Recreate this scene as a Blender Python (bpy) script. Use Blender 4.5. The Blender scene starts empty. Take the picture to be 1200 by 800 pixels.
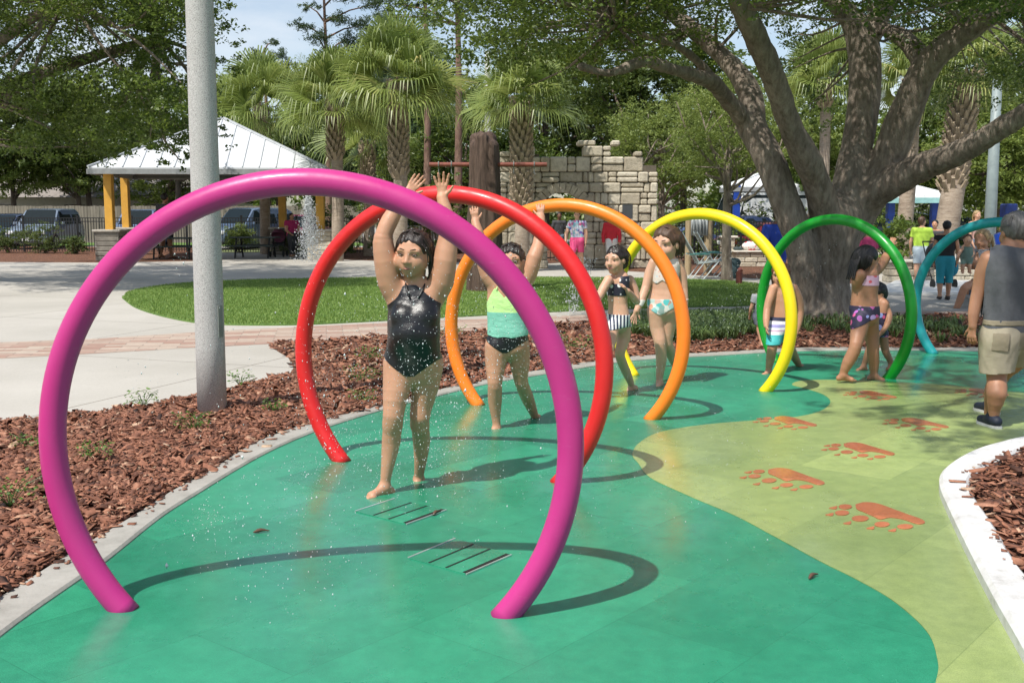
import bpy, math, random
import numpy as np
from mathutils import Vector, Matrix
from mathutils.geometry import tessellate_polygon
R_ = math.radians
rng = np.random.default_rng(7)
random.seed(7)
C = bpy.context.scene.collection
scene = bpy.context.scene
# ------------------------------------------------------------------ camera
FPX, CAMH, PIT = 1275.56, 1.706, R_(6.8536)
cam = bpy.data.cameras.new('camera'); camo = bpy.data.objects.new('camera', cam); C.objects.link(camo)
camo.location = (0, 0, CAMH); camo.rotation_euler = (math.pi/2 - PIT, 0, 0)
cam.sensor_width = 36; cam.lens = 36*FPX/1200; cam.clip_end = 1500; cam.clip_start = .05
scene.camera = camo
def ray(px, py):
    u, v = px-600, 400-py
    return np.array([u, FPX*math.cos(PIT)+v*math.sin(PIT), -FPX*math.sin(PIT)+v*math.cos(PIT)])
def G(px, py, z=0.):                       # photo pixel -> point on the ground plane
    d = ray(px, py); t = (z-CAMH)/d[2]; return np.array([d[0]*t, d[1]*t, z])
def U(px, py, Y):                          # photo pixel -> point at world depth Y
    d = ray(px, py); t = Y/d[1]; return np.array([d[0]*t, Y, CAMH+d[2]*t])
def G2(px, py): return tuple(G(px, py)[:2])
# ------------------------------------------------------------------ world & light
SUN = np.array([-.419, -.505, 1.]); SUN /= np.linalg.norm(SUN)
w = bpy.data.worlds.new("World"); scene.world = w; w.use_nodes = True
nt = w.node_tree; nt.nodes.clear()
sky = nt.nodes.new('ShaderNodeTexSky'); sky.sky_type = 'NISHITA'; sky.sun_disc = False
sky.sun_elevation = math.asin(SUN[2]); sky.sun_rotation = math.atan2(SUN[0], SUN[1])
sky.air_density = 1.0; sky.dust_density = 1.0; sky.ozone_density = 1.0
tcn = nt.nodes.new('ShaderNodeTexCoord'); mp = nt.nodes.new('ShaderNodeMapping'); mp.inputs['Scale'].default_value = (1, 1, 3)
nz = nt.nodes.new('ShaderNodeTexNoise'); nz.inputs['Scale'].default_value = 2.2; nz.inputs['Detail'].default_value = 7; nz.inputs['Roughness'].default_value = .6
rp = nt.nodes.new('ShaderNodeValToRGB'); rp.color_ramp.elements[0].position = .42; rp.color_ramp.elements[1].position = .75
mixc = nt.nodes.new('ShaderNodeMix'); mixc.data_type = 'RGBA'; mixc.inputs[7].default_value = (6.3, 6.6, 7.0, 1)
bg = nt.nodes.new('ShaderNodeBackground'); bg.inputs['Strength'].default_value = .12
wo = nt.nodes.new('ShaderNodeOutputWorld')
nt.links.new(tcn.outputs['Generated'], mp.inputs[0]); nt.links.new(mp.outputs[0], nz.inputs['Vector'])
nt.links.new(nz.outputs[0], rp.inputs[0]); nt.links.new(rp.outputs[0], mixc.inputs[0])
nt.links.new(sky.outputs[0], mixc.inputs[6]); nt.links.new(mixc.outputs[2], bg.inputs[0]); nt.links.new(bg.outputs[0], wo.inputs[0])
sl = bpy.data.lights.new('sun', 'SUN'); sl.energy = 4.4; sl.angle = R_(.53); sl.color = (1, .955, .88)
so = bpy.data.objects.new('sun', sl); C.objects.link(so); so.location = (-10, -12, 30)
so.rotation_euler = Vector(SUN).to_track_quat('Z', 'Y').to_euler()
scene.view_settings.view_transform = 'Standard'; scene.view_settings.look = 'None'; scene.view_settings.gamma = 1
scene.view_settings.exposure = .32
cy = scene.cycles
cy.max_bounces = 6; cy.diffuse_bounces = 3; cy.glossy_bounces = 3; cy.transmission_bounces = 4; cy.transparent_max_bounces = 8
cy.use_denoising = True; cy.use_adaptive_sampling = True; cy.adaptive_threshold = .02
cy.caustics_reflective = False; cy.caustics_refractive = False
cy.sample_clamp_indirect = 6
# ------------------------------------------------------------------ materials
def srgb(r, g, b):
    f = lambda c: (c/255/12.92) if c <= 10 else ((c/255+.055)/1.055)**2.4
    return (f(r), f(g), f(b))
def newmat(name):
    m = bpy.data.materials.new(name); m.use_nodes = True
    t = m.node_tree; b = t.nodes['Principled BSDF']; return m, t, b
def texco(t, scale=(1, 1, 1), kind='Object', rot=(0, 0, 0)):
    tc = t.nodes.new('ShaderNodeTexCoord'); mp = t.nodes.new('ShaderNodeMapping')
    mp.inputs['Scale'].default_value = scale; mp.inputs['Rotation'].default_value = rot
    t.links.new(tc.outputs[kind], mp.inputs[0]); return mp.outputs[0]
def noise(t, vec, scale, detail=4, rough=.55):
    n = t.nodes.new('ShaderNodeTexNoise'); n.inputs['Scale'].default_value = scale; n.inputs['Detail'].default_value = detail
    n.inputs['Roughness'].default_value = rough; t.links.new(vec, n.inputs['Vector']); return n.outputs[0]
def ramp(t, fac, stops):
    r = t.nodes.new('ShaderNodeValToRGB'); e = r.color_ramp.elements
    while len(e) < len(stops): e.new(.5)
    for i, (p, c) in enumerate(stops):
        e[i].position = p; e[i].color = (*c, 1) if len(c) == 3 else c
    t.links.new(fac, r.inputs[0]); return r.outputs[0]
def mixrgb(t, fac, a, b, mode='MIX'):
    m = t.nodes.new('ShaderNodeMix'); m.data_type = 'RGBA'; m.blend_type = mode
    for k, v in ((0, fac), (6, a), (7, b)):
        if hasattr(v, 'links') or hasattr(v, 'is_linked'): t.links.new(v, m.inputs[k])
        elif k == 0: m.inputs[0].default_value = v
        else: m.inputs[k].default_value = (*v, 1)
    return m.outputs[2]
def math_(t, op, a, b=None):
    m = t.nodes.new('ShaderNodeMath'); m.operation = op
    for k, v in ((0, a), (1, b)):
        if v is None: continue
        if hasattr(v, 'is_linked'): t.links.new(v, m.inputs[k])
        else: m.inputs[k].default_value = v
    return m.outputs[0]
def bump(t, b, h, strength, dist=.01):
    n = t.nodes.new('ShaderNodeBump'); n.inputs['Strength'].default_value = strength; n.inputs['Distance'].default_value = dist
    t.links.new(h, n.inputs['Height']); t.links.new(n.outputs[0], b.inputs['Normal'])
MATS = {}
def pm(name, col, rough=.6, var=.15, scale=6., bmp=0., bscale=60., bdist=.01, metal=0., coat=0., col2=None, stretch=(1, 1, 1), spec=.5, sss=0., rvar=0., kind='Object'):
    if name in MATS: return MATS[name]
    m, t, b = newmat(name)
    v = texco(t, stretch, kind)
    n = noise(t, v, scale, 6, .6)
    c1 = tuple(c*(1-var) for c in col); c2 = tuple(min(1, c*(1+var)) for c in (col2 or col))
    t.links.new(ramp(t, n, [(.3, c1), (.7, c2)]), b.inputs['Base Color'])
    b.inputs['Roughness'].default_value = rough; b.inputs['Metallic'].default_value = metal
    b.inputs['Coat Weight'].default_value = coat; b.inputs['Specular IOR Level'].default_value = spec
    if sss:
        b.inputs['Subsurface Weight'].default_value = sss; b.inputs['Subsurface Radius'].default_value = (.02, .008, .004); b.inputs['Subsurface Scale'].default_value = 1
    if rvar:
        t.links.new(ramp(t, noise(t, v, scale*1.7, 4), [(.3, (rough-rvar,)*3), (.7, (rough+rvar,)*3)]), b.inputs['Roughness'])
    if bmp: bump(t, b, noise(t, v, bscale, 5, .6), bmp, bdist)
    MATS[name] = m; return m
# ------------------------------------------------------------------ objects
def thing(name, label, cat, loc=(0, 0, 0), group=None):
    o = bpy.data.objects.new(name, None); C.objects.link(o); o.location = tuple(float(v) for v in loc); o.empty_display_size = .1
    o['label'] = label; o['category'] = cat
    if group: o['group'] = group
    return o
def wloc(o):
    l = np.zeros(3)
    while o is not None: l = l+np.array(o.location); o = o.parent
    return l
def mk(name, V, F, mat, parent=None, loc=None, smooth=False, rnd=None, col=None):
    V = np.asarray(V, dtype=np.float64).reshape(-1, 3)
    if loc is None:
        loc = np.zeros(3) if parent is not None else (V.mean(0)*[1, 1, 0] + [0, 0, V[:, 2].min()] if len(V) else np.zeros(3))
    loc = np.asarray(loc, float)
    me = bpy.data.meshes.new(name)
    off = loc + (wloc(parent) if parent is not None else 0)
    VV = V-off
    if isinstance(F, np.ndarray):
        n, k = F.shape
        me.vertices.add(len(VV)); me.vertices.foreach_set('co', VV.astype(np.float32).ravel())
        me.loops.add(n*k); me.loops.foreach_set('vertex_index', F.astype(np.int32).ravel())
        me.polygons.add(n); me.polygons.foreach_set('loop_start', np.arange(0, n*k, k, dtype=np.int32))
        me.update(calc_edges=True); me.validate()
    else:
        me.from_pydata(VV.tolist(), [], [tuple(int(i) for i in f) for f in F]); me.update()
    if smooth: me.polygons.foreach_set('use_smooth', np.ones(len(me.polygons), dtype=bool))
    if rnd is not None and len(rnd) == len(me.polygons):
        a = me.attributes.new('rnd', 'FLOAT', 'FACE'); a.data.foreach_set('value', np.asarray(rnd, dtype=np.float32))
    if mat is not None: me.materials.append(mat)
    o = bpy.data.objects.new(name, me); C.objects.link(o); o.location = tuple(loc)
    if parent is not None: o.parent = parent
    return o
def tag(o, label=None, cat=None, group=None, kind=None):
    if label: o['label'] = label
    if cat: o['category'] = cat
    if group: o['group'] = group
    if kind: o['kind'] = kind
    return o
def copy_tree(o, parent=None):
    c = o.copy(); C.objects.link(c); c.parent = parent
    for ch in list(o.children): copy_tree(ch, c)
    return c
class MB:
    """collects shapes for ONE mesh"""
    def __init__(s): s.V = []; s.F = []; s.n = 0
    def add(s, V, F):
        V = np.asarray(V, float).reshape(-1, 3)
        s.V.append(V); s.F += [tuple(int(i)+s.n for i in f) for f in F]; s.n += len(V); return s
    def box(s, c, size, rz=0., bev=0., M=None):
        sx, sy, sz = [v/2 for v in size]
        if bev > 0:
            b = min(bev, sx*.9, sy*.9, sz*.9); P = []
            for (z, i) in ((-sz, b), (-sz+b, 0), (sz-b, 0), (sz, b)):
                x, y = sx-i, sy-i; e = b if i == 0 else 0
                if i == 0: ring = [(x-b, -y), (x, -y+b), (x, y-b), (x-b, y), (-x+b, y), (-x, y-b), (-x, -y+b), (-x+b, -y)]
                else: ring = [(x, -y), (x, -y), (x, y), (x, y), (-x, y), (-x, y), (-x, -y), (-x, -y)]
                if i: ring = [(x-.0, -y), (x, -y+.0), (x, y), (x, y), (-x, y), (-x, y), (-x, -y), (-x, -y)]
                P += [(a, q, z) for a, q in ring]
            F = [tuple(range(7, -1, -1)), tuple(range(24, 32))]
            for k in range(3):
                for j in range(8):
                    F.append((k*8+j, k*8+(j+1) % 8, (k+1)*8+(j+1) % 8, (k+1)*8+j))
            P = np.array(P)
            # drop the degenerate duplicates by nudging: inset rings keep tiny chamfers
            for k in (0, 3):
                q = P[k*8:(k+1)*8]; d = b*.02
                q[:, 0] += np.array([-d, 0, 0, -d, d, 0, 0, d]); q[:, 1] += np.array([0, d, -d, 0, 0, -d, d, 0])
        else:
            P = np.array([(x, y, z) for z in (-sz, sz) for x, y in ((-sx, -sy), (sx, -sy), (sx, sy), (-sx, sy))])
            F = [(3, 2, 1, 0), (4, 5, 6, 7), (0, 1, 5, 4), (1, 2, 6, 5), (2, 3, 7, 6), (3, 0, 4, 7)]
        if M is not None: P = P@np.asarray(M).T
        if rz: c_, s_ = math.cos(rz), math.sin(rz); P = P@np.array([[c_, s_, 0], [-s_, c_, 0], [0, 0, 1]])
        return s.add(P+np.asarray(c, float), F)
    def bar(s, a, b, wd, ht=None):
        a, b = np.asarray(a, float), np.asarray(b, float); ht = ht or wd
        d = b-a; L = np.linalg.norm(d); d = d/L
        up = np.array([0, 0, 1.]) if abs(d[2]) < .95 else np.array([0, 1., 0])
        x = np.cross(d, up); x /= np.linalg.norm(x); y = np.cross(x, d)
        M = np.stack([x, d, y], 1)
        return s.box((a+b)/2, (wd, L, ht), M=M)
    def tube(s, pts, rad, seg=8, cap=True):
        P = np.asarray(pts, float); n = len(P)
        r = np.full(n, rad, float) if np.isscalar(rad) else np.asarray(rad, float)
        T = np.gradient(P, axis=0); T /= np.linalg.norm(T, axis=1)[:, None]+1e-9
        up = np.array([0, 0, 1.]) if abs(T[0][2]) < .9 else np.array([1., 0, 0])
        X = np.cross(T[0], up); X /= np.linalg.norm(X); a = np.linspace(0, 2*math.pi, seg, endpoint=False); V = []
        for i in range(n):
            X = X-T[i]*np.dot(X, T[i]); X /= np.linalg.norm(X); Y = np.cross(T[i], X)
            V.append(P[i]+r[i]*(np.cos(a)[:, None]*X+np.sin(a)[:, None]*Y))
        V = np.concatenate(V); F = []
        for i in range(n-1):
            for j in range(seg):
                F.append((i*seg+j, i*seg+(j+1) % seg, (i+1)*seg+(j+1) % seg, (i+1)*seg+j))
        if cap: F += [tuple(range(seg-1, -1, -1)), tuple((n-1)*seg+j for j in range(seg))]
        return s.add(V, F)
    def ball(s, c, r, M=None, nu=12, nv=8):
        r = np.asarray([r]*3 if np.isscalar(r) else r, float); V = [(0, 0, -1)]
        for i in range(1, nv):
            t = -math.pi/2+math.pi*i/nv
            V += [(math.cos(t)*math.cos(2*math.pi*j/nu), math.cos(t)*math.sin(2*math.pi*j/nu), math.sin(t)) for j in range(nu)]
        V.append((0, 0, 1)); V = np.array(V)*r; F = [(0, 1+(j+1) % nu, 1+j) for j in range(nu)]
        for i in range(nv-2):
            for j in range(nu): F.append((1+i*nu+j, 1+i*nu+(j+1) % nu, 1+(i+1)*nu+(j+1) % nu, 1+(i+1)*nu+j))
        b = 1+(nv-2)*nu; F += [(b+j, b+(j+1) % nu, len(V)-1) for j in range(nu)]
        if M is not None: V = V@np.asarray(M).T
        return s.add(V+np.asarray(c, float), F)
    def prism(s, poly, z0, z1):
        P = [Vector((p[0], p[1], 0)) for p in poly]; n = len(P); tr = tessellate_polygon([P])
        ar = sum(P[i].x*P[(i+1) % n].y-P[(i+1) % n].x*P[i].y for i in range(n))
        V = [(p.x, p.y, z0) for p in P]+[(p.x, p.y, z1) for p in P]; F = []
        for t in tr:
            a, b, c = t; q = (P[b]-P[a]).cross(P[c]-P[a]).z
            t = (a, b, c) if q > 0 else (a, c, b)
            F.append(tuple(i+n for i in t)); F.append(tuple(reversed(t)))
        for i in range(n):
            j = (i+1) % n; F.append((i, j, n+j, n+i) if ar > 0 else (j, i, n+i, n+j))
        return s.add(V, F)
    def build(s, name, mat, parent=None, loc=None, smooth=False):
        return mk(name, np.concatenate(s.V), s.F, mat, parent, loc, smooth)
def autosmooth(o, ang=35):
    me = o.data; me.polygons.foreach_set('use_smooth', np.ones(len(me.polygons), dtype=bool))
    me.set_sharp_from_angle(angle=R_(ang)); return o
def spline(P, n=8):
    P = np.asarray(P, float); out = []
    Q = np.vstack([2*P[0]-P[1], P, 2*P[-1]-P[-2]])
    for i in range(1, len(Q)-2):
        for t in np.linspace(0, 1, n, endpoint=False):
            out.append(.5*((2*Q[i])+(Q[i+1]-Q[i-1])*t+(2*Q[i-1]-5*Q[i]+4*Q[i+1]-Q[i+2])*t*t+(3*Q[i]-Q[i-1]-3*Q[i+1]+Q[i+2])*t**3))
    out.append(Q[-2]); return np.array(out)
# ------------------------------------------------------------------ implicit surfaces
def smin(a, b, k):
    if k <= 0: return np.minimum(a, b)
    h = np.maximum(k-np.abs(a-b), 0)/k
    return np.minimum(a, b)-h*h*k*.25
class Sdf:
    def __init__(s): s.P = []
    def rc(s, a, b, ra, rb=None, k=.02, g='x', M=None, ms=1.):
        rb = ra if rb is None else rb
        s.P.append(('rc', np.asarray(a, float), np.asarray(b, float), float(ra), float(rb), k, g, M, ms, 1)); return s
    def el(s, c, r, Rm=None, k=.02, g='x', op=1):
        r = np.asarray([r]*3 if np.isscalar(r) else r, float)
        s.P.append(('el', np.asarray(c, float), r, Rm, 0, k, g, None, 1., op)); return s
    def ch(s, pts, rad, k=.02, g='x', M=None, ms=1., n=2):
        W = spline(np.c_[np.asarray(pts, float), np.asarray(rad, float)], n) if len(pts) > 2 else np.c_[pts, rad]
        s.P.append(('ch', W[:, :3], W[:, 3], None, None, k, g, M, ms, 1)); return s
    def d1(s, p, X):
        kind, a, b, ra, rb, k, g, M, ms, op = p
        if kind == 'ch':
            A = a; Q = X; d = None
            if M is not None: Q = X@M.T.astype(X.dtype); A = a@M.T
            for i in range(len(A)-1):
                ba = (A[i+1]-A[i]).astype(X.dtype); q = Q-A[i].astype(X.dtype); t = np.clip((q@ba)/max(float(ba@ba), 1e-9), 0, 1)
                e = np.linalg.norm(q-t[..., None]*ba, axis=-1)-(b[i]+(b[i+1]-b[i])*t).astype(X.dtype); d = e if d is None else np.minimum(d, e)
            return d*ms
        if kind == 'rc':
            A = a; B = b; Q = X
            if M is not None: Q = X@M.T.astype(X.dtype); A = M@a; B = M@b
            ba = (B-A).astype(X.dtype); q = Q-A.astype(X.dtype)
            t = np.clip((q@ba)/max(float(ba@ba), 1e-9), 0, 1)
            d = np.linalg.norm(q-t[..., None]*ba, axis=-1)-(ra+(rb-ra)*t)
            return d*ms
        q = X-a.astype(X.dtype)
        if ra is not None: q = q@np.asarray(ra).astype(X.dtype)          # columns = local axes
        k0 = np.linalg.norm(q/b.astype(X.dtype), axis=-1); k1 = np.linalg.norm(q/(b*b).astype(X.dtype), axis=-1)
        return k0*(k0-1)/(k1+1e-9)
    def box(s, p, pad):
        kind, a, b, ra, rb, k, g, M, ms, op = p
        if kind == 'ch':
            r = b.max()/min(ms, 1.)+pad+k; return a.min(0)-r, a.max(0)+r
        if kind == 'rc':
            r = max(ra, rb)/min(ms, 1.)+pad+k; return np.minimum(a, b)-r, np.maximum(a, b)+r
        r = b.max()+pad+k; return a-r, a+r
    def at(s, X, groups=None, infl=0):
        X = np.asarray(X, np.float32); d = np.full(X.shape[:-1], 9., np.float32)
        for p in s.P:
            if groups and p[6] not in groups: continue
            q = s.d1(p, X)-(infl if p[9] > 0 else 0)
            if p[9] > 0: d = smin(d, q, p[5])
            else: d = -smin(-d, q, p[5])
        return d
    def mesh(s, h, groups=None, infl=0., kadd=0., disp=None):
        pr = [p for p in s.P if not groups or p[6] in groups]
        bs = [s.box(p, infl) for p in pr if p[9] > 0]
        lo = np.min([b[0] for b in bs], 0)-2*h; hi = np.max([b[1] for b in bs], 0)+2*h
        n = np.ceil((hi-lo)/h).astype(int)+1
        F = np.full(n, 1., np.float32)
        ax = [lo[i]+h*np.arange(n[i]) for i in range(3)]
        for p in pr:
            b0, b1 = s.box(p, infl+2*h+kadd)
            i0 = np.clip(np.floor((b0-lo)/h).astype(int), 0, n); i1 = np.clip(np.ceil((b1-lo)/h).astype(int)+1, 0, n)
            if (i1 <= i0).any(): continue
            sl_ = tuple(slice(i0[i], i1[i]) for i in range(3))
            X = np.stack(np.meshgrid(*[ax[i][sl_[i]] for i in range(3)], indexing='ij'), -1).astype(np.float32)
            q = s.d1(p, X)
            if p[9] > 0: F[sl_] = smin(F[sl_], q-infl, p[5]+kadd)
            else: F[sl_] = -smin(-F[sl_], q, p[5])
        return surfnet(F, lo, h)
def surfnet(F, lo, h):
    I = F < 0
    n = np.array(F.shape)-1
    cnt = np.zeros(n, np.int8)
    for dx in (0, 1):
        for dy in (0, 1):
            for dz in (0, 1): cnt += I[dx:n[0]+dx, dy:n[1]+dy, dz:n[2]+dz]
    act = (cnt > 0) & (cnt < 8); idx = np.argwhere(act); m = len(idx)
    ids = np.full(n, -1, np.int64); ids[act] = np.arange(m)
    S = np.zeros((m, 3)); W = np.zeros(m)
    for ax in range(3):
        o1, o2 = [i for i in range(3) if i != ax]
        for a in (0, 1):
            for b in (0, 1):
                p = idx.copy(); p[:, o1] += a; p[:, o2] += b; q = p.copy(); q[:, ax] += 1
                f0 = F[tuple(p.T)]; f1 = F[tuple(q.T)]; c = (f0 < 0) != (f1 < 0)
                t = np.where(c, f0/(f0-f1+1e-12), 0)
                P = p.astype(float); P[:, ax] += t
                S[c] += P[c]; W[c] += 1
    V = S/W[:, None]*h+lo
    Q = []
    for ax in range(3):
        o1, o2 = (ax+1) % 3, (ax+2) % 3
        s0 = [slice(None)]*3; s1 = [slice(None)]*3; s0[ax] = slice(0, -1); s1[ax] = slice(1, None)
        A = I[tuple(s0)]; B = I[tuple(s1)]; e = np.argwhere(A != B)
        e = e[(e[:, o1] > 0) & (e[:, o2] > 0) & (e[:, o1] < n[o1]) & (e[:, o2] < n[o2])]
        ins = I[tuple(e.T)]
        def cid(a, b):
            q = e.copy(); q[:, o1] -= a; q[:, o2] -= b; return ids[tuple(q.T)]
        q = np.stack([cid(1, 1), cid(0, 1), cid(0, 0), cid(1, 0)], 1)
        q[~ins] = q[~ins][:, ::-1]; Q.append(q)
    Q = np.concatenate(Q); Q = Q[(Q >= 0).all(1)]
    return V, Q
def tri(Q): return np.concatenate([Q[:, [0, 1, 2]], Q[:, [0, 2, 3]]]) if Q.shape[1] == 4 else Q
def normals(V, T):
    T = tri(T); n = np.cross(V[T[:, 1]]-V[T[:, 0]], V[T[:, 2]]-V[T[:, 0]]); N = np.zeros_like(V)
    for i in range(3): np.add.at(N, T[:, i], n)
    return N/(np.linalg.norm(N, axis=1)[:, None]+1e-12)
def clip(V, T, f):
    T = tri(T); s = f[T] >= 0; c = s.sum(1); out = [T[c == 3]]; NV = [V]; n0 = len(V)
    for cnt in (1, 2):
        t = T[c == cnt]; ss = s[c == cnt]
        if not len(t): continue
        odd = np.argmax(ss if cnt == 1 else ~ss, 1); r = np.arange(len(t))
        a = t[r, odd]; b = t[r, (odd+1) % 3]; d = t[r, (odd+2) % 3]
        def cut(p, q):
            u = f[p]/(f[p]-f[q]); return V[p]+(V[q]-V[p])*u[:, None]
        e1 = cut(a, b); e2 = cut(a, d); i1 = n0+np.arange(len(t)); i2 = i1+len(t); n0 += 2*len(t); NV += [e1, e2]
        if cnt == 1: out.append(np.stack([a, i1, i2], 1))
        else: out += [np.stack([i1, b, d], 1), np.stack([i1, d, i2], 1)]
    V = np.concatenate(NV); T = np.concatenate(out)
    key = np.round(V*2e4).astype(np.int64); _, first, inv = np.unique(key, axis=0, return_index=True, return_inverse=True)
    inv = inv.reshape(-1); T = inv[T]; V = V[first]
    T = T[(T[:, 0] != T[:, 1]) & (T[:, 1] != T[:, 2]) & (T[:, 0] != T[:, 2])]
    used = np.unique(T); mp_ = np.full(len(V), -1); mp_[used] = np.arange(len(used))
    return V[used], mp_[T]
def unit(v): v = np.asarray(v, float); return v/(np.linalg.norm(v)+1e-12)
# ================================================================== GROUND
def sheet(name, poly, z, mat, thick=.0, kind='structure', **k):
    mb = MB(); mb.prism(poly, z-max(thick, .003), z); o = mb.build(name, mat, None, loc=(0, 0, 0)); tag(o, kind=kind, **k); return o
def inpoly(P, poly):
    x, y = P[:, 0], P[:, 1]; r = np.zeros(len(P), bool); n = len(poly)
    for i in range(n):
        x0, y0 = poly[i]; x1, y1 = poly[(i+1) % n]
        c = ((y0 > y) != (y1 > y)) & (x < (x1-x0)*(y-y0)/((y1-y0) if y1 != y0 else 1e-9)+x0); r ^= c
    return r
# --- materials
def ground_mats():
    m, t, b = newmat('dry_ground'); v = texco(t)
    t.links.new(ramp(t, noise(t, v, .6, 8, .7), [(.35, srgb(88, 84, 60)), (.5, srgb(104, 112, 66)), (.68, srgb(78, 96, 48))]), b.inputs['Base Color'])
    b.inputs['Roughness'].default_value = .95; bump(t, b, noise(t, v, 20, 5), .5, .03); MATS['ground'] = m
    m, t, b = newmat('pale_concrete'); v = texco(t)
    big = ramp(t, noise(t, v, .35, 6, .6), [(.3, (.40, .375, .33)), (.7, (.52, .49, .44))])
    fine = ramp(t, noise(t, v, 60, 4, .7), [(.3, (.86, .86, .86)), (.7, (1, 1, 1))])
    col = mixrgb(t, 1., big, fine, 'MULTIPLY')
    br = t.nodes.new('ShaderNodeTexBrick'); br.offset = 0; br.inputs['Scale'].default_value = 1; br.inputs['Brick Width'].default_value = 3.4; br.inputs['Row Height'].default_value = 3.4
    br.inputs['Mortar Size'].default_value = .012; br.inputs['Color1'].default_value = (1, 1, 1, 1); br.inputs['Color2'].default_value = (.93, .93, .92, 1); br.inputs['Mortar'].default_value = (.5, .48, .45, 1)
    t.links.new(texco(t, rot=(0, 0, .35)), br.inputs['Vector'])
    t.links.new(mixrgb(t, 1., col, br.outputs[0], 'MULTIPLY'), b.inputs['Base Color'])
    b.inputs['Roughness'].default_value = .85; bump(t, b, noise(t, v, 90, 4), .25, .004); MATS['concrete'] = m
    m, t, b = newmat('kerb_concrete'); v = texco(t)
    c = ramp(t, noise(t, v, 3, 8, .75), [(.25, (.20, .19, .165)), (.5, (.33, .315, .28)), (.75, (.42, .40, .36))])
    t.links.new(c, b.inputs['Base Color']); b.inputs['Roughness'].default_value = .8; bump(t, b, noise(t, v, 50, 5), .4, .006); MATS['kerb'] = m
    m, t, b = newmat('white_kerb'); v = texco(t)
    c = ramp(t, noise(t, v, 5, 9, .75), [(.25, (.32, .31, .28)), (.40, (.52, .51, .49)), (.6, (.63, .63, .62))])
    t.links.new(c, b.inputs['Base Color']); b.inputs['Roughness'].default_value = .75; bump(t, b, noise(t, v, 35, 5), .5, .008); MATS['white_kerb'] = m
    m, t, b = newmat('asphalt'); v = texco(t)
    t.links.new(ramp(t, noise(t, v, 1.5, 8, .7), [(.3, (.30, .29, .27)), (.7, (.40, .385, .36))]), b.inputs['Base Color']); b.inputs['Roughness'].default_value = .9; MATS['road'] = m
    # brick pavers
    m, t, b = newmat('brick_pavers'); v = texco(t, rot=(0, 0, -.17))
    br = t.nodes.new('ShaderNodeTexBrick'); br.inputs['Scale'].default_value = 1; br.inputs['Brick Width'].default_value = .46; br.inputs['Row Height'].default_value = .15
    br.inputs['Mortar Size'].default_value = .006; br.inputs['Color1'].default_value = (.36, .22, .17, 1); br.inputs['Color2'].default_value = (.50, .42, .34, 1); br.inputs['Mortar'].default_value = (.22, .18, .15, 1); br.inputs['Bias'].default_value = -.1
    t.links.new(v, br.inputs['Vector'])
    c = mixrgb(t, 1., br.outputs[0], ramp(t, noise(t, texco(t), 4, 6, .7), [(.3, (.8, .8, .8)), (.7, (1.05, 1.05, 1.05))]), 'MULTIPLY')
    t.links.new(c, b.inputs['Base Color']); b.inputs['Roughness'].default_value = .85; MATS['brick'] = m
    # safety floor tiles: four-foot sheets with slightly different values, wet sheen
    def pad(name, c0, c1, dark):
        m, t, b = newmat(name); v = texco(t, rot=(0, 0, -R_(50.5)))
        br = t.nodes.new('ShaderNodeTexBrick'); br.inputs['Scale'].default_value = 1; br.inputs['Brick Width'].default_value = 1.22; br.inputs['Row Height'].default_value = .61
        br.inputs['Mortar Size'].default_value = .0022; br.inputs['Mortar Smooth'].default_value = .0
        br.inputs['Color1'].default_value = (.80, .83, .84, 1); br.inputs['Color2'].default_value = (1.17, 1.14, 1.13, 1); br.inputs['Mortar'].default_value = (.74, .77, .77, 1)
        t.links.new(v, br.inputs['Vector'])
        o = texco(t)
        base = ramp(t, noise(t, o, .9, 9, .68), [(.28, c0), (.72, c1)])
        c = mixrgb(t, 1., base, br.outputs[0], 'MULTIPLY')
        spk = mixrgb(t, 1., ramp(t, noise(t, o, 240, 2, .8), [(.35, (.78, .78, .78)), (.62, (1.1, 1.1, 1.1))]), ramp(t, noise(t, o, 9, 10, .78), [(.36, (.84, .85, .86)), (.64, (1.1, 1.08, 1.06))]), 'MULTIPLY')
        c = mixrgb(t, 1., c, spk, 'MULTIPLY')
        st = ramp(t, noise(t, texco(t, (1, 1.6, 1), rot=(0, 0, .6)), 1.7, 9, .8), [(.55, (0, 0, 0)), (.78, (1, 1, 1))])
        c = mixrgb(t, math_(t, 'MULTIPLY', st, .35), c, dark)
        t.links.new(c, b.inputs['Base Color'])
        wet = noise(t, texco(t, (1, .6, 1)), .55, 7, .62)
        t.links.new(ramp(t, wet, [(.40, (.07,)*3), (.47, (.26,)*3), (.58, (.42,)*3), (.68, (.62,)*3)]), b.inputs['Roughness'])
        b.inputs['Specular IOR Level'].default_value = .5
        bump(t, b, noise(t, o, 170, 3, .6), .22, .002)
        return m
    MATS['pad_green'] = pad('green_safety_floor', (.019, .222, .122), (.038, .300, .172), (.020, .16, .10))
    MATS['pad_lime'] = pad('lime_safety_floor', (.245, .325, .110), (.330, .410, .160), (.22, .28, .08))
    MATS['paw'] = pad('orange_safety_floor', (.42, .125, .055), (.52, .18, .085), (.32, .16, .07))
    # mulch
    m, t, b = newmat('bark_mulch'); at = t.nodes.new('ShaderNodeAttribute'); at.attribute_name = 'rnd'
    v = texco(t)
    c = ramp(t, at.outputs['Fac'], [(0, (.060, .024, .014)), (.3, (.17, .065, .036)), (.6, (.29, .118, .066)), (.80, (.40, .19, .115)), (.93, (.52, .36, .24))])
    c = mixrgb(t, 1., c, ramp(t, noise(t, v, 45, 4, .7), [(.3, (.65, .65, .65)), (.7, (1.2, 1.2, 1.2))]), 'MULTIPLY')
    t.links.new(c, b.inputs['Base Color']); b.inputs['Roughness'].default_value = .8; MATS['mulch'] = m
    m, t, b = newmat('mulch_soil'); v = texco(t)
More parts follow.
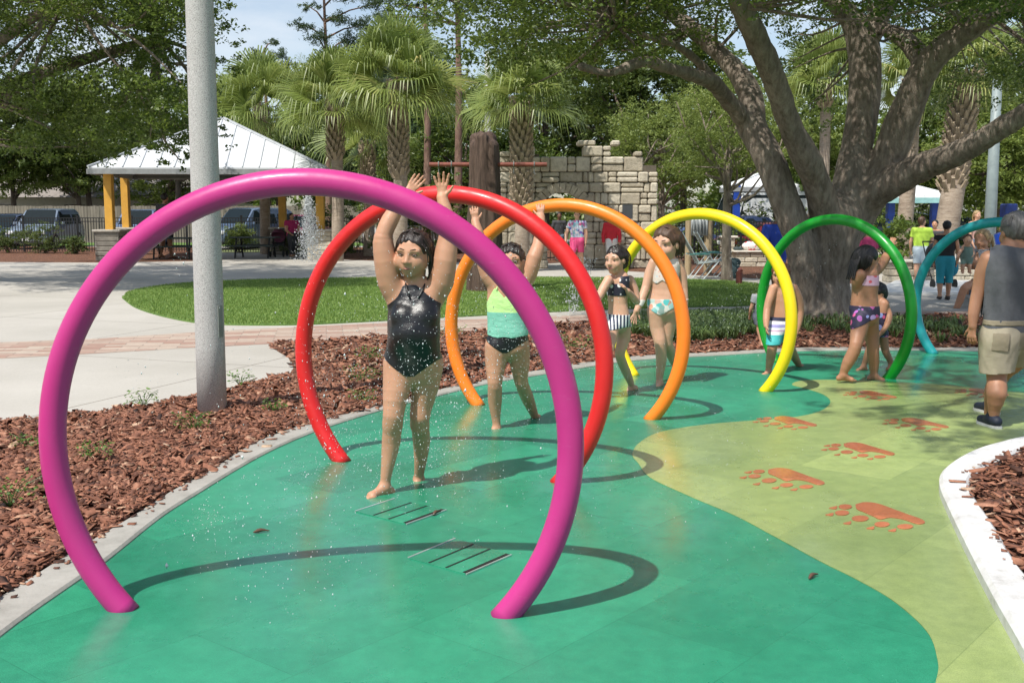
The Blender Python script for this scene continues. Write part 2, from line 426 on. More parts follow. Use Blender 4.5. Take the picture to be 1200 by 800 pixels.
    vo = t.nodes.new('ShaderNodeTexVoronoi'); vo.inputs['Scale'].default_value = 22; t.links.new(texco(t, (1, 2, 1), rot=(0, 0, .5)), vo.inputs['Vector'])
    c = ramp(t, vo.outputs['Color'], [(.1, (.05, .022, .012)), (.5, (.16, .062, .03)), (.9, (.30, .14, .07))])
    c = mixrgb(t, 1., c, ramp(t, noise(t, v, 3, 6, .7), [(.3, (.6, .6, .6)), (.7, (1.15, 1.15, 1.15))]), 'MULTIPLY')
    t.links.new(c, b.inputs['Base Color']); b.inputs['Roughness'].default_value = .95; bump(t, b, vo.outputs['Distance'], .8, .03); MATS['soil'] = m
    m, t, b = newmat('lawn_base'); v = texco(t)
    t.links.new(ramp(t, noise(t, v, 2.2, 8, .7), [(.3, (.08, .16, .03)), (.7, (.14, .24, .05))]), b.inputs['Base Color']); b.inputs['Roughness'].default_value = .9
    bump(t, b, noise(t, v, 90, 4), .8, .02); MATS['lawn'] = m
ground_mats()
def leafmat(name, stops, trans=.35, rough=.55):
    m, t, b = newmat(name); at = t.nodes.new('ShaderNodeAttribute'); at.attribute_name = 'rnd'
    c = ramp(t, at.outputs['Fac'], stops); t.links.new(c, b.inputs['Base Color'])
    b.inputs['Roughness'].default_value = rough
    tr = t.nodes.new('ShaderNodeBsdfTranslucent'); mx = t.nodes.new('ShaderNodeMixShader'); mx.inputs[0].default_value = trans
    hs = t.nodes.new('ShaderNodeHueSaturation'); hs.inputs['Value'].default_value = 1.5; hs.inputs['Hue'].default_value = .485; t.links.new(c, hs.inputs['Color']); t.links.new(hs.outputs[0], tr.inputs['Color'])
    out = t.nodes['Material Output']; t.links.new(b.outputs[0], mx.inputs[1]); t.links.new(tr.outputs[0], mx.inputs[2]); t.links.new(mx.outputs[0], out.inputs['Surface'])
    MATS[name] = m; return m
leafmat('oak_leaf', [(0, (.040, .072, .013)), (.5, (.098, .152, .026)), (1, (.20, .265, .052))], .42, .45)
leafmat('light_leaf', [(0, (.10, .150, .03)), (.5, (.175, .235, .05)), (1, (.27, .33, .09))], .42)
leafmat('deep_leaf', [(0, (.040, .068, .014)), (.5, (.085, .125, .026)), (1, (.155, .20, .045))])
leafmat('pine_leaf', [(0, (.040, .072, .028)), (.5, (.065, .105, .040)), (1, (.110, .150, .060))])
leafmat('palm_leaf', [(0, (.10, .145, .032)), (.5, (.20, .265, .065)), (.9, (.32, .375, .12)), (1, (.50, .42, .16))], .38, .4)
leafmat('dead_frond', [(0, (.20, .13, .06)), (.5, (.32, .22, .10)), (1, (.45, .34, .17))], .2, .8)
leafmat('grass_blade', [(0, (.11, .19, .035)), (.5, (.19, .30, .06)), (1, (.32, .42, .12))], .3, .6)
leafmat('weed_leaf', [(0, (.05, .12, .02)), (.5, (.11, .22, .04)), (1, (.22, .33, .08))], .35, .5)
leafmat('liriope_leaf', [(0, (.06, .11, .028)), (.5, (.12, .19, .05)), (1, (.24, .32, .11))], .25, .45)
# --- outlines (ground plane)
inner = [(-420, 1180), (-250, 990), (-110, 850), (0, 750), (90, 685), (126, 660), (189, 609), (234, 580), (279, 552), (315, 532), (352, 515), (395, 499), (450, 482), (509, 467), (575, 451), (640, 440), (743, 424), (841, 418), (930, 413), (1010, 412), (1090, 412), (1200, 414), (1330, 418)]
outer = [(-520, 1100), (-330, 920), (-130, 780), (0, 705), (74, 658), (149, 613), (200, 580), (243, 557), (293, 525), (335, 508), (378, 495), (445, 478), (512, 460), (575, 446), (640, 435), (729, 421), (841, 415), (930, 410), (1010, 409), (1090, 409), (1200, 410), (1330, 414)]
sp = lambda L: spline(np.array([G2(*p) for p in L]), 6)
innerW = sp(inner); outerW = sp(outer)
rk_in = [(1900, 1400), (1420, 1010), (1250, 860), (1185, 755), (1150, 690), (1128, 645), (1112, 610), (1101, 583), (1102, 567), (1116, 553), (1142, 539), (1171, 530), (1200, 523), (1260, 512), (1340, 505)]   # pad side
rk_out = [(2100, 1330), (1560, 960), (1330, 815), (1225, 718), (1187, 671), (1165, 632), (1147, 605), (1137, 588), (1136, 576), (1146, 565), (1166, 553), (1187, 543), (1206, 536), (1265, 525), (1345, 517)]  # mulch side
rinW = sp(rk_in); routW = sp(rk_out)
big = 900
sheet('ground', [(-big, -60), (big, -60), (big, big), (-big, big)], 0, MATS['ground'])
# splash pad
padpoly = [tuple(p) for p in innerW]+[(14, 12.6), (14, 8.)]+[tuple(p) for p in rinW[::-1]]+[(6, -3), (-5, -3)]
sheet('splash_pad', padpoly, .012, MATS['pad_green'])
lime = [(960, 1000), (1075, 860), (1097, 800), (1098, 775), (1085, 742), (1045, 706), (1000, 680), (960, 660), (905, 630), (860, 606), (806, 583), (762, 562), (748, 545), (741, 535), (748, 522), (768, 510), (800, 503), (840, 498), (890, 494), (935, 490), (962, 483), (973, 473), (965, 464), (945, 457), (928, 452), (945, 447), (1000, 447), (1055, 450), (1100, 452), (1200, 462), (1330, 474)]
limeW = sp(lime)
sheet('lime_path', [(2.6, -2.5)]+[tuple(p) for p in limeW]+[(9.0, 8.4), (9, 7.8)]+[tuple(p) for p in rinW[::-1]], .016, MATS['pad_lime'])
# kerbs
def resamp(A, n):
    A = np.asarray(A, float); d = np.r_[0, np.cumsum(np.linalg.norm(np.diff(A, axis=0), axis=1))]; u = np.linspace(0, d[-1], n)
    return np.stack([np.interp(u, d, A[:, k]) for k in range(A.shape[1])], 1)
def strip(name, A, B, z0, z1, mat, bev=.012):
    A = resamp(A, 160); B = np.asarray(B, float); D = np.linalg.norm(A[:, None]-B[None], axis=2); j = np.maximum.accumulate(D.argmin(1))
    B = resamp(B, 900); D = np.linalg.norm(A[:, None]-B[None], axis=2); j = np.maximum.accumulate(D.argmin(1)); B = B[j]
    mb = MB(); n = len(A); V = []
    A = np.array(A); B = np.array(B); c = (A+B)/2
    A2 = A+(c-A)*bev/ (np.linalg.norm(c-A, axis=1)[:, None]+1e-9); B2 = B+(c-B)*bev/(np.linalg.norm(c-B, axis=1)[:, None]+1e-9)
    F = []
    for i in range(n):
        V += [(*A[i], z0), (*A[i], z1-bev), (*A2[i], z1), (*B2[i], z1), (*B[i], z1-bev), (*B[i], z0)]
    for i in range(n-1):
        for j in range(5): F.append((i*6+j, i*6+j+1, (i+1)*6+j+1, (i+1)*6+j))
    F.append((0, 1, 2, 3, 4, 5)); F.append(tuple((n-1)*6+j for j in (5, 4, 3, 2, 1, 0)))
    mb.add(V, F); o = mb.build(name, mat, None, loc=(0, 0, 0)); return o
tag(strip('kerb', innerW, outerW, -.02, .030, MATS['kerb']), kind='structure')
tag(strip('kerb', rinW, routW, -.02, .085, MATS['white_kerb'], .02), kind='structure')
# plaza, bricks, lawn, beds
W_ = lambda L: [G2(*p) for p in L]
plaza = W_([(-700, 900), (-300, 560), (0, 500), (60, 492), (120, 487), (170, 479), (220, 470), (275, 458), (318, 448), (338, 441), (344, 432), (338, 420), (315, 406), (330, 403), (520, 392), (700, 379), (900, 374), (1100, 372), (1400, 372), (2200, 372), (2200, 296), (1400, 296), (700, 296), (-900, 296)])
sheet('plaza', plaza, .008, MATS['concrete'])
brickp = W_([(-900, 545), (-300, 440), (0, 421), (110, 415), (230, 408), (330, 403), (520, 392), (700, 379), (900, 374), (1300, 374), (1300, 364), (900, 366), (700, 369), (520, 376), (340, 384), (230, 390), (110, 398), (0, 402), (-300, 415), (-900, 480)])
sheet('brick_path', brickp, .012, MATS['brick'])
lawnL = spline(np.array(W_([(143, 350), (152, 343), (180, 337), (230, 332), (300, 329), (400, 327), (520, 326), (650, 326), (780, 328), (860, 331), (905, 337), (915, 348), (890, 358), (800, 361), (700, 364), (560, 371), (430, 378), (340, 382), (250, 381), (200, 374), (160, 362), (143, 350)])), 5)
lawnL = [tuple(p) for p in lawnL[:-1]]
sheet('lawn', lawnL, .030, MATS['lawn'], .025)
bedL = [tuple(p) for p in outerW[::-1]]+W_([(-700, 900), (-300, 560), (0, 500), (60, 492), (120, 487), (170, 479), (220, 470), (275, 458), (318, 448), (338, 441), (344, 432), (338, 420), (315, 406), (330, 403), (520, 392), (700, 379), (900, 374), (1100, 372), (1400, 372)])
sheet('mulch_bed', bedL, .010, MATS['soil'])
bedR = [tuple(p) for p in routW]+[(12, 7.6), (12, 0), (7, 0)]
sheet('mulch_bed', bedR, .040, MATS['soil'], .04)
bedFar = [W_([(-300, 306), (-300, 291), (30, 289), (226, 290), (236, 306), (120, 308)]), W_([(394, 304), (384, 290), (700, 290), (700, 300), (560, 308), (440, 306)]), W_([(640, 309), (700, 306), (668, 302), (600, 302)]),
          W_([(735, 318), (800, 322), (905, 328), (1000, 333), (1000, 300), (735, 300)])]
for b in bedFar: sheet('mulch_bed', b, .012, MATS['soil'])
sheet('street', W_([(-2500, 291), (3500, 291), (3500, 281), (-2500, 281)]), .010, MATS['road'])
def chips(name, poly, n, size, z, zs=.02, near=None):
    P = np.array(poly); lo, hi = P.min(0), P.max(0); out = []
    tot = 0
    while tot < n:
        q = rng.uniform(lo, hi, (n*3, 2)); q = q[inpoly(q, poly)]; out.append(q); tot += len(q)
    q = np.concatenate(out)[:n]; n = len(q)
    L = size*rng.lognormal(-.08, .55, n); Wd = np.minimum(L*rng.uniform(.13, .62, n), .045); H = rng.uniform(.08, .22, n)*Wd+.002
    th = rng.uniform(0, 2*np.pi, n); tl = rng.normal(0, .32, n); tr = rng.normal(0, .4, n)
    a = np.stack([np.cos(th)*np.cos(tl), np.sin(th)*np.cos(tl), np.sin(tl)], 1)
    b0 = np.stack([-np.sin(th), np.cos(th), np.zeros(n)], 1); up = np.cross(a, b0)
    b = b0*np.cos(tr)[:, None]+up*np.sin(tr)[:, None]; c = np.cross(a, b)
    bumpz = .018*np.sin(q[:, 0]*5.1+1)*np.sin(q[:, 1]*4.3)+.012*np.sin(q[:, 0]*13+q[:, 1]*7)
    ctr = np.stack([q[:, 0], q[:, 1], z+rng.uniform(0, zs, n)+bumpz+.01], 1)
    V = np.empty((n, 8, 3)); k = 0
    for sz in (-1, 1):
        for sa, sb in ((-1, -1), (1, -1), (1, 1), (-1, 1)):
            j = rng.uniform(.55, 1.1, (n, 1)); V[:, k] = ctr+a*(sa*L*.5)[:, None]*j+b*(sb*Wd*.5)[:, None]*rng.uniform(.5, 1.1, (n, 1))+c*(sz*H*.5)[:, None]; k += 1
    F0 = np.array([(3, 2, 1, 0), (4, 5, 6, 7), (0, 1, 5, 4), (1, 2, 6, 5), (2, 3, 7, 6), (3, 0, 4, 7)])[1:]
    F = (F0[None]+np.arange(n)[:, None, None]*8).reshape(-1, 4); r = np.repeat(np.clip(rng.beta(2, 2.4, n), 0, 1), 5)
    o = mk(name, V.reshape(-1, 3), F, MATS['mulch'], None, loc=(0, 0, 0), rnd=r); tag(o, kind='stuff'); return o
nearL = [p for p in bedL if p[1] < 10.5]
polyNear = [tuple(p) for p in outerW[::-1] if p[1] < 9.2 and p[0] > -4.6]+[(-4.6, 8.6)]+W_([(0, 500), (60, 492), (120, 487), (170, 479), (220, 470), (275, 458), (318, 448), (340, 441)])+[tuple(G2(440, 440)), tuple(G2(440, 480))]
tag(chips('bark_chips', polyNear, 42000, .044, .012, .03), 'reddish bark chips heaped beside the grey kerb by the lamp pole', 'bark mulch')
polyMid = [tuple(G2(*p)) for p in [(395, 492), (512, 460), (640, 435), (729, 421), (841, 415), (930, 410), (1200, 410), (1300, 412), (1300, 374), (1100, 372), (900, 374), (700, 379), (520, 392), (330, 403), (315, 406), (340, 420), (350, 432), (345, 441)]]
tag(chips('bark_chips', polyMid, 30000, .075, .012, .03), 'bark chips in the bed between brick path and far kerb', 'bark mulch')
tag(chips('bark_chips', [tuple(p) for p in routW if p[1] > 2.5]+[(7, 7.6), (7, 2.5)], 17000, .056, .045, .04), 'coarse bark chips behind the white kerb', 'bark mulch')
def kerbspill(A, n, z, nm):
    k = rng.integers(0, len(A)-1, n); q = A[k]+(A[k+1]-A[k])*rng.uniform(0, 1, (n, 1))+rng.normal(0, .05, (n, 2)); q = q[q[:, 1] < 11]
    tri_ = [(q[0][0], q[0][1])]; P = np.c_[q, np.full(len(q), z)]; n = len(P); L = .035*rng.lognormal(0, .5, n); th = rng.uniform(0, 6.3, n); a = np.stack([np.cos(th), np.sin(th), rng.normal(0, .1, n)], 1)*(L/2)[:, None]; b = np.stack([-np.sin(th), np.cos(th), rng.normal(0, .2, n)], 1)*(L*.2)[:, None]; c = np.array([0, 0, .005])
    V = np.stack([P-a-b, P+a-b*.6, P+a+b, P-a*.8+b, P-a-b+c, P+a-b*.6+c, P+a+b+c, P-a*.8+b+c], 1); F0 = np.array([(4, 5, 6, 7), (0, 1, 5, 4), (1, 2, 6, 5), (2, 3, 7, 6), (3, 0, 4, 7)]); F = (F0[None]+np.arange(n)[:, None, None]*8).reshape(-1, 4)
    tag(mk('bark_crumbs', V.reshape(-1, 3), F, MATS['mulch'], None, loc=(0, 0, 0), rnd=np.repeat(rng.uniform(0, 1, n), 5)), nm, 'bark mulch', kind='stuff')
kerbspill(outerW+(innerW[:len(outerW)].mean(0)-outerW.mean(0))*.06, 700, .034, 'loose bark crumbs spilled over the grey kerb edge')
kerbspill(routW, 70, .09, 'loose bark crumbs on the white kerb')
# blades of grass
def blades(name, poly, n, h, mat, z=.02, wd=.006, lean=.35, cl=None):
    P = np.array(poly); lo, hi = P.min(0), P.max(0); out = []; tot = 0
    while tot < n:
        q = rng.uniform(lo, hi, (n*2, 2)); q = q[inpoly(q, poly)]; out.append(q); tot += len(q)
        if cl is not None: pass
    q = np.concatenate(out)[:n]; n = len(q); th = rng.uniform(0, 2*np.pi, n); H = h*rng.uniform(.6, 1.3, n)
    d = np.stack([np.cos(th), np.sin(th), np.zeros(n)], 1); s = np.stack([-np.sin(th), np.cos(th), np.zeros(n)], 1)
    B = np.stack([q[:, 0], q[:, 1], np.full(n, z)], 1); tip = B+d*(H*lean*rng.uniform(.3, 1.5, n))[:, None]; tip[:, 2] += H
    V = np.stack([B-s*wd, B+s*wd, tip], 1).reshape(-1, 3); F = np.arange(3*n).reshape(-1, 3)
    return mk(name, V, F, mat, None, loc=(0, 0, 0), rnd=rng.uniform(0, 1, n))
tag(blades('grass', lawnL, 170000, .034, MATS['grass_blade'], .028, .008), 'short bright green grass on the oval lawn', 'grass', kind='stuff')
# paw prints
_c = G(1026, 607)
_w = lambda x, y: (G(600+x/1.882, 375+y/1.882)-_c)[:2]
PAW = [('heel_pad', [_w(*p) for p in [(757, 413), (778, 408), (806, 411), (840, 423), (875, 436), (903, 446), (910, 454), (893, 456), (862, 446), (834, 442), (812, 446), (796, 439), (776, 430), (760, 423)]])]
for (x, y, a, b) in ((735, 418, 15, 5.2), (728, 431.5, 16, 5.6), (768, 444, 19, 6.4), (816, 457, 17, 5.8), (867, 462, 18, 5.2)):
    PAW.append(('toe', [_w(x+a*math.cos(t), y+b*math.sin(t)) for t in np.linspace(0, 2*math.pi, 9)[:-1]]))
for (x, y) in ((708, 420), (700, 435), (739, 454), (790, 465), (838, 470)):
    PAW.append(('claw', [_w(x+9, y-4), _w(x-2, y-1), _w(x-9, y+1), _w(x+2, y+3), _w(x+8, y+2)]))
def paw(cx, cy, label, k=1.):
    o = G(cx, cy); t = thing('paw_print', label, 'floor marking', (o[0], o[1], .016), 'orange paw prints across the lime path')
    for nm, pts in PAW:
        P = [tuple(o[:2]+np.array(p)*k) for p in pts]; mb = MB(); mb.prism([tuple(p) for p in spline(np.array(P+[P[0]]), 5)[:-1]], .017, .020); mb.build(nm, MATS['paw'], t)
for i, (a, b, l) in enumerate([(1026, 607, 'orange paw print closest to the white kerb corner'), (918, 563, 'orange paw print at the far left of the lime path beside the green wave'), (1006, 530, 'orange paw print in full sun between the leafy shadow and the path middle'),
    (921, 497, 'orange paw print just below the yellow hoop foot'), (1073, 499, 'orange paw print half covered by tree shadow before the white kerb'), (1020, 465, 'orange paw print right behind the green hoop foot'), (1150, 462, 'shaded orange paw print beside the man with sneakers')]):
    paw(a, b, l, [1, 1, .95, .95, .95, .9, .9][i])
# drain covers: four slotted bars in a frame
slot = pm('drain_slot_black', (.008, .012, .011), .5); edge = pm('drain_edge_steel', (.55, .6, .58), .3, metal=.6); lid = MATS['pad_green']
def drain(p00, p10, p11, p01, label):
    a, b, c, d = [G(*q)[:2] for q in (p00, p10, p11, p01)]      # near-left, near-right, far-right, far-left
    t = thing('drain_cover', label, 'drain', (*((a+b+c+d)/4), .012), 'slotted drain covers in the green floor')
    q = lambda u, v: (1-u)*(1-v)*a+u*(1-v)*b+u*v*c+(1-u)*v*d
    mb = MB(); mb.prism([tuple(q(0, 0)), tuple(q(1, 0)), tuple(q(1, 1)), tuple(q(0, 1))], .011, .017); mb.build('plate', lid, t)
    for (u, wdt) in ((.36, .016), (.66, .016), (.975, .034)):
        mb = MB(); mb.prism([tuple(q(u-wdt, .02)), tuple(q(u+wdt, .02)), tuple(q(u+wdt, .98)), tuple(q(u-wdt, .98))], .016, .0185); mb.build('slot', slot, t)
    mb = MB(); mb.prism([tuple(q(-.005, 0)), tuple(q(.022, 0)), tuple(q(.022, 1)), tuple(q(-.005, 1))], .016, .020); mb.build('rim', edge, t)
    mb = MB(); mb.prism([tuple(q(1.01, 0)), tuple(q(1.03, 0)), tuple(q(1.03, 1)), tuple(q(1.01, 1))], .013, .0195); mb.build('rim', edge, t)
drain((416, 602), (475, 617), (522, 600), (462, 587), 'slotted drain cover touching the foot of the girl in black')
drain((478, 657), (545, 676), (598, 653), (533, 634), 'slotted drain cover crossed by the purple hoop shadow')
# ================================================================== HOOPS
hoopfit = [(-.84699, 4.5068, -2.46, 1.1051, 'purple', srgb(188, 44, 124), 'purple'), (-.4283, 7.043, -21.8, 1.0989, 'red', srgb(216, 32, 34), 'red'),
           (.4196, 9.1737, -24.35, 1.063, 'orange', srgb(252, 130, 34), 'orange'), (1.8218, 10.742, -41.2, 1.0163, 'yellow', srgb(246, 216, 20), 'yellow'),
           (3.3899, 11.6295, -53.9, .9786, 'green', srgb(10, 140, 34), 'green'), (0, 0, 0, .955, 'teal', srgb(28, 142, 146), 'teal')]
RR, ZC, RT = .990, .660, .0635
tl = G2(1094, 415); cw = .955*math.sqrt(RR*RR-ZC*ZC)
hoopfit[5] = (tl[0]+cw*math.cos(R_(44)), tl[1]-cw*math.sin(R_(44)), -44, .955, 'teal', srgb(28, 142, 146), 'teal')
hoopfit[0] = (-.8486, 4.470, -2.46, 1.1040)+hoopfit[0][4:]; hoopfit[1] = (-.4305, 6.995, -21.7, 1.0965)+hoopfit[1][4:]; hoopfit[2] = (.4213, 9.115, -24.35, 1.061)+hoopfit[2][4:]
hoopfit[3] = (1.8306, 10.68, -41.3, 1.015)+hoopfit[3][4:]; hoopfit[4] = (3.4057, 11.56, -54.1, .9775)+hoopfit[4][4:]
def hoop(x, y, a, s, nm, col, lab):
    a = R_(a); ca, sa = math.cos(a), math.sin(a); R = RR*s; zc = ZC*s
    if nm == 'red': R -= .012; zc += .012
    t = thing('water_hoop', f'{lab} tube hoop standing in the pad' + {'purple': ', closest and largest', 'red': ', second behind the purple one', 'orange': ', third of the row', 'yellow': ', around the shirtless boy', 'green': ' by the oak trunk', 'teal': ' behind the man in tank top'}[nm], 'hoop', (x, y, .012), 'rainbow row of water hoops')
    ph0 = -math.asin(min(1, (zc+.0)/R))-.02
    ph = np.linspace(ph0, math.pi-ph0, 110)
    P = np.stack([x+R*np.cos(ph)*ca, y+R*np.cos(ph)*sa, zc+R*np.sin(ph)], 1)
    rt = .0555; R += .007
    m = MATS.get('hoop_'+nm)
    if m is None:
        m, tt, b = newmat('hoop_paint_'+nm); v = texco(tt)
        sc = ramp(tt, noise(tt, texco(tt, (1, 1, 4)), 9, 9, .8), [(.60, (0, 0, 0)), (.74, (1, 1, 1))])
        pale = tuple(.55*c+.22 for c in col)
        c = mixrgb(tt, math_(tt, 'MULTIPLY', sc, .32), ramp(tt, noise(tt, v, 3, 5), [(.3, tuple(c*.92 for c in col)), (.7, tuple(min(1, c*1.04) for c in col))]), pale)
        tt.links.new(c, b.inputs['Base Color']); b.inputs['Roughness'].default_value = .34
        tt.links.new(ramp(tt, noise(tt, v, 14, 6), [(.35, (.34,)*3), (.7, (.55,)*3)]), b.inputs['Roughness'])
        b.inputs['Coat Weight'].default_value = .12; b.inputs['Coat Roughness'].default_value = .15; MATS['hoop_'+nm] = m
        bump(tt, b, noise(tt, v, 25, 4), .08, .004)
    mb = MB(); mb.tube(P, rt, 28); mb.build('tube', m, t, smooth=True)
    # spray nozzles along the inner side
    nmb = pm('nozzle_dark', (.05, .03, .04), .4)
    for k in range(5):
        q = math.pi*(.12+.19*k); c = np.array([x+(R-rt)*math.cos(q)*ca, y+(R-rt)*math.cos(q)*sa, zc+(R-rt)*math.sin(q)])
        d = unit(np.array([x, y, zc])-c); mb = MB(); mb.tube([c-d*.004, c+d*.006], .008, 8); mb.build('nozzle', nmb, t)
    # base flange ring at both feet
    for sgn in (-1, 1):
        c = np.array([x+sgn*math.sqrt(R*R-zc*zc)*ca, y+sgn*math.sqrt(R*R-zc*zc)*sa, .012])
    return t
HT = [hoop(*h) for h in hoopfit]
# small pale sticker on the purple hoop
x, y, a, s = hoopfit[0][:4]; R = RR*s+.007; zc = ZC*s; rt = .0555
V = []; F = []; phc = -R_(16.)
for i in range(7):
    for j in range(4):
        q = phc-.034+.068*i/6; b = -math.pi/2-.15+.30*j/3
        dr = np.array([math.cos(q), 0, math.sin(q)]); c = np.array([x, y, zc])+R*dr
        V.append(c+(rt+.0025)*(math.cos(b)*dr+math.sin(b)*np.array([0, 1, 0])))
for i in range(6):
    for j in range(3): F.append((i*4+j, i*4+j+1, i*4+j+5, i*4+j+4))
m, t_, b_ = newmat('sticker_pale'); wv = t_.nodes.new('ShaderNodeTexWave'); wv.inputs['Scale'].default_value = 16; wv.inputs['Distortion'].default_value = 6; t_.links.new(texco(t_), wv.inputs['Vector'])
t_.links.new(ramp(t_, wv.outputs[0], [(.3, (.75, .55, .70)), (.6, (.9, .84, .9))]), b_.inputs['Base Color'])
st = mk('sticker', V, F, m, HT[0], smooth=True)
# ================================================================== VEGETATION
def bark(name, c0, c1, c2, zs=.25, sc=14, dist=.05):
    m, t, b = newmat(name); v = texco(t, (1, 1, zs))
    n = noise(t, v, sc, 8, .7)
    c = ramp(t, n, [(.28, c0), (.5, c1), (.75, c2)])
    big = ramp(t, noise(t, texco(t), 1.6, 6, .6), [(.35, (.8, .78, .76)), (.65, (1.15, 1.15, 1.12))])
    t.links.new(mixrgb(t, 1., c, big, 'MULTIPLY'), b.inputs['Base Color']); b.inputs['Roughness'].default_value = .92
    bump(t, b, n, .9, dist); MATS[name] = m
bark('oak_bark', (.10, .078, .06), (.25, .205, .165), (.40, .35, .295), .3, 13, .05)
bark('dark_bark', (.05, .04, .03), (.12, .09, .07), (.2, .16, .12), .3, 10)
bark('palm_trunk_bark', (.22, .17, .13), (.36, .29, .23), (.46, .39, .32), 3.5, 5, .03)
bark('pine_bark', (.10, .06, .045), (.20, .12, .09), (.30, .20, .15), .4, 8)
boots_m = pm('palm_boots', (.34, .27, .19), .9, .35, 9, .5, 30)
def leafmesh(name, ctr, L, mat, parent=None, up=.5, wr=.5, tone=None, loc=None):
    n = len(ctr); nrm = rng.normal(0, 1, (n, 3)); nrm[:, 2] = np.abs(nrm[:, 2])+up; nrm /= np.linalg.norm(nrm, axis=1)[:, None]
    a = rng.normal(0, 1, (n, 3)); a -= nrm*(a*nrm).sum(1)[:, None]; a /= np.linalg.norm(a, axis=1)[:, None]; b = np.cross(nrm, a)
    l = (L*rng.uniform(.6, 1.3, n))[:, None]*.5; w_ = l*wr
    V = np.stack([ctr-a*l, ctr-b*w_+nrm*l*.12, ctr+a*l, ctr+b*w_+nrm*l*.12], 1).reshape(-1, 3)
    F = np.arange(4*n).reshape(-1, 4)
    r = rng.uniform(0, 1, n)*.55+(tone if tone is not None else .5)*.45
    return mk(name, V, F, mat, parent, loc=loc if loc is not None else (None if parent is None else (0, 0, 0)), rnd=np.clip(r, 0, 1))
def clumps(cl, per, flat=.55):
    """cl: (n,4) centre+radius -> leaf centres, spread as little boughs"""
    cl = np.asarray(cl); out = []; tone = []
    for x, y, z, r in cl:
        m = max(6, int(per*(r**2.2)))
        k = max(3, m//26); bc = rng.normal(0, .5, (k, 3)); bc *= (np.minimum(1, 1/np.linalg.norm(bc, axis=1)))[:, None]; bc[:, 2] *= flat
        q = bc[rng.integers(0, k, m)]+rng.normal(0, .16, (m, 3))*[1, 1, .6]
        out.append(np.array([x, y, z])+q*r); tone.append(np.full(m, rng.uniform(0, 1)))
    return np.concatenate(out), np.concatenate(tone)
def crownpts(c, rad, n, r0, r1, inner=.35, zmin=None):
    v = rng.normal(0, 1, (n, 3)); v /= np.linalg.norm(v, axis=1)[:, None]; q = rng.uniform(inner, 1, n)**.6
    P = np.array(c)+v*np.array(rad)*q[:, None]
    if zmin is not None: P = P[P[:, 2] > zmin]
    return np.c_[P, rng.uniform(r0, r1, len(P))]
def branches(mb, root, cl, k, r, rgh=.3):
    for i in rng.permutation(len(cl))[:k]:
        e = cl[i, :3]; s0 = root[rng.integers(0, len(root))] if len(root) > 1 else root[0]
        m = (s0+e)/2+rng.normal(0, rgh, 3); mb.tube(spline([s0, m, e], 4), np.linspace(r, r*.25, 9), 5, False)
def tree(name, label, base, h, cr, rad, n, per, L, leaf, barkm='dark_bark', tr=.15, group=None, r0=.6, r1=1.1, lean=(0, 0), nb=14, inner=.35, up=.5, zc=None):
    b = np.array([base[0], base[1], 0.]); t = thing(name, label, 'tree', b, group)
    top = b+np.array([lean[0], lean[1], h]); c = top+np.array([0, 0, 0 if zc is None else zc])
    mb = MB(); mid = (b+top)/2+rng.normal(0, .15, 3)*[1, 1, 0]; P = spline([b-[0, 0, .1], mid, top], 6)
    mb.tube(P, np.linspace(tr, tr*.45, len(P))*np.r_[1.35, 1.1, np.ones(len(P)-2)], 10)
    cl = crownpts(c, rad, n, r0, r1, inner)
    branches(mb, P[len(P)//2:], cl, nb, tr*.35)
    mb.build('trunk', MATS[barkm], t, smooth=True)
    q, tn = clumps(cl, per); q = q[q[:, 2] > .25]; tn = tn[:len(q)]
    leafmesh('crown', q, L, MATS[leaf], t, up, tone=tn)
    return t
# ---- the big live oak
OY = 17.2
oak = thing('live_oak', 'huge live oak with many thick grey limbs rising behind the green hoop', 'tree', (G(965, 377)[0], OY, 0), 'live oaks')
def limb(S, pts, k=.08):
    W = [U(a, b, OY+dy) for a, b, w_, dy in pts]; Rr = [w_*.485/FPX*(OY+dy) for a, b, w_, dy in pts]; LP.extend(W)
    P = spline(np.array(W), 3); rr = np.interp(np.linspace(0, len(Rr)-1, len(P)), range(len(Rr)), Rr)
    S.ch(P, rr, max(k, .05), 'w', n=1)
S = Sdf(); LP = []
limb(S, [(966, 386, 62, 0), (967, 360, 54, 0), (969, 330, 52, 0), (972, 290, 66, 0), (980, 256, 66, 0)])
for (a, b, dy) in ((941, 384, -.25), (953, 387, -.45), (982, 386, -.4), (992, 382, -.1), (944, 378, .25)): limb(S, [(965, 352, 30, 0), (a, b, 16, dy)], .3)
limb(S, [(954, 383, 34, -.15), (947, 345, 38, -.2), (941, 300, 38, -.3), (929, 258, 36, -.35), (911, 212, 34, -.3), (896, 176, 35, -.2), (880, 148, 32, 0)])
limb(S, [(882, 150, 28, 0), (880, 116, 26, .2), (866, 88, 23, .5), (840, 60, 20, .9), (812, 36, 19, 1.3), (784, 14, 17, 1.7), (750, -14, 15, 2), (700, -60, 12, 2.5)], .05)
limb(S, [(876, 146, 22, 0), (852, 116, 19, -.4), (836, 97, 17, -.8), (812, 88, 15, -1.2), (784, 80, 14, -1.6), (755, 72, 12, -2), (715, 86, 9, -2.3), (680, 78, 7, -2.6)], .05)
limb(S, [(840, 100, 10, -.7), (818, 72, 9, -.9), (790, 52, 8, -1.2), (760, 44, 7, -1.4), (722, 28, 5, -1.7)], .05)
limb(S, [(974, 268, 40, -.2), (962, 232, 34, -.4), (948, 192, 33, -.7), (928, 152, 30, -.9), (915, 116, 29, -1.1), (900, 76, 28, -1.3), (884, 40, 27, -1.5), (868, 8, 25, -1.7), (850, -40, 22, -1.9)])
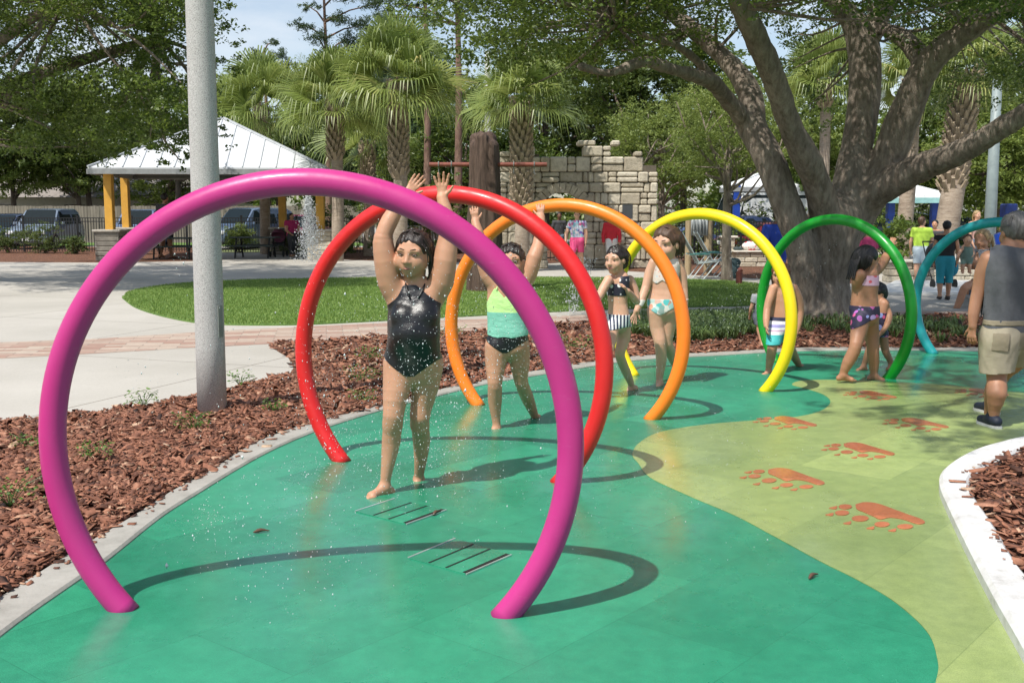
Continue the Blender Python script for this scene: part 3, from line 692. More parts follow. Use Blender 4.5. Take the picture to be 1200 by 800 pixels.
limb(S, [(984, 262, 50, 0), (994, 222, 40, .1), (1002, 180, 36, .2), (1009, 140, 35, .3), (1013, 90, 36, .4), (1011, 50, 38, .5), (998, 22, 28, .5), (975, -6, 24, .6), (950, -60, 20, .8)])
limb(S, [(1012, 60, 28, .5), (1028, 24, 26, .8), (1046, -8, 24, 1.2), (1070, -60, 20, 1.5)], .05)
limb(S, [(992, 268, 46, .2), (1014, 240, 40, .1), (1032, 206, 40, 0), (1048, 168, 38, -.1), (1064, 126, 37, -.3), (1080, 88, 34, -.5), (1100, 62, 30, -.7), (1132, 37, 28, -.9), (1160, 17, 26, -1.1), (1200, 0, 24, -1.3), (1260, -24, 20, -1.6)])
limb(S, [(1084, 82, 26, -.5), (1070, 56, 22, -.2), (1050, 40, 18, .1), (1036, 34, 15, .3), (1020, 10, 12, .6)], .05)
limb(S, [(1016, 232, 38, 0), (1056, 208, 36, -.4), (1090, 192, 33, -.8), (1130, 176, 29, -1.3), (1170, 152, 27, -1.8), (1204, 132, 25, -2.2), (1260, 100, 22, -2.8)])
V, Q = S.mesh(.032); N = normals(V, Q)
def fbm(P, s, seed=0):
    o = 0
    for k, (f, a) in enumerate(((1, 1), (2.1, .5), (4.3, .25))):
        th = seed+k*1.7; o = o+a*np.sin(P[:, 0]*f*s+th+np.sin(P[:, 2]*f*s*.5+th*2))*np.sin(P[:, 1]*f*s+th*1.3+1)*np.cos(P[:, 2]*f*s*.6+th*.7)
    return o
V = V+N*(.022*fbm(V, 3.1)+.012*fbm(V*[1, 1, .35], 16, 3))[:, None]
mk('trunk', V, Q, MATS['oak_bark'], oak, smooth=True)
cl = []
def addcl(x0, x1, y0, y1, Y0, Y1, n, r0=.45, r1=.9):
    for _ in range(n):
        Y = rng.uniform(Y0, Y1); p = U(rng.uniform(x0, x1), rng.uniform(y0, y1), Y); cl.append((*p, rng.uniform(r0, r1)))
addcl(520, 1240, -260, -20, 11, 22, 150, .7, 1.2)
addcl(560, 760, -30, 70, 14, 20, 56, .4, .75)
addcl(480, 620, -60, 28, 16, 21, 24, .4, .7)
addcl(610, 720, 60, 120, 15, 19, 15, .3, .55)
addcl(700, 860, -30, 40, 14, 21, 30, .4, .7)
addcl(870, 1010, -30, 26, 16, 22, 26, .35, .6)
addcl(880, 960, 30, 110, 18.5, 21, 8, .3, .45)
addcl(930, 1000, 100, 150, 19, 21, 8, .22, .4)
addcl(1030, 1130, -30, 50, 16, 22, 26, .35, .65)
addcl(1080, 1230, 30, 125, 18, 22, 30, .35, .6)
addcl(1170, 1260, 60, 110, 14, 17, 10, .3, .5)
addcl(1120, 1230, -40, 20, 11, 15, 14, .4, .7)
low = np.array(cl)
# overhead boughs towards the camera (above the frame): they shade the pad's right side
ov = []
shade = W_([(1000, 412), (1330, 412), (1400, 470), (1330, 540), (1150, 520), (1080, 540), (1010, 520), (1040, 492), (985, 478), (940, 455)])
Ps = np.array(shade); lo2, hi2 = Ps.min(0), Ps.max(0); q = rng.uniform(lo2, hi2, (900, 2)); q = q[inpoly(q, shade)][:115]
for x, y in q:
    h = rng.uniform(7, 9.5); ov.append((x-.419*h, y-.505*h, h, rng.uniform(.22, .5)))
shade2 = W_([(850, 372), (1400, 372), (1400, 412), (990, 410), (860, 412)])+[(9, 15)]
Ps = np.array(shade2); lo2, hi2 = Ps.min(0), Ps.max(0); q = rng.uniform(lo2, hi2, (900, 2)); q = q[inpoly(q, shade2)][:60]
for x, y in q:
    h = rng.uniform(6.8, 9.5); ov.append((x-.419*h, y-.505*h, h, rng.uniform(.3, .6)))
shade3 = W_([(635, 330), (900, 330), (930, 350), (900, 362), (720, 366), (640, 350)])
Ps = np.array(shade3); lo2, hi2 = Ps.min(0), Ps.max(0); q = rng.uniform(lo2, hi2, (900, 2)); q = q[inpoly(q, shade3)][:110]
for x, y in q:
    h = rng.uniform(6.8, 9.5); ov.append((x-.419*h, y-.505*h, h, rng.uniform(.3, .6)))
for _ in range(60):
    ov.append((rng.uniform(-2, 9), rng.uniform(13.5, 19), rng.uniform(7.2, 10.5), rng.uniform(.6, 1.1)))
ov = np.array(ov)
allc = np.concatenate([low, ov])
mb = MB(); tops = [U(a, b, OY+c_) for a, b, c_ in ((700, -60, 2.5), (784, 14, 1.7), (680, 78, -2.6), (722, 28, -1.7), (850, -40, -1.9), (950, -60, .8), (1070, -60, 1.5), (1260, -24, -1.6), (1260, 100, -2.8), (1160, 17, -1.1), (1020, 10, .6), (840, 60, .9))]
hub = np.array([U(850, -40, OY-1.9), U(950, -60, OY+.8), U(1070, -60, OY+1.5)])
tops = np.array([p for p in LP if p[2] > 4.2]+[[3.2, 11.5, 7.8], [2.5, 8.2, 8.0], [1.2, 6.2, 7.8]])
for c in allc[rng.permutation(len(allc))[:260]]:
    e = c[:3]; s0 = tops[np.argmin(((tops-e)**2).sum(1))]; mb.tube(spline([s0, (s0+e)/2+rng.normal(0, .25, 3), e], 4), np.linspace(.032, .008, 9), 5, False)
mb.tube(spline([hub[0], np.array([3.2, 11.5, 7.8]), np.array([2.5, 8.2, 8.0]), np.array([1.2, 6.2, 7.8])], 6), np.linspace(.26, .06, 19), 8)
mb.build('branch', MATS['oak_bark'], oak, smooth=True)
q, tn = clumps(allc, 900); leafmesh('crown', q, .072, MATS['oak_leaf'], oak, .4, tone=tn)
# ---- left live oak, trunk outside the frame
lo = thing('live_oak', 'dense dark live oak crown hanging over the parked cars behind the lamp pole', 'tree', (-14.5, 25, 0), 'live oaks')
mb = MB(); base = np.array([-14.5, 25, 0.])
for e in ((-9.5, 24, 6.3), (-12, 27, 8), (-15, 22, 8), (-17, 26, 7), (-8.4, 26.5, 5.8)):
    e = np.array(e); mb.tube(spline([base-[0, 0, .1], base+[0, 0, 2.6], (base+e)/2+[0, 0, 1.7], e], 6), np.linspace(.42, .07, 19), 9)
cl = []
addcl(-160, 215, -160, 60, 21, 28, 150, .6, 1.1)
addcl(150, 262, -80, 60, 22, 27, 40, .4, .8)
addcl(-60, 235, 55, 130, 21, 28, 80, .45, .85)
addcl(30, 250, 125, 178, 22, 27, 46, .35, .65)
addcl(-60, 90, 120, 165, 23, 28, 10, .35, .6)
addcl(235, 285, -30, 90, 23, 26, 12, .3, .5)
addcl(180, 285, 165, 196, 24, 26, 9, .22, .36)
cl = np.array(cl); far = crownpts((-13, 25, 9), (6.5, 6, 3.5), 60, .8, 1.3)
sh4 = W_([(-60, 334), (235, 332), (330, 318), (330, 305), (200, 304), (-60, 308)]); Ps = np.array(sh4); q = rng.uniform(Ps.min(0), Ps.max(0), (900, 2)); q = q[inpoly(q, sh4)][:95]; h = rng.uniform(6.5, 9.5, len(q))
far = np.r_[far, np.c_[q[:, 0]-.419*h, q[:, 1]-.505*h, h, rng.uniform(.4, .8, len(q))]]; cl = np.concatenate([cl, far])
lt = np.array([[-9.5, 24, 6.3], [-12, 27, 8], [-15, 22, 8], [-8.4, 26.5, 5.8], [-12.5, 25, 4.4]])
for c in cl[rng.permutation(len(cl))[:130]]:
    e = c[:3]; s0 = lt[np.argmin(((lt-e)**2).sum(1))]; mb.tube(spline([s0, (s0+e)/2+rng.normal(0, .3, 3), e], 4), np.linspace(.06, .012, 9), 5, False)
mb.build('trunk', MATS['oak_bark'], lo, smooth=True)
q, tn = clumps(cl, 620); leafmesh('crown', q, .095, MATS['oak_leaf'], lo, .4, tone=tn)
# ---- palms
def palm(label, px, py, Y, Rc, tw=.36, nf=30, boots=1., seed=0, lean=0., group='fan palms', dead=4):
    c = U(px, py, Y); b = np.array([c[0]-lean, Y, 0.]); t = thing('fan_palm', label, 'palm tree', b, group)
    mb = MB(); P = spline([b-[0, 0, .1], (b+c)/2+[.05, 0, 0], c-[0, 0, .25]], 10)
    mb.tube(P, np.linspace(tw*.52, tw*.46, len(P)), 14); mb.build('trunk', MATS['palm_trunk_bark'], t, smooth=True)
    mb = MB(); n = int(95*boots); hB = 1.5*boots+.3
    for i in range(n):
        z = c[2]-.15-hB*i/n; a = i*2.4; d = np.array([math.cos(a), math.sin(a), 0]); q = np.array([c[0]-lean*(1-z/c[2]), Y, z])
        p0 = q+d*(tw*.44)-[0, 0, .12]; p1 = q+d*(tw*.44+.17)+[0, 0, .17]
        s_ = np.array([-d[1], d[0], 0])*.07
        mb.add([p0-s_, p0+s_, p1+s_*.6, p1-s_*.6, p0-s_-d*.06, p0+s_-d*.06, p1+s_*.6-d*.03+[0, 0, .03], p1-s_*.6-d*.03+[0, 0, .03]], [(0, 1, 2, 3), (7, 6, 5, 4), (0, 3, 7, 4), (1, 5, 6, 2), (3, 2, 6, 7)])
    if n: mb.build('boots', boots_m, t)
    def fronds(name, N, e0, e1, mat):
        V = []; F = []; rn = []; nv = 0
        for i in range(N):
            az = i*2.39996+rng.uniform(-.3, .3); el = R_(e0+(e1-e0)*((i+.5)/N)+rng.uniform(-8, 8))
            d = np.array([math.cos(az)*math.cos(el), math.sin(az)*math.cos(el), math.sin(el)])
            lp = Rc*rng.uniform(.30, .5); side = unit(np.cross(d, [0, 0, 1.])) if abs(d[2]) < .98 else np.array([1., 0, 0]); up = np.cross(side, d)
            hub_ = c+d*lp+np.array([0, 0, -.12*Rc*math.cos(el)])
            # petiole
            p0 = c+d*.08; wv = side*.022; V += [p0-wv, p0+wv, hub_+wv*.6, hub_-wv*.6]; F.append((nv, nv+1, nv+2, nv+3)); rn.append(.6); nv += 4
            tilt = rng.uniform(-.9, .9); side2 = side*math.cos(tilt)+up*math.sin(tilt); up2 = np.cross(side2, d)
            nl = 36; fl = Rc*rng.uniform(.5, .86); tone = rng.uniform(0, 1)
            for j in range(nl):
                th = R_(-95+190*j/(nl-1)); dd = d*math.cos(th)+side2*math.sin(th); ll = fl*(.72+.28*math.cos(th*.7))*rng.uniform(.88, 1.08)
                dd = unit(dd+up2*(.10+.25*abs(math.sin(th)))*1.0); ws = np.cross(dd, up2); ws = unit(ws)*ll*.0185
                gr = np.array([0, 0, -1.])
                a0 = hub_; a1 = hub_+dd*ll*.45; a2 = hub_+dd*ll*.76+gr*ll*.10; a3 = hub_+dd*ll*.93+gr*ll*rng.uniform(.25, .62)+rng.normal(0, .03, 3)
                V += [a0-ws*.3, a0+ws*.3, a1+ws, a1-ws, a2+ws*.7, a2-ws*.7, a3]
                F += [(nv, nv+1, nv+2), (nv, nv+2, nv+3), (nv+3, nv+2, nv+4), (nv+3, nv+4, nv+5), (nv+5, nv+4, nv+6)]
                r_ = np.clip(.5*tone+.5*rng.uniform(), 0, 1)*(1 if rng.uniform() > .01 else 1); rn += [r_]*5; nv += 7
        F4 = F
        mk(name, np.array(V), F4, mat, t, loc=(0, 0, 0), rnd=rn)
    fronds('fronds', int(nf*1.05), -26, 84, MATS['palm_leaf'])
    if False: fronds('dead_fronds', max(2, dead//2), -80, -62, MATS['dead_frond'])
    return t
palm('fan palm with a boot-covered trunk standing tallest left of the wooden stump', 466, 92, 34, 2.25, .44, 44, 1.7)
palm('fan palm crowded between two other palms above the picnic shelter', 392, 118, 37, 2.1, .40, 38, 1.0, dead=7)
palm('fan palm with brown dead fronds right above the shelter roof', 306, 120, 43, 2.3, .40, 36, .8, dead=9)
palm('fan palm on a shaggy trunk in front of the stone wall', 611, 112, 30.5, 1.75, .42, 36, 1.9, dead=2)
palm('tall fan palm with a pale smooth trunk and lattice boots behind the oak limb', 1136, 78, 30, 1.9, .62, 30, 1.9, lean=.55, dead=0)
palm('slim fan palm with a brown trunk beside the white roofed shelter', 1071, 92, 33, 1.7, .46, 26, .6, lean=.15, dead=2)
palm('small yellowish fan palm seen between two oak limbs', 968, 92, 46, 2.4, .45, 34, .5, dead=5)
palm('low fan palm behind the tallest one, mostly hidden', 430, 165, 41, 2.0, .4, 26, .8, dead=6)
# ---- small trees, background
def bgtree(label, px, Y, h, rad, n, per, L, leaf, **k):
    x = (px-600)/FPX*Y; return tree('shade_tree', label, (x, Y), h, None, rad, n, per, L, leaf, **k)
bgtree('slender multi-stemmed tree with fine pale leaves beside the wooden posts', 852, 26.5, 3.6, (1.8, 1.4, 1.25), 90, 1500, .062, 'light_leaf', barkm='oak_bark', tr=.13, r0=.3, r1=.55, nb=22)
bgtree('airy pale-leaved tree rising right behind the end of the stone wall', 775, 34, 3.7, (2.1, 1.6, 1.7), 110, 1100, .075, 'light_leaf', barkm='oak_bark', tr=.14, r0=.35, r1=.65, nb=20)
bgs = [
 ('bright crepe-like tree behind the wooden fence at the picture edge', 20, 62, 4.4, (3.9, 2, 1.8), 60, 60, .2, 'light_leaf'),
 ('bright bushy tree behind the parked cars', 95, 63, 4.0, (3.4, 2, 1.8), 50, 60, .2, 'light_leaf'),
 ('light green tree seen under the shelter roof', 205, 64, 3.6, (3.8, 2, 1.6), 50, 60, .2, 'light_leaf'),
 ('tree crown filling the gap left of the lamp pole', 210, 60, 6.4, (4.5, 3, 2.6), 80, 45, .26, 'deep_leaf'),
 ('tall rounded tree touching the pole side sky gap', 262, 60, 6.2, (2.1, 1.7, 3.6), 50, 60, .2, 'light_leaf'),
 ('dark tree behind the shelter palms', 330, 62, 4.6, (4.2, 3, 2.6), 80, 45, .26, 'deep_leaf'),
 ('mid green tree behind the palms and the white car', 440, 60, 6.4, (4.0, 3, 3.8), 110, 45, .26, 'pine_leaf'),
 ('shaded tree behind the wooden stump', 545, 48, 3.8, (4.0, 2.4, 2.6), 100, 60, .2, 'oak_leaf'),
 ('dense tree behind the left end of the stone wall', 640, 54, 6.0, (4.2, 3, 3.6), 110, 48, .24, 'deep_leaf'),
 ('dense tree above the middle of the stone wall', 725, 50, 6.2, (3.6, 3, 3.8), 110, 50, .23, 'deep_leaf'),
 ('leafy tree behind the yellow hoop', 800, 52, 6.4, (3.2, 3, 3.8), 90, 48, .24, 'oak_leaf'),
 ('tree with open crown between the leftmost oak limbs', 880, 50, 4.6, (3, 2.6, 2.4), 60, 50, .22, 'light_leaf'),
 ('small-leaved tree between oak trunk and middle limbs', 955, 52, 4.8, (2.4, 2.4, 2.0), 50, 50, .22, 'light_leaf'),
 ('low tree behind the white roofed shelter', 1030, 62, 4.2, (3.4, 3, 1.9), 60, 48, .24, 'light_leaf'),
 ('bright tree between the two smooth palm trunks', 1098, 50, 5.0, (3.0, 2.4, 3.4), 100, 52, .22, 'oak_leaf'),
 ('wide bright tree behind the grey utility pole', 1165, 46, 4.0, (2.8, 2.4, 2.8), 100, 56, .2, 'light_leaf'),
 ('dark tree at the picture edge behind the lowest oak limb', 1225, 50, 6.6, (4, 3, 4.0), 110, 48, .24, 'deep_leaf'),
 ('tree far left above the crepe-like tree', -30, 60, 6.6, (5, 3, 3.6), 80, 45, .26, 'deep_leaf'),
 ('tree filling the crown gap over the left fence', 110, 64, 6.0, (5, 3, 3.0), 80, 45, .26, 'oak_leaf'),
 ('tall tree right behind the tallest fan palm', 500, 66, 8.2, (4.2, 3, 3.4), 90, 42, .28, 'oak_leaf'),
]
for (lb, px, Y, h, rad, n, per, L, leaf) in bgs:
    bgtree(lb, px, Y, h, rad, n, per*4.5, L*.92, leaf, tr=.2, r0=.7, r1=1.25, nb=16, group='trees behind the park')
# far woods: one unbroken mass well behind everything
Wc = []
for _ in range(1500):
    x = rng.uniform(-58, 62); Y = rng.uniform(80, 96); pxx = 600+x/Y*FPX; hmax = 9.5+1.8*math.sin(x*.31)+1.2*math.sin(x*.83+1) - (1.5 if 270 < pxx < 400 else 0)
    Wc.append((x, Y, rng.uniform(.02, 1)**.8*hmax, rng.uniform(.9, 1.6)))
q, tn = clumps(np.array(Wc), 75); q = q[q[:, 2] > .05]; o = leafmesh('far_woods', q, .42, MATS['oak_leaf'], None, .5, tone=tn[:len(q)], loc=(0, 0, 0)); tag(o, 'unbroken green woods closing the view behind cars and shelters', 'woods', kind='stuff')
# pines
def pine(label, px, Y, h, tufts):
    x = (px-600)/FPX*Y; t = thing('pine_tree', label, 'pine tree', (x, Y, 0), 'tall thin pines'); b = np.array([x, Y, 0.]); top = b+[0, 0, h]
    mb = MB(); P = spline([b-[0, 0, .1], (b+top)/2+[.1, 0, 0], top], 8); mb.tube(P, np.linspace(.2, .06, len(P)), 10); cl = []
    for (tx, ty, r) in tufts:
        c = U(tx, ty, Y+rng.uniform(-1, 1)); cl.append((*c, r)); s0 = P[np.argmin(np.abs(P[:, 2]-c[2]+.5))]; mb.tube([s0, (s0+c)/2+[0, 0, .15], c], [.06, .04, .02], 5, False)
    mb.build('trunk', MATS['pine_bark'], t, smooth=True)
    q, tn = clumps(np.array(cl), 1500, .5); leafmesh('crown', q, .19, MATS['pine_leaf'], t, .2, wr=.22, tone=tn)
pine('thin pine with open tufts reaching into the sky gap', 386, 58, 13, [(352, 30, .6), (372, 44, .7), (395, 22, .7), (410, 46, .8), (362, 8, .5), (386, 62, .6), (425, 30, .8), (400, -6, .8), (440, 5, .8), (372, -20, .7), (420, 60, .7), (436, 50, .7)])
pine('small faint pine top over the shelter palms', 316, 66, 11, [(300, 62, .5), (318, 50, .5), (330, 64, .6), (312, 76, .6), (340, 76, .6), (296, 84, .7), (326, 86, .8), (350, 90, .8)])
pine('tall pine with a reddish trunk behind the tallest fan palm', 536, 44, 13, [(515, -5, .7), (548, 12, .6), (560, -15, .7), (500, 20, .5), (530, -30, .8), (470, 5, .6), (455, 20, .5), (485, -12, .6)])
pine('pine trunk standing left of the stone wall', 500, 46, 12, [(480, -22, .7), (510, -28, .8), (495, 4, .4)])
# hedges and shrubs
def shrub(name, label, c, rad, n, per, L, leaf, cat='bush', group=None, stems=True):
    t = thing(name, label, cat, (c[0], c[1], c[2] if len(c) > 2 else 0), group); base = np.array([c[0], c[1], c[2] if len(c) > 2 else 0.])
    cl = crownpts(base+[0, 0, rad[2]], rad, n, min(rad)*.35, min(rad)*.6, .2); cl = cl[cl[:, 2] > base[2]]
    if stems:
        mb = MB()
        for i in range(7):
            e = cl[rng.integers(len(cl)), :3]; mb.tube([base+rng.normal(0, .05, 3)*[1, 1, 0], (base+e)/2+rng.normal(0, .03, 3), e], [.02, .014, .006], 5, False)
        mb.build('stem', MATS['dark_bark'], t)
    q, tn = clumps(cl, per/(min(rad)*.5)**2.2, .8); q = q[q[:, 2] > base[2]+.02]; leafmesh('leaves', q, L, MATS[leaf], t, .5, tone=tn[:len(q)]); return t
for (px, py, Y, rx, rz, lb) in ((12, 284, 44, .75, .55, 'clipped dark bush at the picture edge in front of the railing'), (52, 286, 43.5, 1.05, .6, 'clipped dark bush in front of the pale blue car'), (88, 289, 43, .4, .35, 'low dark bush beside the railing post'), (281, 287, 44.5, .55, .55, 'small bright bush behind the picnic bench'),
    (400, 285, 41, .6, .5, 'dark bush under the palms behind the red hoop'), (345, 284, 42, .8, .5, 'pinkish bush beside the shelter post'), (455, 287, 40, .8, .5, 'bush behind the girl in the black swimsuit'), (695, 262, 35, .5, .7, 'small bush peeking round the gate arch')):
    x = (px-600)/FPX*Y; shrub('bush', lb, (x, Y), (rx, .6, rz), 34, 170, .06, 'deep_leaf' if 'bright' not in lb else 'light_leaf')
# understory behind the wall and palms
for i, (px, Y, rx, rz, lf, lb) in enumerate([(410, 45, 1.9, 1.3, 'oak_leaf', 'broad shrub under the leaning palm'), (470, 44, 1.6, 1.5, 'light_leaf', 'bright shrub behind the tallest palm trunk'), (520, 43, 1.7, 1.6, 'oak_leaf', 'berry-dotted shrub just left of the wooden stump'), (575, 46, 2, 1.6, 'deep_leaf', 'dark shrub behind the stump'),
    (900, 44, 1.6, 1.1, 'deep_leaf', 'dark shrub behind the split oak stems'), (1035, 40, 1.5, 1.2, 'deep_leaf', 'dark shrub right of the oak trunk'), (1045, 30, .8, .8, 'oak_leaf', 'glossy shrub beside the pink shirt'), (1110, 55, 3, 1.4, 'light_leaf', 'bright hedge-like shrub behind the standing adults'), (1190, 52, 3, 1.5, 'oak_leaf', 'wide shrub behind the bathers at the right'), (795, 42, 1.6, .9, 'deep_leaf', 'shrub behind the railing near the lounge chairs'), (835, 40, 1.6, .7, 'oak_leaf', 'low shrub in front of the railing near the small tree')]):
    shrub('shrub', lb, ((px-600)/FPX*Y, Y), (rx, 1., rz), 40, 60, .13, lf)
# weeds in the mulch
def weed(px, py, s, lb):
    c = G(px, py); t = thing('weed', lb, 'weed', (c[0], c[1], .02), 'weeds growing through the bark'); n = int(90*s); th = rng.uniform(0, 2*np.pi, n); r = .16*s*np.sqrt(rng.uniform(0, 1, n))
    q = np.stack([c[0]+r*np.cos(th), c[1]+r*np.sin(th), .05+rng.uniform(0, .12*s, n)], 1); mb = MB()
    for p in q[:14]: mb.tube([[c[0], c[1], .02], (p+[c[0], c[1], .04])/2+[0, 0, .03], p], .0022, 4, False)
    mb.build('stem', MATS['weed_leaf'], t); leafmesh('leaves', q, .030, MATS['weed_leaf'], t, .8, wr=.6)
for a in [(168, 479, 1, 'wispy weed on the bark edge left of the lamp pole'), (226, 508, 1, 'weed in the bark right below the lamp pole'), (113, 545, .9, 'weed in the bark behind the purple hoop stem'), (12, 598, 1.3, 'large weed at the picture edge near the kerb'), (282, 455, 1, 'weed on the bark edge right of the lamp pole'), (322, 486, .7, 'little weed near the red hoop foot'), (32, 532, .8, 'small weed at the picture edge beside the concrete'), (425, 450, 1.2, 'weed in the bark behind the girl in black'), (432, 425, 1.1, 'weed near the brick path behind the girl in black'), (530, 398, 1.2, 'weed clump beside the orange hoop at the brick path'), (425, 475, .8, 'weed near the far kerb behind the red hoop'), (680, 413, 1.2, 'weed left of the red hoop near the kerb'), (650, 405, 1., 'weed between the girl in lime and the red hoop')]: weed(*a)
# strap-leaf ground cover
def tufts(poly, n, h, lb):
    P = np.array(poly); lo_, hi_ = P.min(0), P.max(0); q = rng.uniform(lo_, hi_, (n*4, 2)); q = q[inpoly(q, poly)][:n]; V = []; F = []; k = 0; rn = []
    for x, y in q:
        t0 = rng.uniform(0, 1)
        for j in range(16):
            a = rng.uniform(0, 2*math.pi); L = h*rng.uniform(.7, 1.3); d = np.array([math.cos(a), math.sin(a), 0]); s_ = np.array([-d[1], d[0], 0])*.007; b = np.array([x, y, .02])+d*.02
            p1 = b+d*L*.35+[0, 0, L*.75]; p2 = b+d*L*.95+[0, 0, L*rng.uniform(.35, .7)]
            V += [b-s_, b+s_, p1+s_, p1-s_, p2]; F += [(k, k+1, k+2, k+3), (k+3, k+2, k+4)]; k += 5; rn += [min(1, .5*t0+.5*rng.uniform())]*2
    o = mk('ground_cover', np.array(V), F, MATS['liriope_leaf'], None, loc=(0, 0, 0), rnd=rn); tag(o, lb, 'ground cover', kind='stuff')
tufts(W_([(722, 392), (745, 377), (900, 375), (900, 392), (850, 403), (790, 404)]), 520, .2, 'strap-leaved ground cover behind the yellow hoop')
tufts(W_([(890, 396), (900, 380), (1130, 378), (1130, 392), (1010, 398)]), 100, .18, 'strap-leaved ground cover round the oak trunk')
tufts(W_([(1000, 392), (1200, 392), (1200, 404), (1060, 404)]), 30, .16, 'sparse strap leaves in the shaded right bed')
# ================================================================== STRUCTURES
m, t, b = newmat('speckled_concrete'); v = texco(t)
c = ramp(t, noise(t, v, 160, 2, .6), [(.34, (.22, .215, .205)), (.46, (.40, .39, .375)), (.62, (.53, .52, .50))])
t.links.new(c, b.inputs['Base Color']); b.inputs['Roughness'].default_value = .8; bump(t, b, noise(t, v, 150, 3), .35, .003); MATS['pole'] = m
metalgrey = pm('grey_steel', (.36, .37, .37), .45, .1, 4, metal=.3); blackm = pm('black_railing', (.012, .012, .013), .4, .1)
orangem = pm('ochre_post', (.62, .33, .045), .55, .12, 3); roofm = pm('white_metal_roof', (.62, .64, .66), .4, .06, 1.5); trimm = pm('roof_fascia', (.28, .29, .29), .5)
# stone
def stonemat(name, c0, c1, c2, mort, bw=.5, rh=.3):
    m, t, b = newmat(name); v = texco(t); n = noise(t, v, 6, 8, .75)
    at = t.nodes.new('ShaderNodeAttribute'); at.attribute_name = 'rnd'
    c = ramp(t, at.outputs['Fac'], [(0, c0), (.5, c1), (1, c2)])
    st = ramp(t, n, [(.3, (.55, .52, .48)), (.5, (.95, .95, .93)), (.7, (1.15, 1.13, 1.1))])
    t.links.new(mixrgb(t, 1., c, st, 'MULTIPLY'), b.inputs['Base Color']); b.inputs['Roughness'].default_value = .9
    bump(t, b, noise(t, v, 14, 6, .7), .7, .04); MATS[name] = m
stonemat('wall_stone', (.40, .35, .27), (.51, .455, .355), (.61, .555, .455), (.1, .1, .1))
mortar = pm('dark_mortar', (.12, .10, .075), .95)
creamst = pm('cream_stone', (.52, .46, .36), .85, .2, 5, .5, 14, .02)
# ---- the near lamp pole
b0 = G(249, 487); top = U(240, 60, b0[1]-.02)
t = thing('lamp_pole', 'thick speckled concrete pole standing in the bark, rising out of the picture', 'pole', b0)
P0 = np.array([b0[0], b0[1], -.05]); P1 = np.array([b0[0]+.012, b0[1]+.0, 7.2])
mb = MB(); Z = np.linspace(0, 1, 12)[:, None]; mb.tube(P0+(P1-P0)*Z, np.linspace(.121, .098, 12), 32); mb.build('shaft', MATS['pole'], t, smooth=True)
mb = MB(); mb.box([b0[0]+.105, b0[1]-.055, .80], (.012, .05, .26), rz=-.5); mb.build('hand_hole_cover', pm('grey_cover', (.2, .22, .2), .5), t)
mb = MB(); mb.bar(P1-[0, 0, .2], P1+[-.9, 0, .1], .07); mb.box(P1+[-1.2, 0, .12], (.6, .3, .12), bev=.03); mb.build('lamp_head', metalgrey, t)
def pole(label, px, ytop, Y, r, mat, name='lamp_pole', cat='pole', top=None):
    x = (px-600)/FPX*Y; z = U(px, ytop, Y)[2]; t = thing(name, label, cat, (x, Y, 0)); mb = MB(); mb.tube([[x, Y, -.05], [x, Y, z*.5], [x, Y, z]], [r*1.15, r, r*.8], 12); mb.build('shaft', mat, t, smooth=True)
    mb = MB(); mb.tube([[x, Y, 0], [x, Y, .12]], r*1.9, 12); mb.build('base_collar', mat, t)
    if top: top(t, x, Y, z)
    return t
pole('thin grey pole rising behind the wooden stump', 572, 60, 33, .10, pm('pale_steel', (.5, .5, .5), .5))
pole('grey utility pole behind the seated mother', 1157, 92, 27, .135, pm('teal_grey_pole', (.24, .29, .29), .5))
# ---- picnic shelter
def hiproof(t, C0, ax, ay, hx, hy, ze, zt, mat, seam, fascia):
    """pyramid roof with standing seams; ax, ay unit plan axes"""
    c = np.array([C0[0], C0[1], 0.]); ax = np.array([*ax, 0.]); ay = np.array([*ay, 0.])
    K = [c+ax*sx*hx+ay*sy*hy+[0, 0, ze] for sx, sy in ((-1, -1), (1, -1), (1, 1), (-1, 1))]; A = c+[0, 0, zt]
    mb = MB(); mb.add(K+[A]+[k-[0, 0, .05] for k in K], [(0, 1, 4), (1, 2, 4), (2, 3, 4), (3, 0, 4), (8, 7, 6, 5), (0, 5, 6, 1), (1, 6, 7, 2), (2, 7, 8, 3), (3, 8, 5, 0)]); r = mb.build('roof', mat, t)
    mb = MB()
    for i in range(4):
        a, b_ = K[i], K[(i+1) % 4]; n = max(5, int(np.linalg.norm(b_-a)/.55)); dn = unit(np.cross(b_-a, A-a)); dn = dn if dn[2] > 0 else -dn
        for j in range(1, n):
            u = j/n; p = a+(b_-a)*u; k_ = 1-abs(2*u-1); e = (a+b_)/2+(A-(a+b_)/2)*k_; q = p+(e-((a+b_)/2)); 
            # rib runs parallel to the slope line until it meets the hip
            mb.bar(p+dn*.012, q+dn*.012, .035, .045)
        mb.bar(a+[0, 0, .02], A+[0, 0, .03], .12, .05)
    mb.build('seam', seam, t)
    mb = MB()
    for i in range(4):
        a, b_ = K[i], K[(i+1) % 4]; o = unit((a+b_)/2-A)*[1, 1, 0]*.03; mb.bar(a-[0, 0, .14]+o, b_-[0, 0, .14]+o, .05, .17)
    mb.build('fascia', fascia, t)
sh = thing('picnic_shelter', 'open picnic shelter with white metal roof and ochre posts on stone piers', 'shelter', ((262-600)/FPX*39.5, 39.5, 0))
cx, cyy = -10.4, 39.8
rot = R_(6); ax = (math.cos(rot), math.sin(rot)); ay = (-math.sin(rot), math.cos(rot))
hiproof(sh, (cx, cyy), ax, ay, 3.85, 3.4, 3.12, 5.0, roofm, pm('roof_seam', (.5, .52, .54), .4), trimm)
pier = pm('grey_block_pier', (.22, .20, .17), .9, .3, 4, .5, 12, .02); capm = pm('pier_cap', (.40, .37, .32), .8)
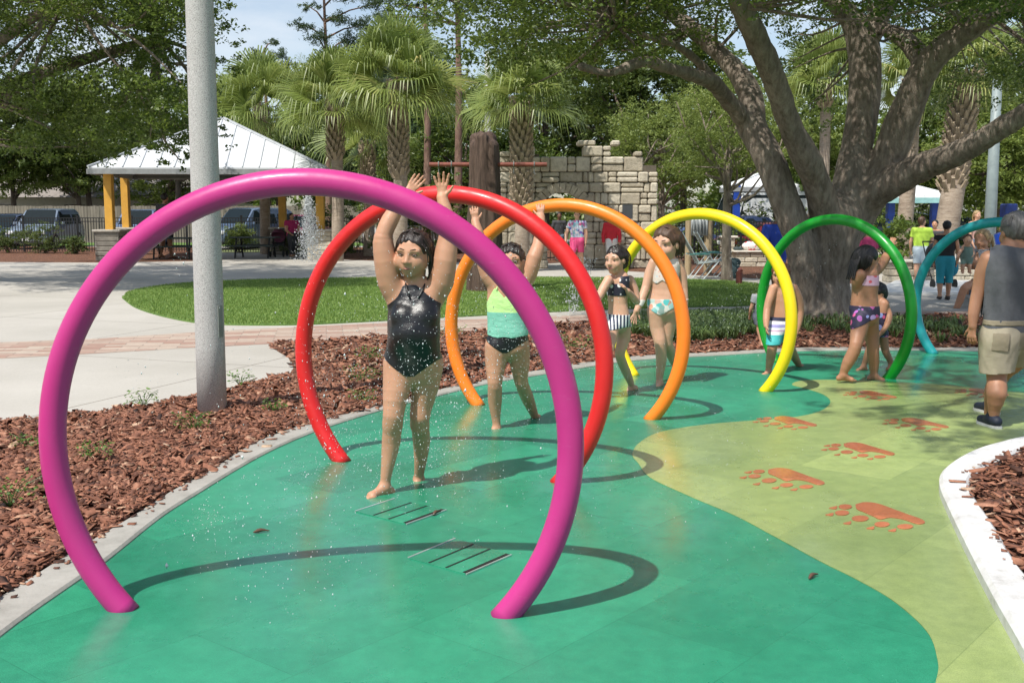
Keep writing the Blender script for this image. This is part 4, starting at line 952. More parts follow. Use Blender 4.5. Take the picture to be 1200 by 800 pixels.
for (px, Y, big_) in ((132, 37.6, 1), (151, 42.3, 0), (333, 42.5, 0), (377, 38.2, 1), (143, 37.4, 0)):
    if px == 143: continue
    x = (px-600)/FPX*Y; mb = MB(); mb.box((x, Y, 2.05), (.27, .27, 2.3), bev=.012); p = mb.build('post', orangem, sh)
    mb = MB()
    for k in range(6): mb.box((x, Y, .08+.165*k), (.82+.02*(k % 2), .8, .155), bev=.02)
    mb.build('pier', pier if px != 377 else creamst, sh); mb = MB(); mb.box((x, Y, 1.02), (.95, .93, .08), bev=.015); mb.build('pier_cap', capm, sh)
mb = MB(); 
for (a, b_) in (((132, 37.6), (377, 38.2)), ((151, 42.3), (333, 42.5)), ((132, 37.6), (151, 42.3)), ((377, 38.2), (333, 42.5))):
    mb.bar([(a[0]-600)/FPX*a[1], a[1], 3.02], [(b_[0]-600)/FPX*b_[1], b_[1], 3.02], .14, .16)
mb.build('beam', pm('beam_green_grey', (.10, .12, .11), .6), sh)
# picnic tables with benches
def picnic(label, px, Y, rz=0):
    x = (px-600)/FPX*Y; t = thing('picnic_table', label, 'picnic table', (x, Y, .01), 'dark picnic tables under the shelter'); m = pm('dark_green_plastic', (.02, .035, .033), .45); c_, s_ = math.cos(rz), math.sin(rz)
    w_ = lambda a, b_, z: (x+a*c_-b_*s_, Y+a*s_+b_*c_, z)
    mb = MB(); mb.box(w_(0, 0, .74), (1.7, .75, .05), rz, .01); mb.build('tabletop', m, t)
    for q in (-.68, .68): mb = MB(); mb.box(w_(0, q, .45), (1.7, .28, .045), rz, .01); mb.build('bench', m, t)
    for q in (-.6, .6):
        mb = MB(); mb.bar(w_(q, -.68, .42), w_(q, .68, .42), .05); mb.bar(w_(q, -.25, .72), w_(q, -.5, .01), .05); mb.bar(w_(q, .25, .72), w_(q, .5, .01), .05); mb.build('leg', blackm, t)
picnic('dark picnic table left of the lamp pole under the shelter', 205, 38.5, .1); picnic('dark picnic table right of the lamp pole under the shelter', 300, 39.5, -.05)
mb = MB(); a = U(228, 303, 38.3)
# ramp slab edge at the shelter
ex = [G2(94, 294), G2(127, 292), G2(127, 306), G2(110, 306)]
# ---- black railings
def railing(name, label, A, B, h, n_post, gap=.11, cat='fence', z0=0.):
    A = np.array([*A, z0]); B = np.array([*B, z0]); t = thing(name, label, cat, (A+B)/2); D = B-A; L = np.linalg.norm(D)
    for i in range(n_post+1):
        p = A+D*i/n_post; mb = MB(); mb.box(p+[0, 0, h/2+.03], (.075, .075, h+.06)); mb.box(p+[0, 0, h+.07], (.1, .1, .03)); mb.build('post', blackm, t)
        if i < n_post:
            q = A+D*(i+1)/n_post; mb = MB()
            for z in (.12, h-.16, h-.02): mb.bar(p+[0, 0, z], q+[0, 0, z], .035, .035)
            k = int(L/n_post/gap)
            for j in range(1, k): c_ = p+(q-p)*j/k; mb.bar(c_+[0, 0, .03], c_+[0, 0, h-.02], .024, .024)
            mb.build('panel', blackm, t)
    return t
railing('railing', 'long black picket railing in front of the parked cars at the left', (-27, 45.5), (-6.5, 44.5), 1.42, 9)
railing('railing', 'black picket railing behind the girls under the palms', (-6.4, 43.5), (1., 43.5), 1.42, 4)
railing('railing', 'black picket railing behind the lounge chairs', (4.5, 36.5), (11.2, 38.5), 1.35, 4)
railing('gate', 'low black picket gate inside the stone arch', G2(632, 306), G2(688, 306), 1.25, 1, .12, 'gate')
# wooden privacy fence
wf = pm('weathered_boards', (.20, .17, .14), .9, .35, 2, .3, 20, stretch=(6, 6, .4))
def woodfence(label, x0, x1, Y, h):
    t = thing('wooden_fence', label, 'fence', ((x0+x1)/2, Y, 0)); n = int((x1-x0)/2.4)
    for i in range(n):
        a = x0+(x1-x0)*i/n; mb = MB()
        for j in range(15): w_ = (x1-x0)/n/15; mb.box((a+w_*(j+.5), Y+rng.uniform(-.01, .01), h/2+rng.uniform(-.02, .02)), (w_*.93, .025, h))
        mb.build('board_panel', wf, t)
        if i: mb = MB(); mb.box((a, Y+.06, h/2), (.12, .1, h)); mb.build('post', wf, t)
woodfence('tall weathered board fence behind the parked cars', -34, 2, 58, 1.95)
# verge and house beyond
sheet('verge', [(-60, 52.5), (60, 52.5), (60, 57.8), (-60, 57.8)], .02, MATS['lawn'])
hs = thing('house', 'low pale roofed house behind the left board fence', 'house', (-26, 70, 0)); hm = pm('house_wall', (.42, .38, .32), .8); hr = pm('house_shingles', (.26, .23, .21), .9, .2, 3)
mb = MB(); mb.box((-26, 70, 1.3), (17, 7, 2.6)); mb.build('wall', hm, hs); mb = MB(); mb.add([(-35, 66, 2.5), (-17, 66, 2.5), (-17, 74, 2.5), (-35, 74, 2.5), (-32.5, 70, 4.6), (-19.5, 70, 4.6)], [(0, 1, 5, 4), (1, 2, 5), (2, 3, 4, 5), (3, 0, 4), (3, 2, 1, 0)]); mb.build('roof', hr, hs)
for x in (-31, -26.5, -22): mb = MB(); mb.box((x, 66.45, 1.5), (1.2, .1, 1.1)); mb.build('window', pm('dark_glass', (.02, .025, .03), .1), hs)
# ---- stone wall with an arch
def stonewall():
    Y = 32.4; t = thing('stone_wall', 'ruin-like wall of stacked tan stone blocks with an arched opening', 'wall', U(680, 312, Y)*[1, 1, 0]); thick = .55
    x0, x1 = (586-600)/FPX*Y, (768-600)/FPX*Y; px2x = lambda p: (p-600)/FPX*Y; z_ = lambda py: U(600, py, Y)[2]
    def topz(x):
        p = 600+x/Y*FPX
        return z_(179 if p < 601 else 173 if p < 636 else 183 if p < 677 else 169 if p < 722 else 186 if p < 741 else 180 if p < 752 else 190)
    axc, azc, ar = px2x(658), z_(252), .66   # arch centre and radius
    V = MB(); fr = []
    r_ = np.random.default_rng(11)
    def blk(xa, xb, za, zb):
        if xb-xa < .04 or zb-za < .04: return
        cx_, cz_ = (xa+xb)/2, (za+zb)/2
        if zb > topz(cx_)+.12: return
        if (abs(cx_-axc) < ar-.05 and cz_ < azc) or (cz_ >= azc-.05 and math.hypot(cx_-axc, cz_-azc) < ar+.13): return
        n0 = len(V.F); dy = r_.uniform(-.035, .035); V.box((cx_, Y+dy, cz_), (xb-xa-.014, thick+r_.uniform(0, .07), zb-za-.014), bev=.036); fr.extend([r_.uniform(0, 1)]*(len(V.F)-n0))
    z = 0.; H_ = 4.3
    while z < H_:
        h = r_.uniform(.22, .5); x = x0
        while x < x1-.02:
            w_ = min(r_.uniform(.2, .7), x1-x)
            if x1-x-w_ < .16: w_ = x1-x
            u = r_.uniform()
            if u < .3: blk(x, x+w_, z, z+h*.5); blk(x, x+w_, z+h*.5, z+h)
            elif u < .45: blk(x, x+w_*.45, z, z+h); blk(x+w_*.45, x+w_, z, z+h)
            else: blk(x, x+w_, z, z+h)
            x += w_
        z += h
    for k in range(15):   # arch ring of wedge stones
        a0, a1 = math.pi*k/15+.012, math.pi*(k+1)/15-.012; n0 = len(V.F)
        q = [(axc+rr*math.cos(a), azc+rr*math.sin(a)) for rr, a in ((ar, a0), (ar+.27, a0), (ar+.27, a1), (ar, a1))]
        V.add([(a, Y-.33, b_) for a, b_ in q]+[(a, Y+.3, b_) for a, b_ in q], [(0, 1, 2, 3), (7, 6, 5, 4), (0, 4, 5, 1), (1, 5, 6, 2), (2, 6, 7, 3), (3, 7, 4, 0)]); fr.extend([r_.uniform(0, .7)]*(len(V.F)-n0))
    mk('stone_blocks', np.concatenate(V.V), V.F, MATS['wall_stone'], t, rnd=fr)
    core = MB(); w1 = axc-ar-.02; w2 = axc+ar+.02
    for (a, b_) in ((x0+.05, w1), (w2, x1-.05)): core.box(((a+b_)/2, Y, (topz((a+b_)/2)-.2)/2), (b_-a, .42, topz((a+b_)/2)-.2))
    core.box((axc, Y, (azc+ar+.12+z_(183))/2), (2*ar+.04, .42, z_(183)-azc-ar-.22)); core.build('core', mortar, t)
    mb = MB(); mb.box((px2x(733), Y-.30, z_(248)), (.30, .08, .40)); mb.build('sign_plate', pm('slate_plate', (.06, .065, .07), .5), t)
    # lower stub of wall running back on the right
stonewall()
# ---- wooden stump with iron rods
m, tt, b = newmat('carved_wood'); v = texco(tt, (1, 1, .12)); n = noise(tt, v, 16, 8, .75)
tt.links.new(ramp(tt, n, [(.3, (.035, .022, .016)), (.5, (.10, .062, .045)), (.72, (.19, .13, .10))]), b.inputs['Base Color']); b.inputs['Roughness'].default_value = .8; bump(tt, b, n, 1., .05); MATS['wood'] = m
Y = 23.; c = U(568, 340, Y); S = Sdf(); zt = U(568, 163, Y)[2]
t = thing('wooden_stump', 'tall dark carved tree stump feature pierced by a reddish iron rod', 'stump', (c[0], Y, 0))
for k in range(7):
    a = k*.9; d = np.array([math.cos(a)*.17, math.sin(a)*.17, 0]); S.rc(c*[1, 1, 0]+d*1.35+[0, 0, -.1], c*[1, 1, 0]+d*.95+[0, 0, zt-(.0 if k % 2 else .16)], .19, .15, .03)
S.rc(c*[1, 1, 0]+[0, 0, 0], c*[1, 1, 0]+[0, 0, zt-.25], .26, .2, .05)
V, Q = S.mesh(.03); N = normals(V, Q); V = V+N*(.022*fbm(V*[1, 1, .25], 9, 2)+.012*fbm(V*[1, 1, .1], 30, 5))[:, None]; mk('trunk', V, Q, MATS['wood'], t, smooth=True)
rod = pm('rusty_rod', (.20, .055, .035), .6, .3, 10)
p0, p1 = U(503, 193, Y-.05), U(641, 193, Y-.05); mb = MB(); mb.tube([p0, p1], .048, 12); r1 = mb.build('rod', rod, t, smooth=False)
for px in (514, 529, 602, 626):
    q = U(px, 193, Y-.05); mb = MB(); mb.tube(q+np.array([[0, .06*math.cos(a), .06*math.sin(a)] for a in np.linspace(0, 6.28, 13)]), .012, 6); mb.tube([q-[0, 0, .06], q-[0, 0, .17], q+[.03, 0, -.2]], .01, 6); mb.build('hook', pm('grey_hook', (.2, .21, .2), .5), t)
# ---- right-hand shelter
sr = thing('white_shelter', 'small white roofed shelter with teal edge and blue posts right of the oak', 'shelter', ((1060-600)/FPX*38, 38, 0))
hiproof(sr, ((1056-600)/FPX*38, 38), (1, 0), (0, 1), 1.27, 1.2, 2.18, 2.62, pm('bright_white_roof', (.8, .82, .82), .5, .03), pm('bright_seam', (.7, .72, .72), .5), pm('teal_edge', (.30, .55, .54), .5))
bluem = pm('royal_blue_post', (.012, .055, .33), .4)
for dx in (-.75, .75): mb = MB(); mb.box(((1056-600)/FPX*38+dx, 37.2, 1.08), (.24, .24, 2.15), bev=.01); mb.build('post', bluem, sr)
sr = thing('white_shelter', 'larger white roofed shelter with blue posts behind the slender tree', 'shelter', ((880-600)/FPX*45, 45, 0))
hiproof(sr, ((886-600)/FPX*45, 45), (1, 0), (0, 1), 1.3, 1.3, 2.68, 3.18, pm('bright_white_roof', (.8, .82, .82), .5), pm('bright_seam', (.7, .72, .72), .5), trimm)
for px in (861, 912): mb = MB(); mb.box(((px-600)/FPX*43.8, 43.8, 1.36), (.26, .26, 2.7), bev=.01); mb.build('post', bluem, sr)
# ---- low stone planters and piers at the right
def planter(label, px0, px1, ptop, pbot, mat, name='planter_wall'):
    a, b_ = G(px0, pbot), G(px1, pbot); Y = a[1]; z = U(px0, ptop, Y)[2]; t = thing(name, label, 'wall', ((a+b_)/2)); mb = MB(); n = 3; r_ = np.random.default_rng(px0); fr = []
    for i in range(n):
        x = a[0]
        while x < b_[0]-.05:
            w_ = min(r_.uniform(.3, .7), b_[0]-x); n0 = len(mb.F); mb.box((x+w_/2, Y+.2+r_.uniform(-.02, .02), z*(i+.5)/n), (w_-.012, .45, z/n-.01), bev=.02); fr += [r_.uniform(.4, 1)]*(len(mb.F)-n0); x += w_
    mk('stone_blocks', np.concatenate(mb.V), mb.F, mat, t, rnd=fr)
    mb = MB(); mb.box(((a[0]+b_[0])/2, Y+.2, z+.035), (b_[0]-a[0]+.1, .55, .06), bev=.015); mb.build('coping', capm2, t); return t
capm2 = pm('light_cap', (.60, .56, .48), .8, .1)
stonemat('cream_blocks', (.42, .36, .27), (.52, .46, .36), (.62, .57, .47), 0)
planter('low cream stone planter wall behind the yellow hoop', 861, 905, 296, 313, MATS['cream_blocks'])
planter('cream stone pier at the left end of the planter wall', 846, 862, 279, 312, MATS['cream_blocks'], 'stone_pier')
planter('rough tan stone seat wall behind the standing adults', 1040, 1150, 308, 331, MATS['cream_blocks'])
sheet('plaza', [G2(1020, 346), G2(1330, 346), G2(1330, 331), G2(1050, 331)], .06, pm('bleached_concrete', (.66, .66, .64), .8, .06), .05)
# slanted boards on posts near lounge chairs
Y = 29.; t = thing('water_chute', 'clear corrugated sheet hung between two wooden posts', 'water feature', ((830-600)/FPX*Y, Y, 0)); pw = pm('pale_timber', (.33, .25, .15), .85, .2, 3, .4, 20, stretch=(5, 5, .4))
for px, r in ((806, .09), (829, .11)): x = (px-600)/FPX*Y; mb = MB(); mb.tube([[x, Y, -.05], [x, Y, U(px, 246, Y)[2]]], r, 10); mb.build('post', pw, t, smooth=False)
m, tt, b = newmat('wet_plastic_sheet'); tt.links.new(ramp(tt, noise(tt, texco(tt, (3, 1, .6)), 5, 6), [(.35, (.22, .24, .25)), (.7, (.5, .53, .54))]), b.inputs['Base Color']); b.inputs['Roughness'].default_value = .2; b.inputs['Alpha'].default_value = .93; MATS['sheet'] = m
V = []; F = []; x0, x1 = (804-600)/FPX*Y+.1, (832-600)/FPX*Y-.1
for i in range(21):
    x = x0+(x1-x0)*i/20
    for z in (U(800, 276, Y)[2], U(800, 248, Y)[2]): V.append((x, Y-.13+.03*math.sin(i*1.6), z))
for i in range(20): F.append((2*i, 2*i+2, 2*i+3, 2*i+1))
o = mk('sheet', V, F, m, t, smooth=True); so_ = o.modifiers.new('s', 'SOLIDIFY'); so_.thickness = .02
# folding lounge chairs
fab = pm('grey_sling', (.17, .19, .18), .7, .15, 8); tub = pm('chair_tube', (.55, .62, .62), .3, metal=.5)
def lounge(label, px, py, k=1.):
    o = G(px, py); Y = o[1]; t = thing('lounge_chair', label, 'lounge chair', o, 'folding lounge chairs on the lawn edge')
    q = lambda x, y, z: o+np.array([x, y, z])*k
    def sling(name, a, b_, w_):
        mb = MB(); a, b_ = np.array(a), np.array(b_); d = np.cross(unit(b_-a), [0, 1, 0])*.015
        mb.add([q(*(a+[0, -w_, 0])), q(*(b_+[0, -w_, 0])), q(*(b_+[0, w_, 0])), q(*(a+[0, w_, 0]))]+[q(*(a+[0, -w_, 0]-d)), q(*(b_+[0, -w_, 0]-d)), q(*(b_+[0, w_, 0]-d)), q(*(a+[0, w_, 0]-d))], [(0, 1, 2, 3), (7, 6, 5, 4), (0, 4, 5, 1), (1, 5, 6, 2), (2, 6, 7, 3), (3, 7, 4, 0)]); mb.build(name, fab, t)
    sling('backrest', (-.12, 0, .42), (-.52, 0, 1.12), .26); sling('seat', (-.12, 0, .40), (.38, 0, .44), .26)
    mb = MB()
    for s in (-.28, .28):
        mb.tube([q(-.1, s, .40), q(-.54, s, 1.16)], .014, 6); mb.tube([q(-.14, s, .40), q(.4, s, .46)], .014, 6); mb.tube([q(-.3, s, .0), q(.15, s, .60), q(-.36, s, .62)], .014, 6); mb.tube([q(.38, s, .46), q(.0, s, .012), q(-.1, s, .012)], .014, 6)
    mb.tube([q(-.3, -.28, .012), q(-.3, .28, .012)], .014, 6); mb.tube([q(0, -.28, .012), q(0, .28, .012)], .014, 6); mb.build('frame', tub, t)
    for s in (-.29, .29): mb = MB(); mb.box(q(-.1, s, .63), (.5*k, .05*k, .03*k), bev=.01); mb.build('armrest', pm('teal_armrest', (.05, .18, .17), .4), t)
lounge('grey folding lounge chair nearer to the wooden posts', 822, 327, 1.0); lounge('grey folding lounge chair nearer to the slender tree', 838, 324, 1.0)
# bags and small things
def blob(name, label, cat, prims, mat, h=.02, loc=None, **k):
    S = Sdf()
    for p in prims: (S.el if p[0] == 'e' else S.rc)(*p[1:])
    V, Q = S.mesh(h); V = V+normals(V, Q)*(.004*fbm(V, 22))[:, None]; o = mk(name, V, Q, mat, None, loc=loc, smooth=True); return tag(o, label, cat, **k)
c = G(857, 327); blob('bag', 'dark teal tote bag slumped beside the lounge chairs', 'bag', [('e', c+[0, 0, .2], (.24, .16, .22), None, .03), ('e', c+[.03, 0, .42], (.2, .12, .12), None, .05)], pm('dark_bag', (.03, .06, .065), .7, .4, 12))
c = G(858, 322)+[0, 0, .3]; blob('bag', 'bright teal bag behind the tote by the lounge chairs', 'bag', [('e', c, (.16, .12, .12), None, .03), ('rc', c-[0, 0, .28], c, .1, .12, .03)], pm('teal_bag', (.03, .22, .20), .6))
Yp = G(861, 313)[1]+.2; c = U(880, 288, Yp); 
m, tt, b = newmat('red_white_floral'); vo = tt.nodes.new('ShaderNodeTexVoronoi'); vo.inputs['Scale'].default_value = 9; tt.links.new(texco(tt), vo.inputs['Vector']); tt.links.new(ramp(tt, vo.outputs['Distance'], [(.35, (.70, .03, .04)), (.45, (.8, .76, .72))]), b.inputs['Base Color']); MATS['floral_bag'] = m
c[2] = U(861, 296, Yp)[2]+.06+.14; blob('bag', 'red and white flowered bag lying on the planter wall', 'bag', [('e', c, (.28, .16, .15), None, .03), ('e', c+[.22, 0, .02], (.16, .13, .12), None, .05)], m)
c = c+[-.42, 0, -.08]; blob('bag', 'small dark bag left of the flowered one on the planter wall', 'bag', [('e', c, (.12, .1, .06), None, .03), ('e', c+[.1, 0, 0], (.1, .08, .05), None, .03)], pm('dark_bag2', (.04, .06, .06), .7))
c = G(866, 334); t = thing('bollard', 'short rust red ground spout on the lawn edge beside the tote bag', 'bollard', c); mb = MB(); mb.tube([c, c+[0, 0, .30]], .075, 12); mb.build('pipe', pm('rust_red', (.14, .035, .025), .6), t); mb = MB(); mb.tube([c+[0, 0, .30], c+[0, 0, .34], c+[.05, 0, .37]], .06, 10); mb.build('spout', pm('rust_red', (.14, .035, .025), .6), t)
# blue play tower bits at the right edge
Y = 24.; t = thing('play_tower', 'bright blue play tower with barrel slide behind the man in the tank top', 'play equipment', ((1178-600)/FPX*Y, Y, 0)); pb = pm('play_blue', (.01, .07, .50), .3, .05)
x = (1178-600)/FPX*Y; mb = MB(); mb.box((x, Y, U(0, 250, Y)[2]), (.28, .3, .42), bev=.03); mb.build('box', pm('play_navy', (.012, .03, .16), .4), t)
mb = MB(); mb.tube([[x+.1, Y, U(0, 298, Y)[2]], [x, Y, U(0, 284, Y)[2]], [x-.06, Y, U(0, 272, Y)[2]]], [.2, .24, .22], 16); mb.build('barrel', pb, t, smooth=True)
mb = MB(); mb.tube([[x+.05, Y, 0], [x, Y, U(0, 240, Y)[2]]], .06, 10); mb.tube([[x+1.1, Y+.5, 0], [x+1.1, Y+.5, 2.4]], .06, 10); mb.build('pole', bluem, t)
mb = MB(); mb.tube([[x+.3, Y, 1.], [x+1, Y+.2, .6], [x+1.7, Y-.2, .15]], .25, 14); mb.build('slide', pb, t, smooth=True)
# ================================================================== CARS
glassm = pm('car_glass', (.012, .018, .020), .12, .1, spec=.22); tyre = pm('tyre_rubber', (.015, .015, .015), .8); rimm = pm('alloy_rim', (.45, .46, .47), .3, metal=.8); lampm = pm('headlamp', (.75, .77, .78), .1); redl = pm('tail_lamp', (.4, .01, .01), .2)
def car(label, px, Y, yaw, col, kind='suv', L=4.6, W=1.85, H=1.7, name='parked_car', cat='car', roofc=None):
    x = (px-600)/FPX*Y; t = thing(name, label, cat, (x, Y, .01), 'cars parked behind the railings')
    c_, s_ = math.cos(yaw), math.sin(yaw)      # local +y = front
    def Wd(P): P = np.asarray(P, float).reshape(-1, 3); return np.stack([x+P[:, 0]*c_-P[:, 1]*s_, Y+P[:, 0]*s_+P[:, 1]*c_, P[:, 2]+.01], 1)
    h = L/2; belt = .58*H
    prof = {'suv': [(-h, .30, .55*H, 0), (-h+.05, .22, belt, 0), (-h+.25, .2, belt, .93), (-h+.6, .2, belt, 1.), (.05, .2, belt, 1.), (.42, .2, belt, .97), (1.05, .2, belt*.99, 0), (h-.35, .22, belt*.90, 0), (h-.05, .28, belt*.78, 0), (h, .34, belt*.62, 0)],
            'sedan': [(-h, .30, .52*H, 0), (-h+.08, .22, belt, 0), (-h+.65, .2, belt*1.02, 0), (-h+1.35, .2, belt, .96), (-.1, .2, belt, 1.), (.35, .2, belt, .95), (1.1, .2, belt*.97, 0), (h-.35, .22, belt*.86, 0), (h-.05, .28, belt*.72, 0), (h, .34, belt*.55, 0)],
            'van': [(-h, .32, .52*H, 0), (-h+.02, .25, .52*H, .93), (-h+.3, .25, .52*H, 1.), (1.1, .25, .52*H, 1.), (1.55, .25, .5*H, .95), (h-.75, .25, .47*H, 0), (h-.1, .3, .40*H, 0), (h, .34, .28*H, 0)]}[kind]
    V = []; F = []; n = len(prof)
    for (y, z0, zb, rf) in prof:
        zr = H*rf if rf else zb+.03; e = .04 if abs(y) > h-.1 else 0; wt = W/2-.05-e; wr = (W/2-.24 if kind != 'van' else W/2-.13) if rf else W/2-.16-e; wr2 = wr-.1
        V += [(-wt+.06, y, z0), (-W/2+e, y, z0+.22), (-W/2+e+.01, y, (z0+zb)/2+.08), (-wt, y, zb), (-wr, y, zr-.05 if rf else zr-.01), (-wr2, y, zr), (wr2, y, zr), (wr, y, zr-.05 if rf else zr-.01), (wt, y, zb), (W/2-e-.01, y, (z0+zb)/2+.08), (W/2-e, y, z0+.22), (wt-.06, y, z0)]
    for i in range(n-1):
        for j in range(12): F.append((i*12+j, (i+1)*12+j, (i+1)*12+(j+1) % 12, i*12+(j+1) % 12))
    F += [tuple(range(12)), tuple((n-1)*12+j for j in range(11, -1, -1))]
    body = pm('car_paint_'+label[:12], col, .25, .04, 2, coat=.6); o = mk('body', Wd(V), F, body, t); autosmooth(o, 30)
    A = np.array(V).reshape(n, 12, 3); ri = [i for i in range(n) if prof[i][3]]; i0, i1 = ri[0], ri[-1]
    def quad(name, P, off, mat=glassm):
        P = np.array(P); nn = unit(np.cross(P[1]-P[0], P[3]-P[0])); cc = P.mean(0)
        if np.dot(nn, cc-np.array([0, cc[1]*.0, .8])) < 0 and abs(nn[2]) < .99: nn = -nn
        P = cc+(P-cc)*off; P2 = P+nn*.012; P3 = P-nn*.01
        mk(name, Wd(np.concatenate([P2, P3])), [(0, 1, 2, 3), (7, 6, 5, 4), (0, 4, 5, 1), (1, 5, 6, 2), (2, 6, 7, 3), (3, 7, 4, 0)], mat, t)
    quad('windscreen', [A[i1+1, 4]+[0, 0, .025], A[i1+1, 7]+[0, 0, .025], A[i1, 6]+[.07, 0, .02], A[i1, 5]+[-.07, 0, .02]], .92)
    quad('rear_window', [A[i0-1, 4]+[0, 0, .025], A[i0-1, 7]+[0, 0, .025], A[i0, 6]+[.05, 0, .02], A[i0, 5]+[-.05, 0, .02]], .86)
    for (k, m_) in ((3, 4), (8, 7)):
        yy = [prof[i0][0]+.1, (prof[i0][0]+prof[i1][0])/2-.15, prof[i1][0]+.02]
        for a in range(2):
            xb, xr = A[i0, k][0], A[i0, m_][0]; zb = prof[i0][2]; zr = H*.96-.05
            quad('side_window', [(xb, yy[a]+.06, zb+.03), (xb, yy[a+1]+(.28 if a else -.03), zb+.03), (xr, yy[a+1]-.03, zr), (xr, yy[a]+.1, zr)], .95)
    for sy in (-1, 1):
        for sx in (-1, 1):
            yc = sy*(h-.88); r = .34 if kind != 'sedan' else .31; c0 = np.array([sx*(W/2-.2), yc, r]); 
            mb = MB(); mb.tube(Wd([c0, c0+[sx*.04, 0, 0], c0+[sx*.2, 0, 0], c0+[sx*.22, 0, 0]]), [r*.9, r, r, r*.93], 20); wh = mb.build('wheel', tyre, t, loc=None)
            mb = MB(); mb.tube(Wd([c0+[sx*.205, 0, 0], c0+[sx*.225, 0, 0]]), [r*.62, r*.6], 14); mb.build('rim', rimm, wh)
            arch = MB(); arch.tube(Wd([c0-[sx*.02, 0, 0], c0+[sx*.185, 0, 0]]), r*1.14, 20); arch.build('wheel_arch', pm('arch_black', (.01, .01, .01), .9), t)
    zf = belt*.70 if kind != 'van' else .36*H
    for sx in (-1, 1):
        mb = MB(); mb.box(Wd([sx*(W/2-.30), h-.02, zf])[0], (.36, .14, .16), yaw, .03); mb.build('headlight', lampm, t)
        mb = MB(); mb.box(Wd([sx*(W/2-.18), -h+.02, zf*1.25])[0], (.16, .1, .3), yaw, .03); mb.build('tail_light', redl, t)
        mb = MB(); mb.box(Wd([sx*(W/2+.09), .78, belt+.08])[0], (.2, .09, .14), yaw, .03); mb.build('wing_mirror', body, t)
    mb = MB(); mb.box(Wd([0, h-.0, zf-.02])[0], (.9, .1, .18), yaw, .02); mb.build('grille', pm('grille_black', (.015, .015, .016), .4), t)
    mb = MB(); mb.box(Wd([0, h+.04, zf-.28])[0], (.34, .02, .15), yaw); mb.build('number_plate', pm('plate_white', (.7, .7, .68), .5), t)
    mb = MB(); mb.box(Wd([0, h+.0, .30])[0], (W-.3, .12, .16), yaw, .03); mb.build('bumper', pm('bumper_dark', (.03, .03, .03), .6), t)
PI = math.pi
car('pale blue-grey people carrier facing the park behind the clipped bush', 57, 50.5, PI+.03, (.15, .19, .25), 'suv', 4.7, 1.95, 1.78)
car('dark blue car half hidden at the picture edge', 14, 52.5, PI-.1, (.025, .04, .08), 'sedan', 4.6, 1.8, 1.55)
car('blue-grey hatchback between the ochre shelter posts', 168, 51, PI+.05, (.14, .19, .30), 'suv', 4.5, 1.9, 1.75)
car('dark blue-grey pickup-like car right of the lamp pole', 292, 50, PI-.5, (.09, .13, .20), 'suv', 4.9, 1.95, 1.82)
car('magenta red car beside the shelter post', 352, 52, PI-.2, (.20, .01, .06), 'sedan', 4.4, 1.8, 1.5)
car('white car seen behind the head of the girl in black', 487, 50, PI/2, (.6, .61, .6), 'suv', 4.6, 1.9, 1.7)
car('dark blue sedan with a bright windscreen behind the yellow hoop', 868, 44, PI/2+.5, (.03, .045, .10), 'sedan', 4.4, 1.8, 1.5)
car('dark red car behind the railing left of the oak', 895, 41.5, PI/2+.2, (.13, .008, .012), 'sedan', 4.2, 1.75, 1.25)
car('blue car behind the wooden posts', 822, 46, PI/2, (.04, .08, .18), 'sedan', 4.6, 1.8, 1.5)
car('tall white van with dark side windows left of the oak', 892, 49, PI/2+.35, (.68, .69, .69), 'van', 5.6, 2.0, 2.55, name='white_van', cat='van')
car('dark car glimpsed behind the adults at the right', 1030, 52, PI/2, (.03, .04, .05), 'suv', 4.6, 1.85, 1.6)
car('silver car glimpsed between palm trunk and seat wall', 1105, 56, PI/2+.2, (.22, .23, .24), 'suv', 4.6, 1.85, 1.6)
# ================================================================== PEOPLE
def skinmat(name, c):
    m, t, b = newmat(name); v = texco(t)
    n = noise(t, v, 7, 5, .6)
    t.links.new(ramp(t, n, [(.3, tuple(x*.88 for x in c)), (.7, tuple(x*1.1 for x in c))]), b.inputs['Base Color'])
    b.inputs['Roughness'].default_value = .5; b.inputs['Specular IOR Level'].default_value = .4
    b.inputs['Subsurface Weight'].default_value = .12; b.inputs['Subsurface Radius'].default_value = (.02, .008, .004); b.inputs['Subsurface Scale'].default_value = .6
    bump(t, b, noise(t, v, 90, 4), .12, .003); MATS[name] = m
skinmat('skin_light', (.58, .335, .225)); skinmat('skin_tan', (.50, .262, .162)); skinmat('skin_olive', (.37, .185, .108)); skinmat('skin_brown', (.16, .075, .045)); skinmat('skin_pale', (.60, .38, .28))
def hairmat(name, c, wet=.3):
    m, t, b = newmat(name); n = noise(t, texco(t, (1, 1, .18)), 70, 6, .7)
    t.links.new(ramp(t, n, [(.3, tuple(x*.5 for x in c)), (.7, tuple(x*1.5 for x in c))]), b.inputs['Base Color']); b.inputs['Roughness'].default_value = .32 if wet > .5 else .5
    bump(t, b, n, .8, .008); MATS[name] = m
hairmat('hair_dark', (.020, .012, .009), 1); hairmat('hair_brown', (.075, .038, .020)); hairmat('hair_black', (.010, .008, .008)); hairmat('hair_grey', (.10, .095, .09)); hairmat('hair_blond', (.35, .24, .12)); hairmat('hair_auburn', (.14, .05, .022))
eyew = pm('eye_white', (.70, .68, .66), .2, .02); eyed = pm('eye_dark', (.02, .012, .008), .15); browm = pm('brow_dark', (.05, .03, .02), .8); lipm = pm('lip_rose', (.34, .11, .09), .4, .05)
def frameM(f):   # scale the depth axis: columns handled as rotation rows
    f = unit(f); u = np.array([0, 0, 1.]); s = unit(np.cross(f, u)); return s, f
def ellM(f, k):
    """linear map that squashes the forward axis by 1/k (k<1 = flatter body)"""
    f = unit(f); return np.eye(3)+(1/k-1)*np.outer(f, f)
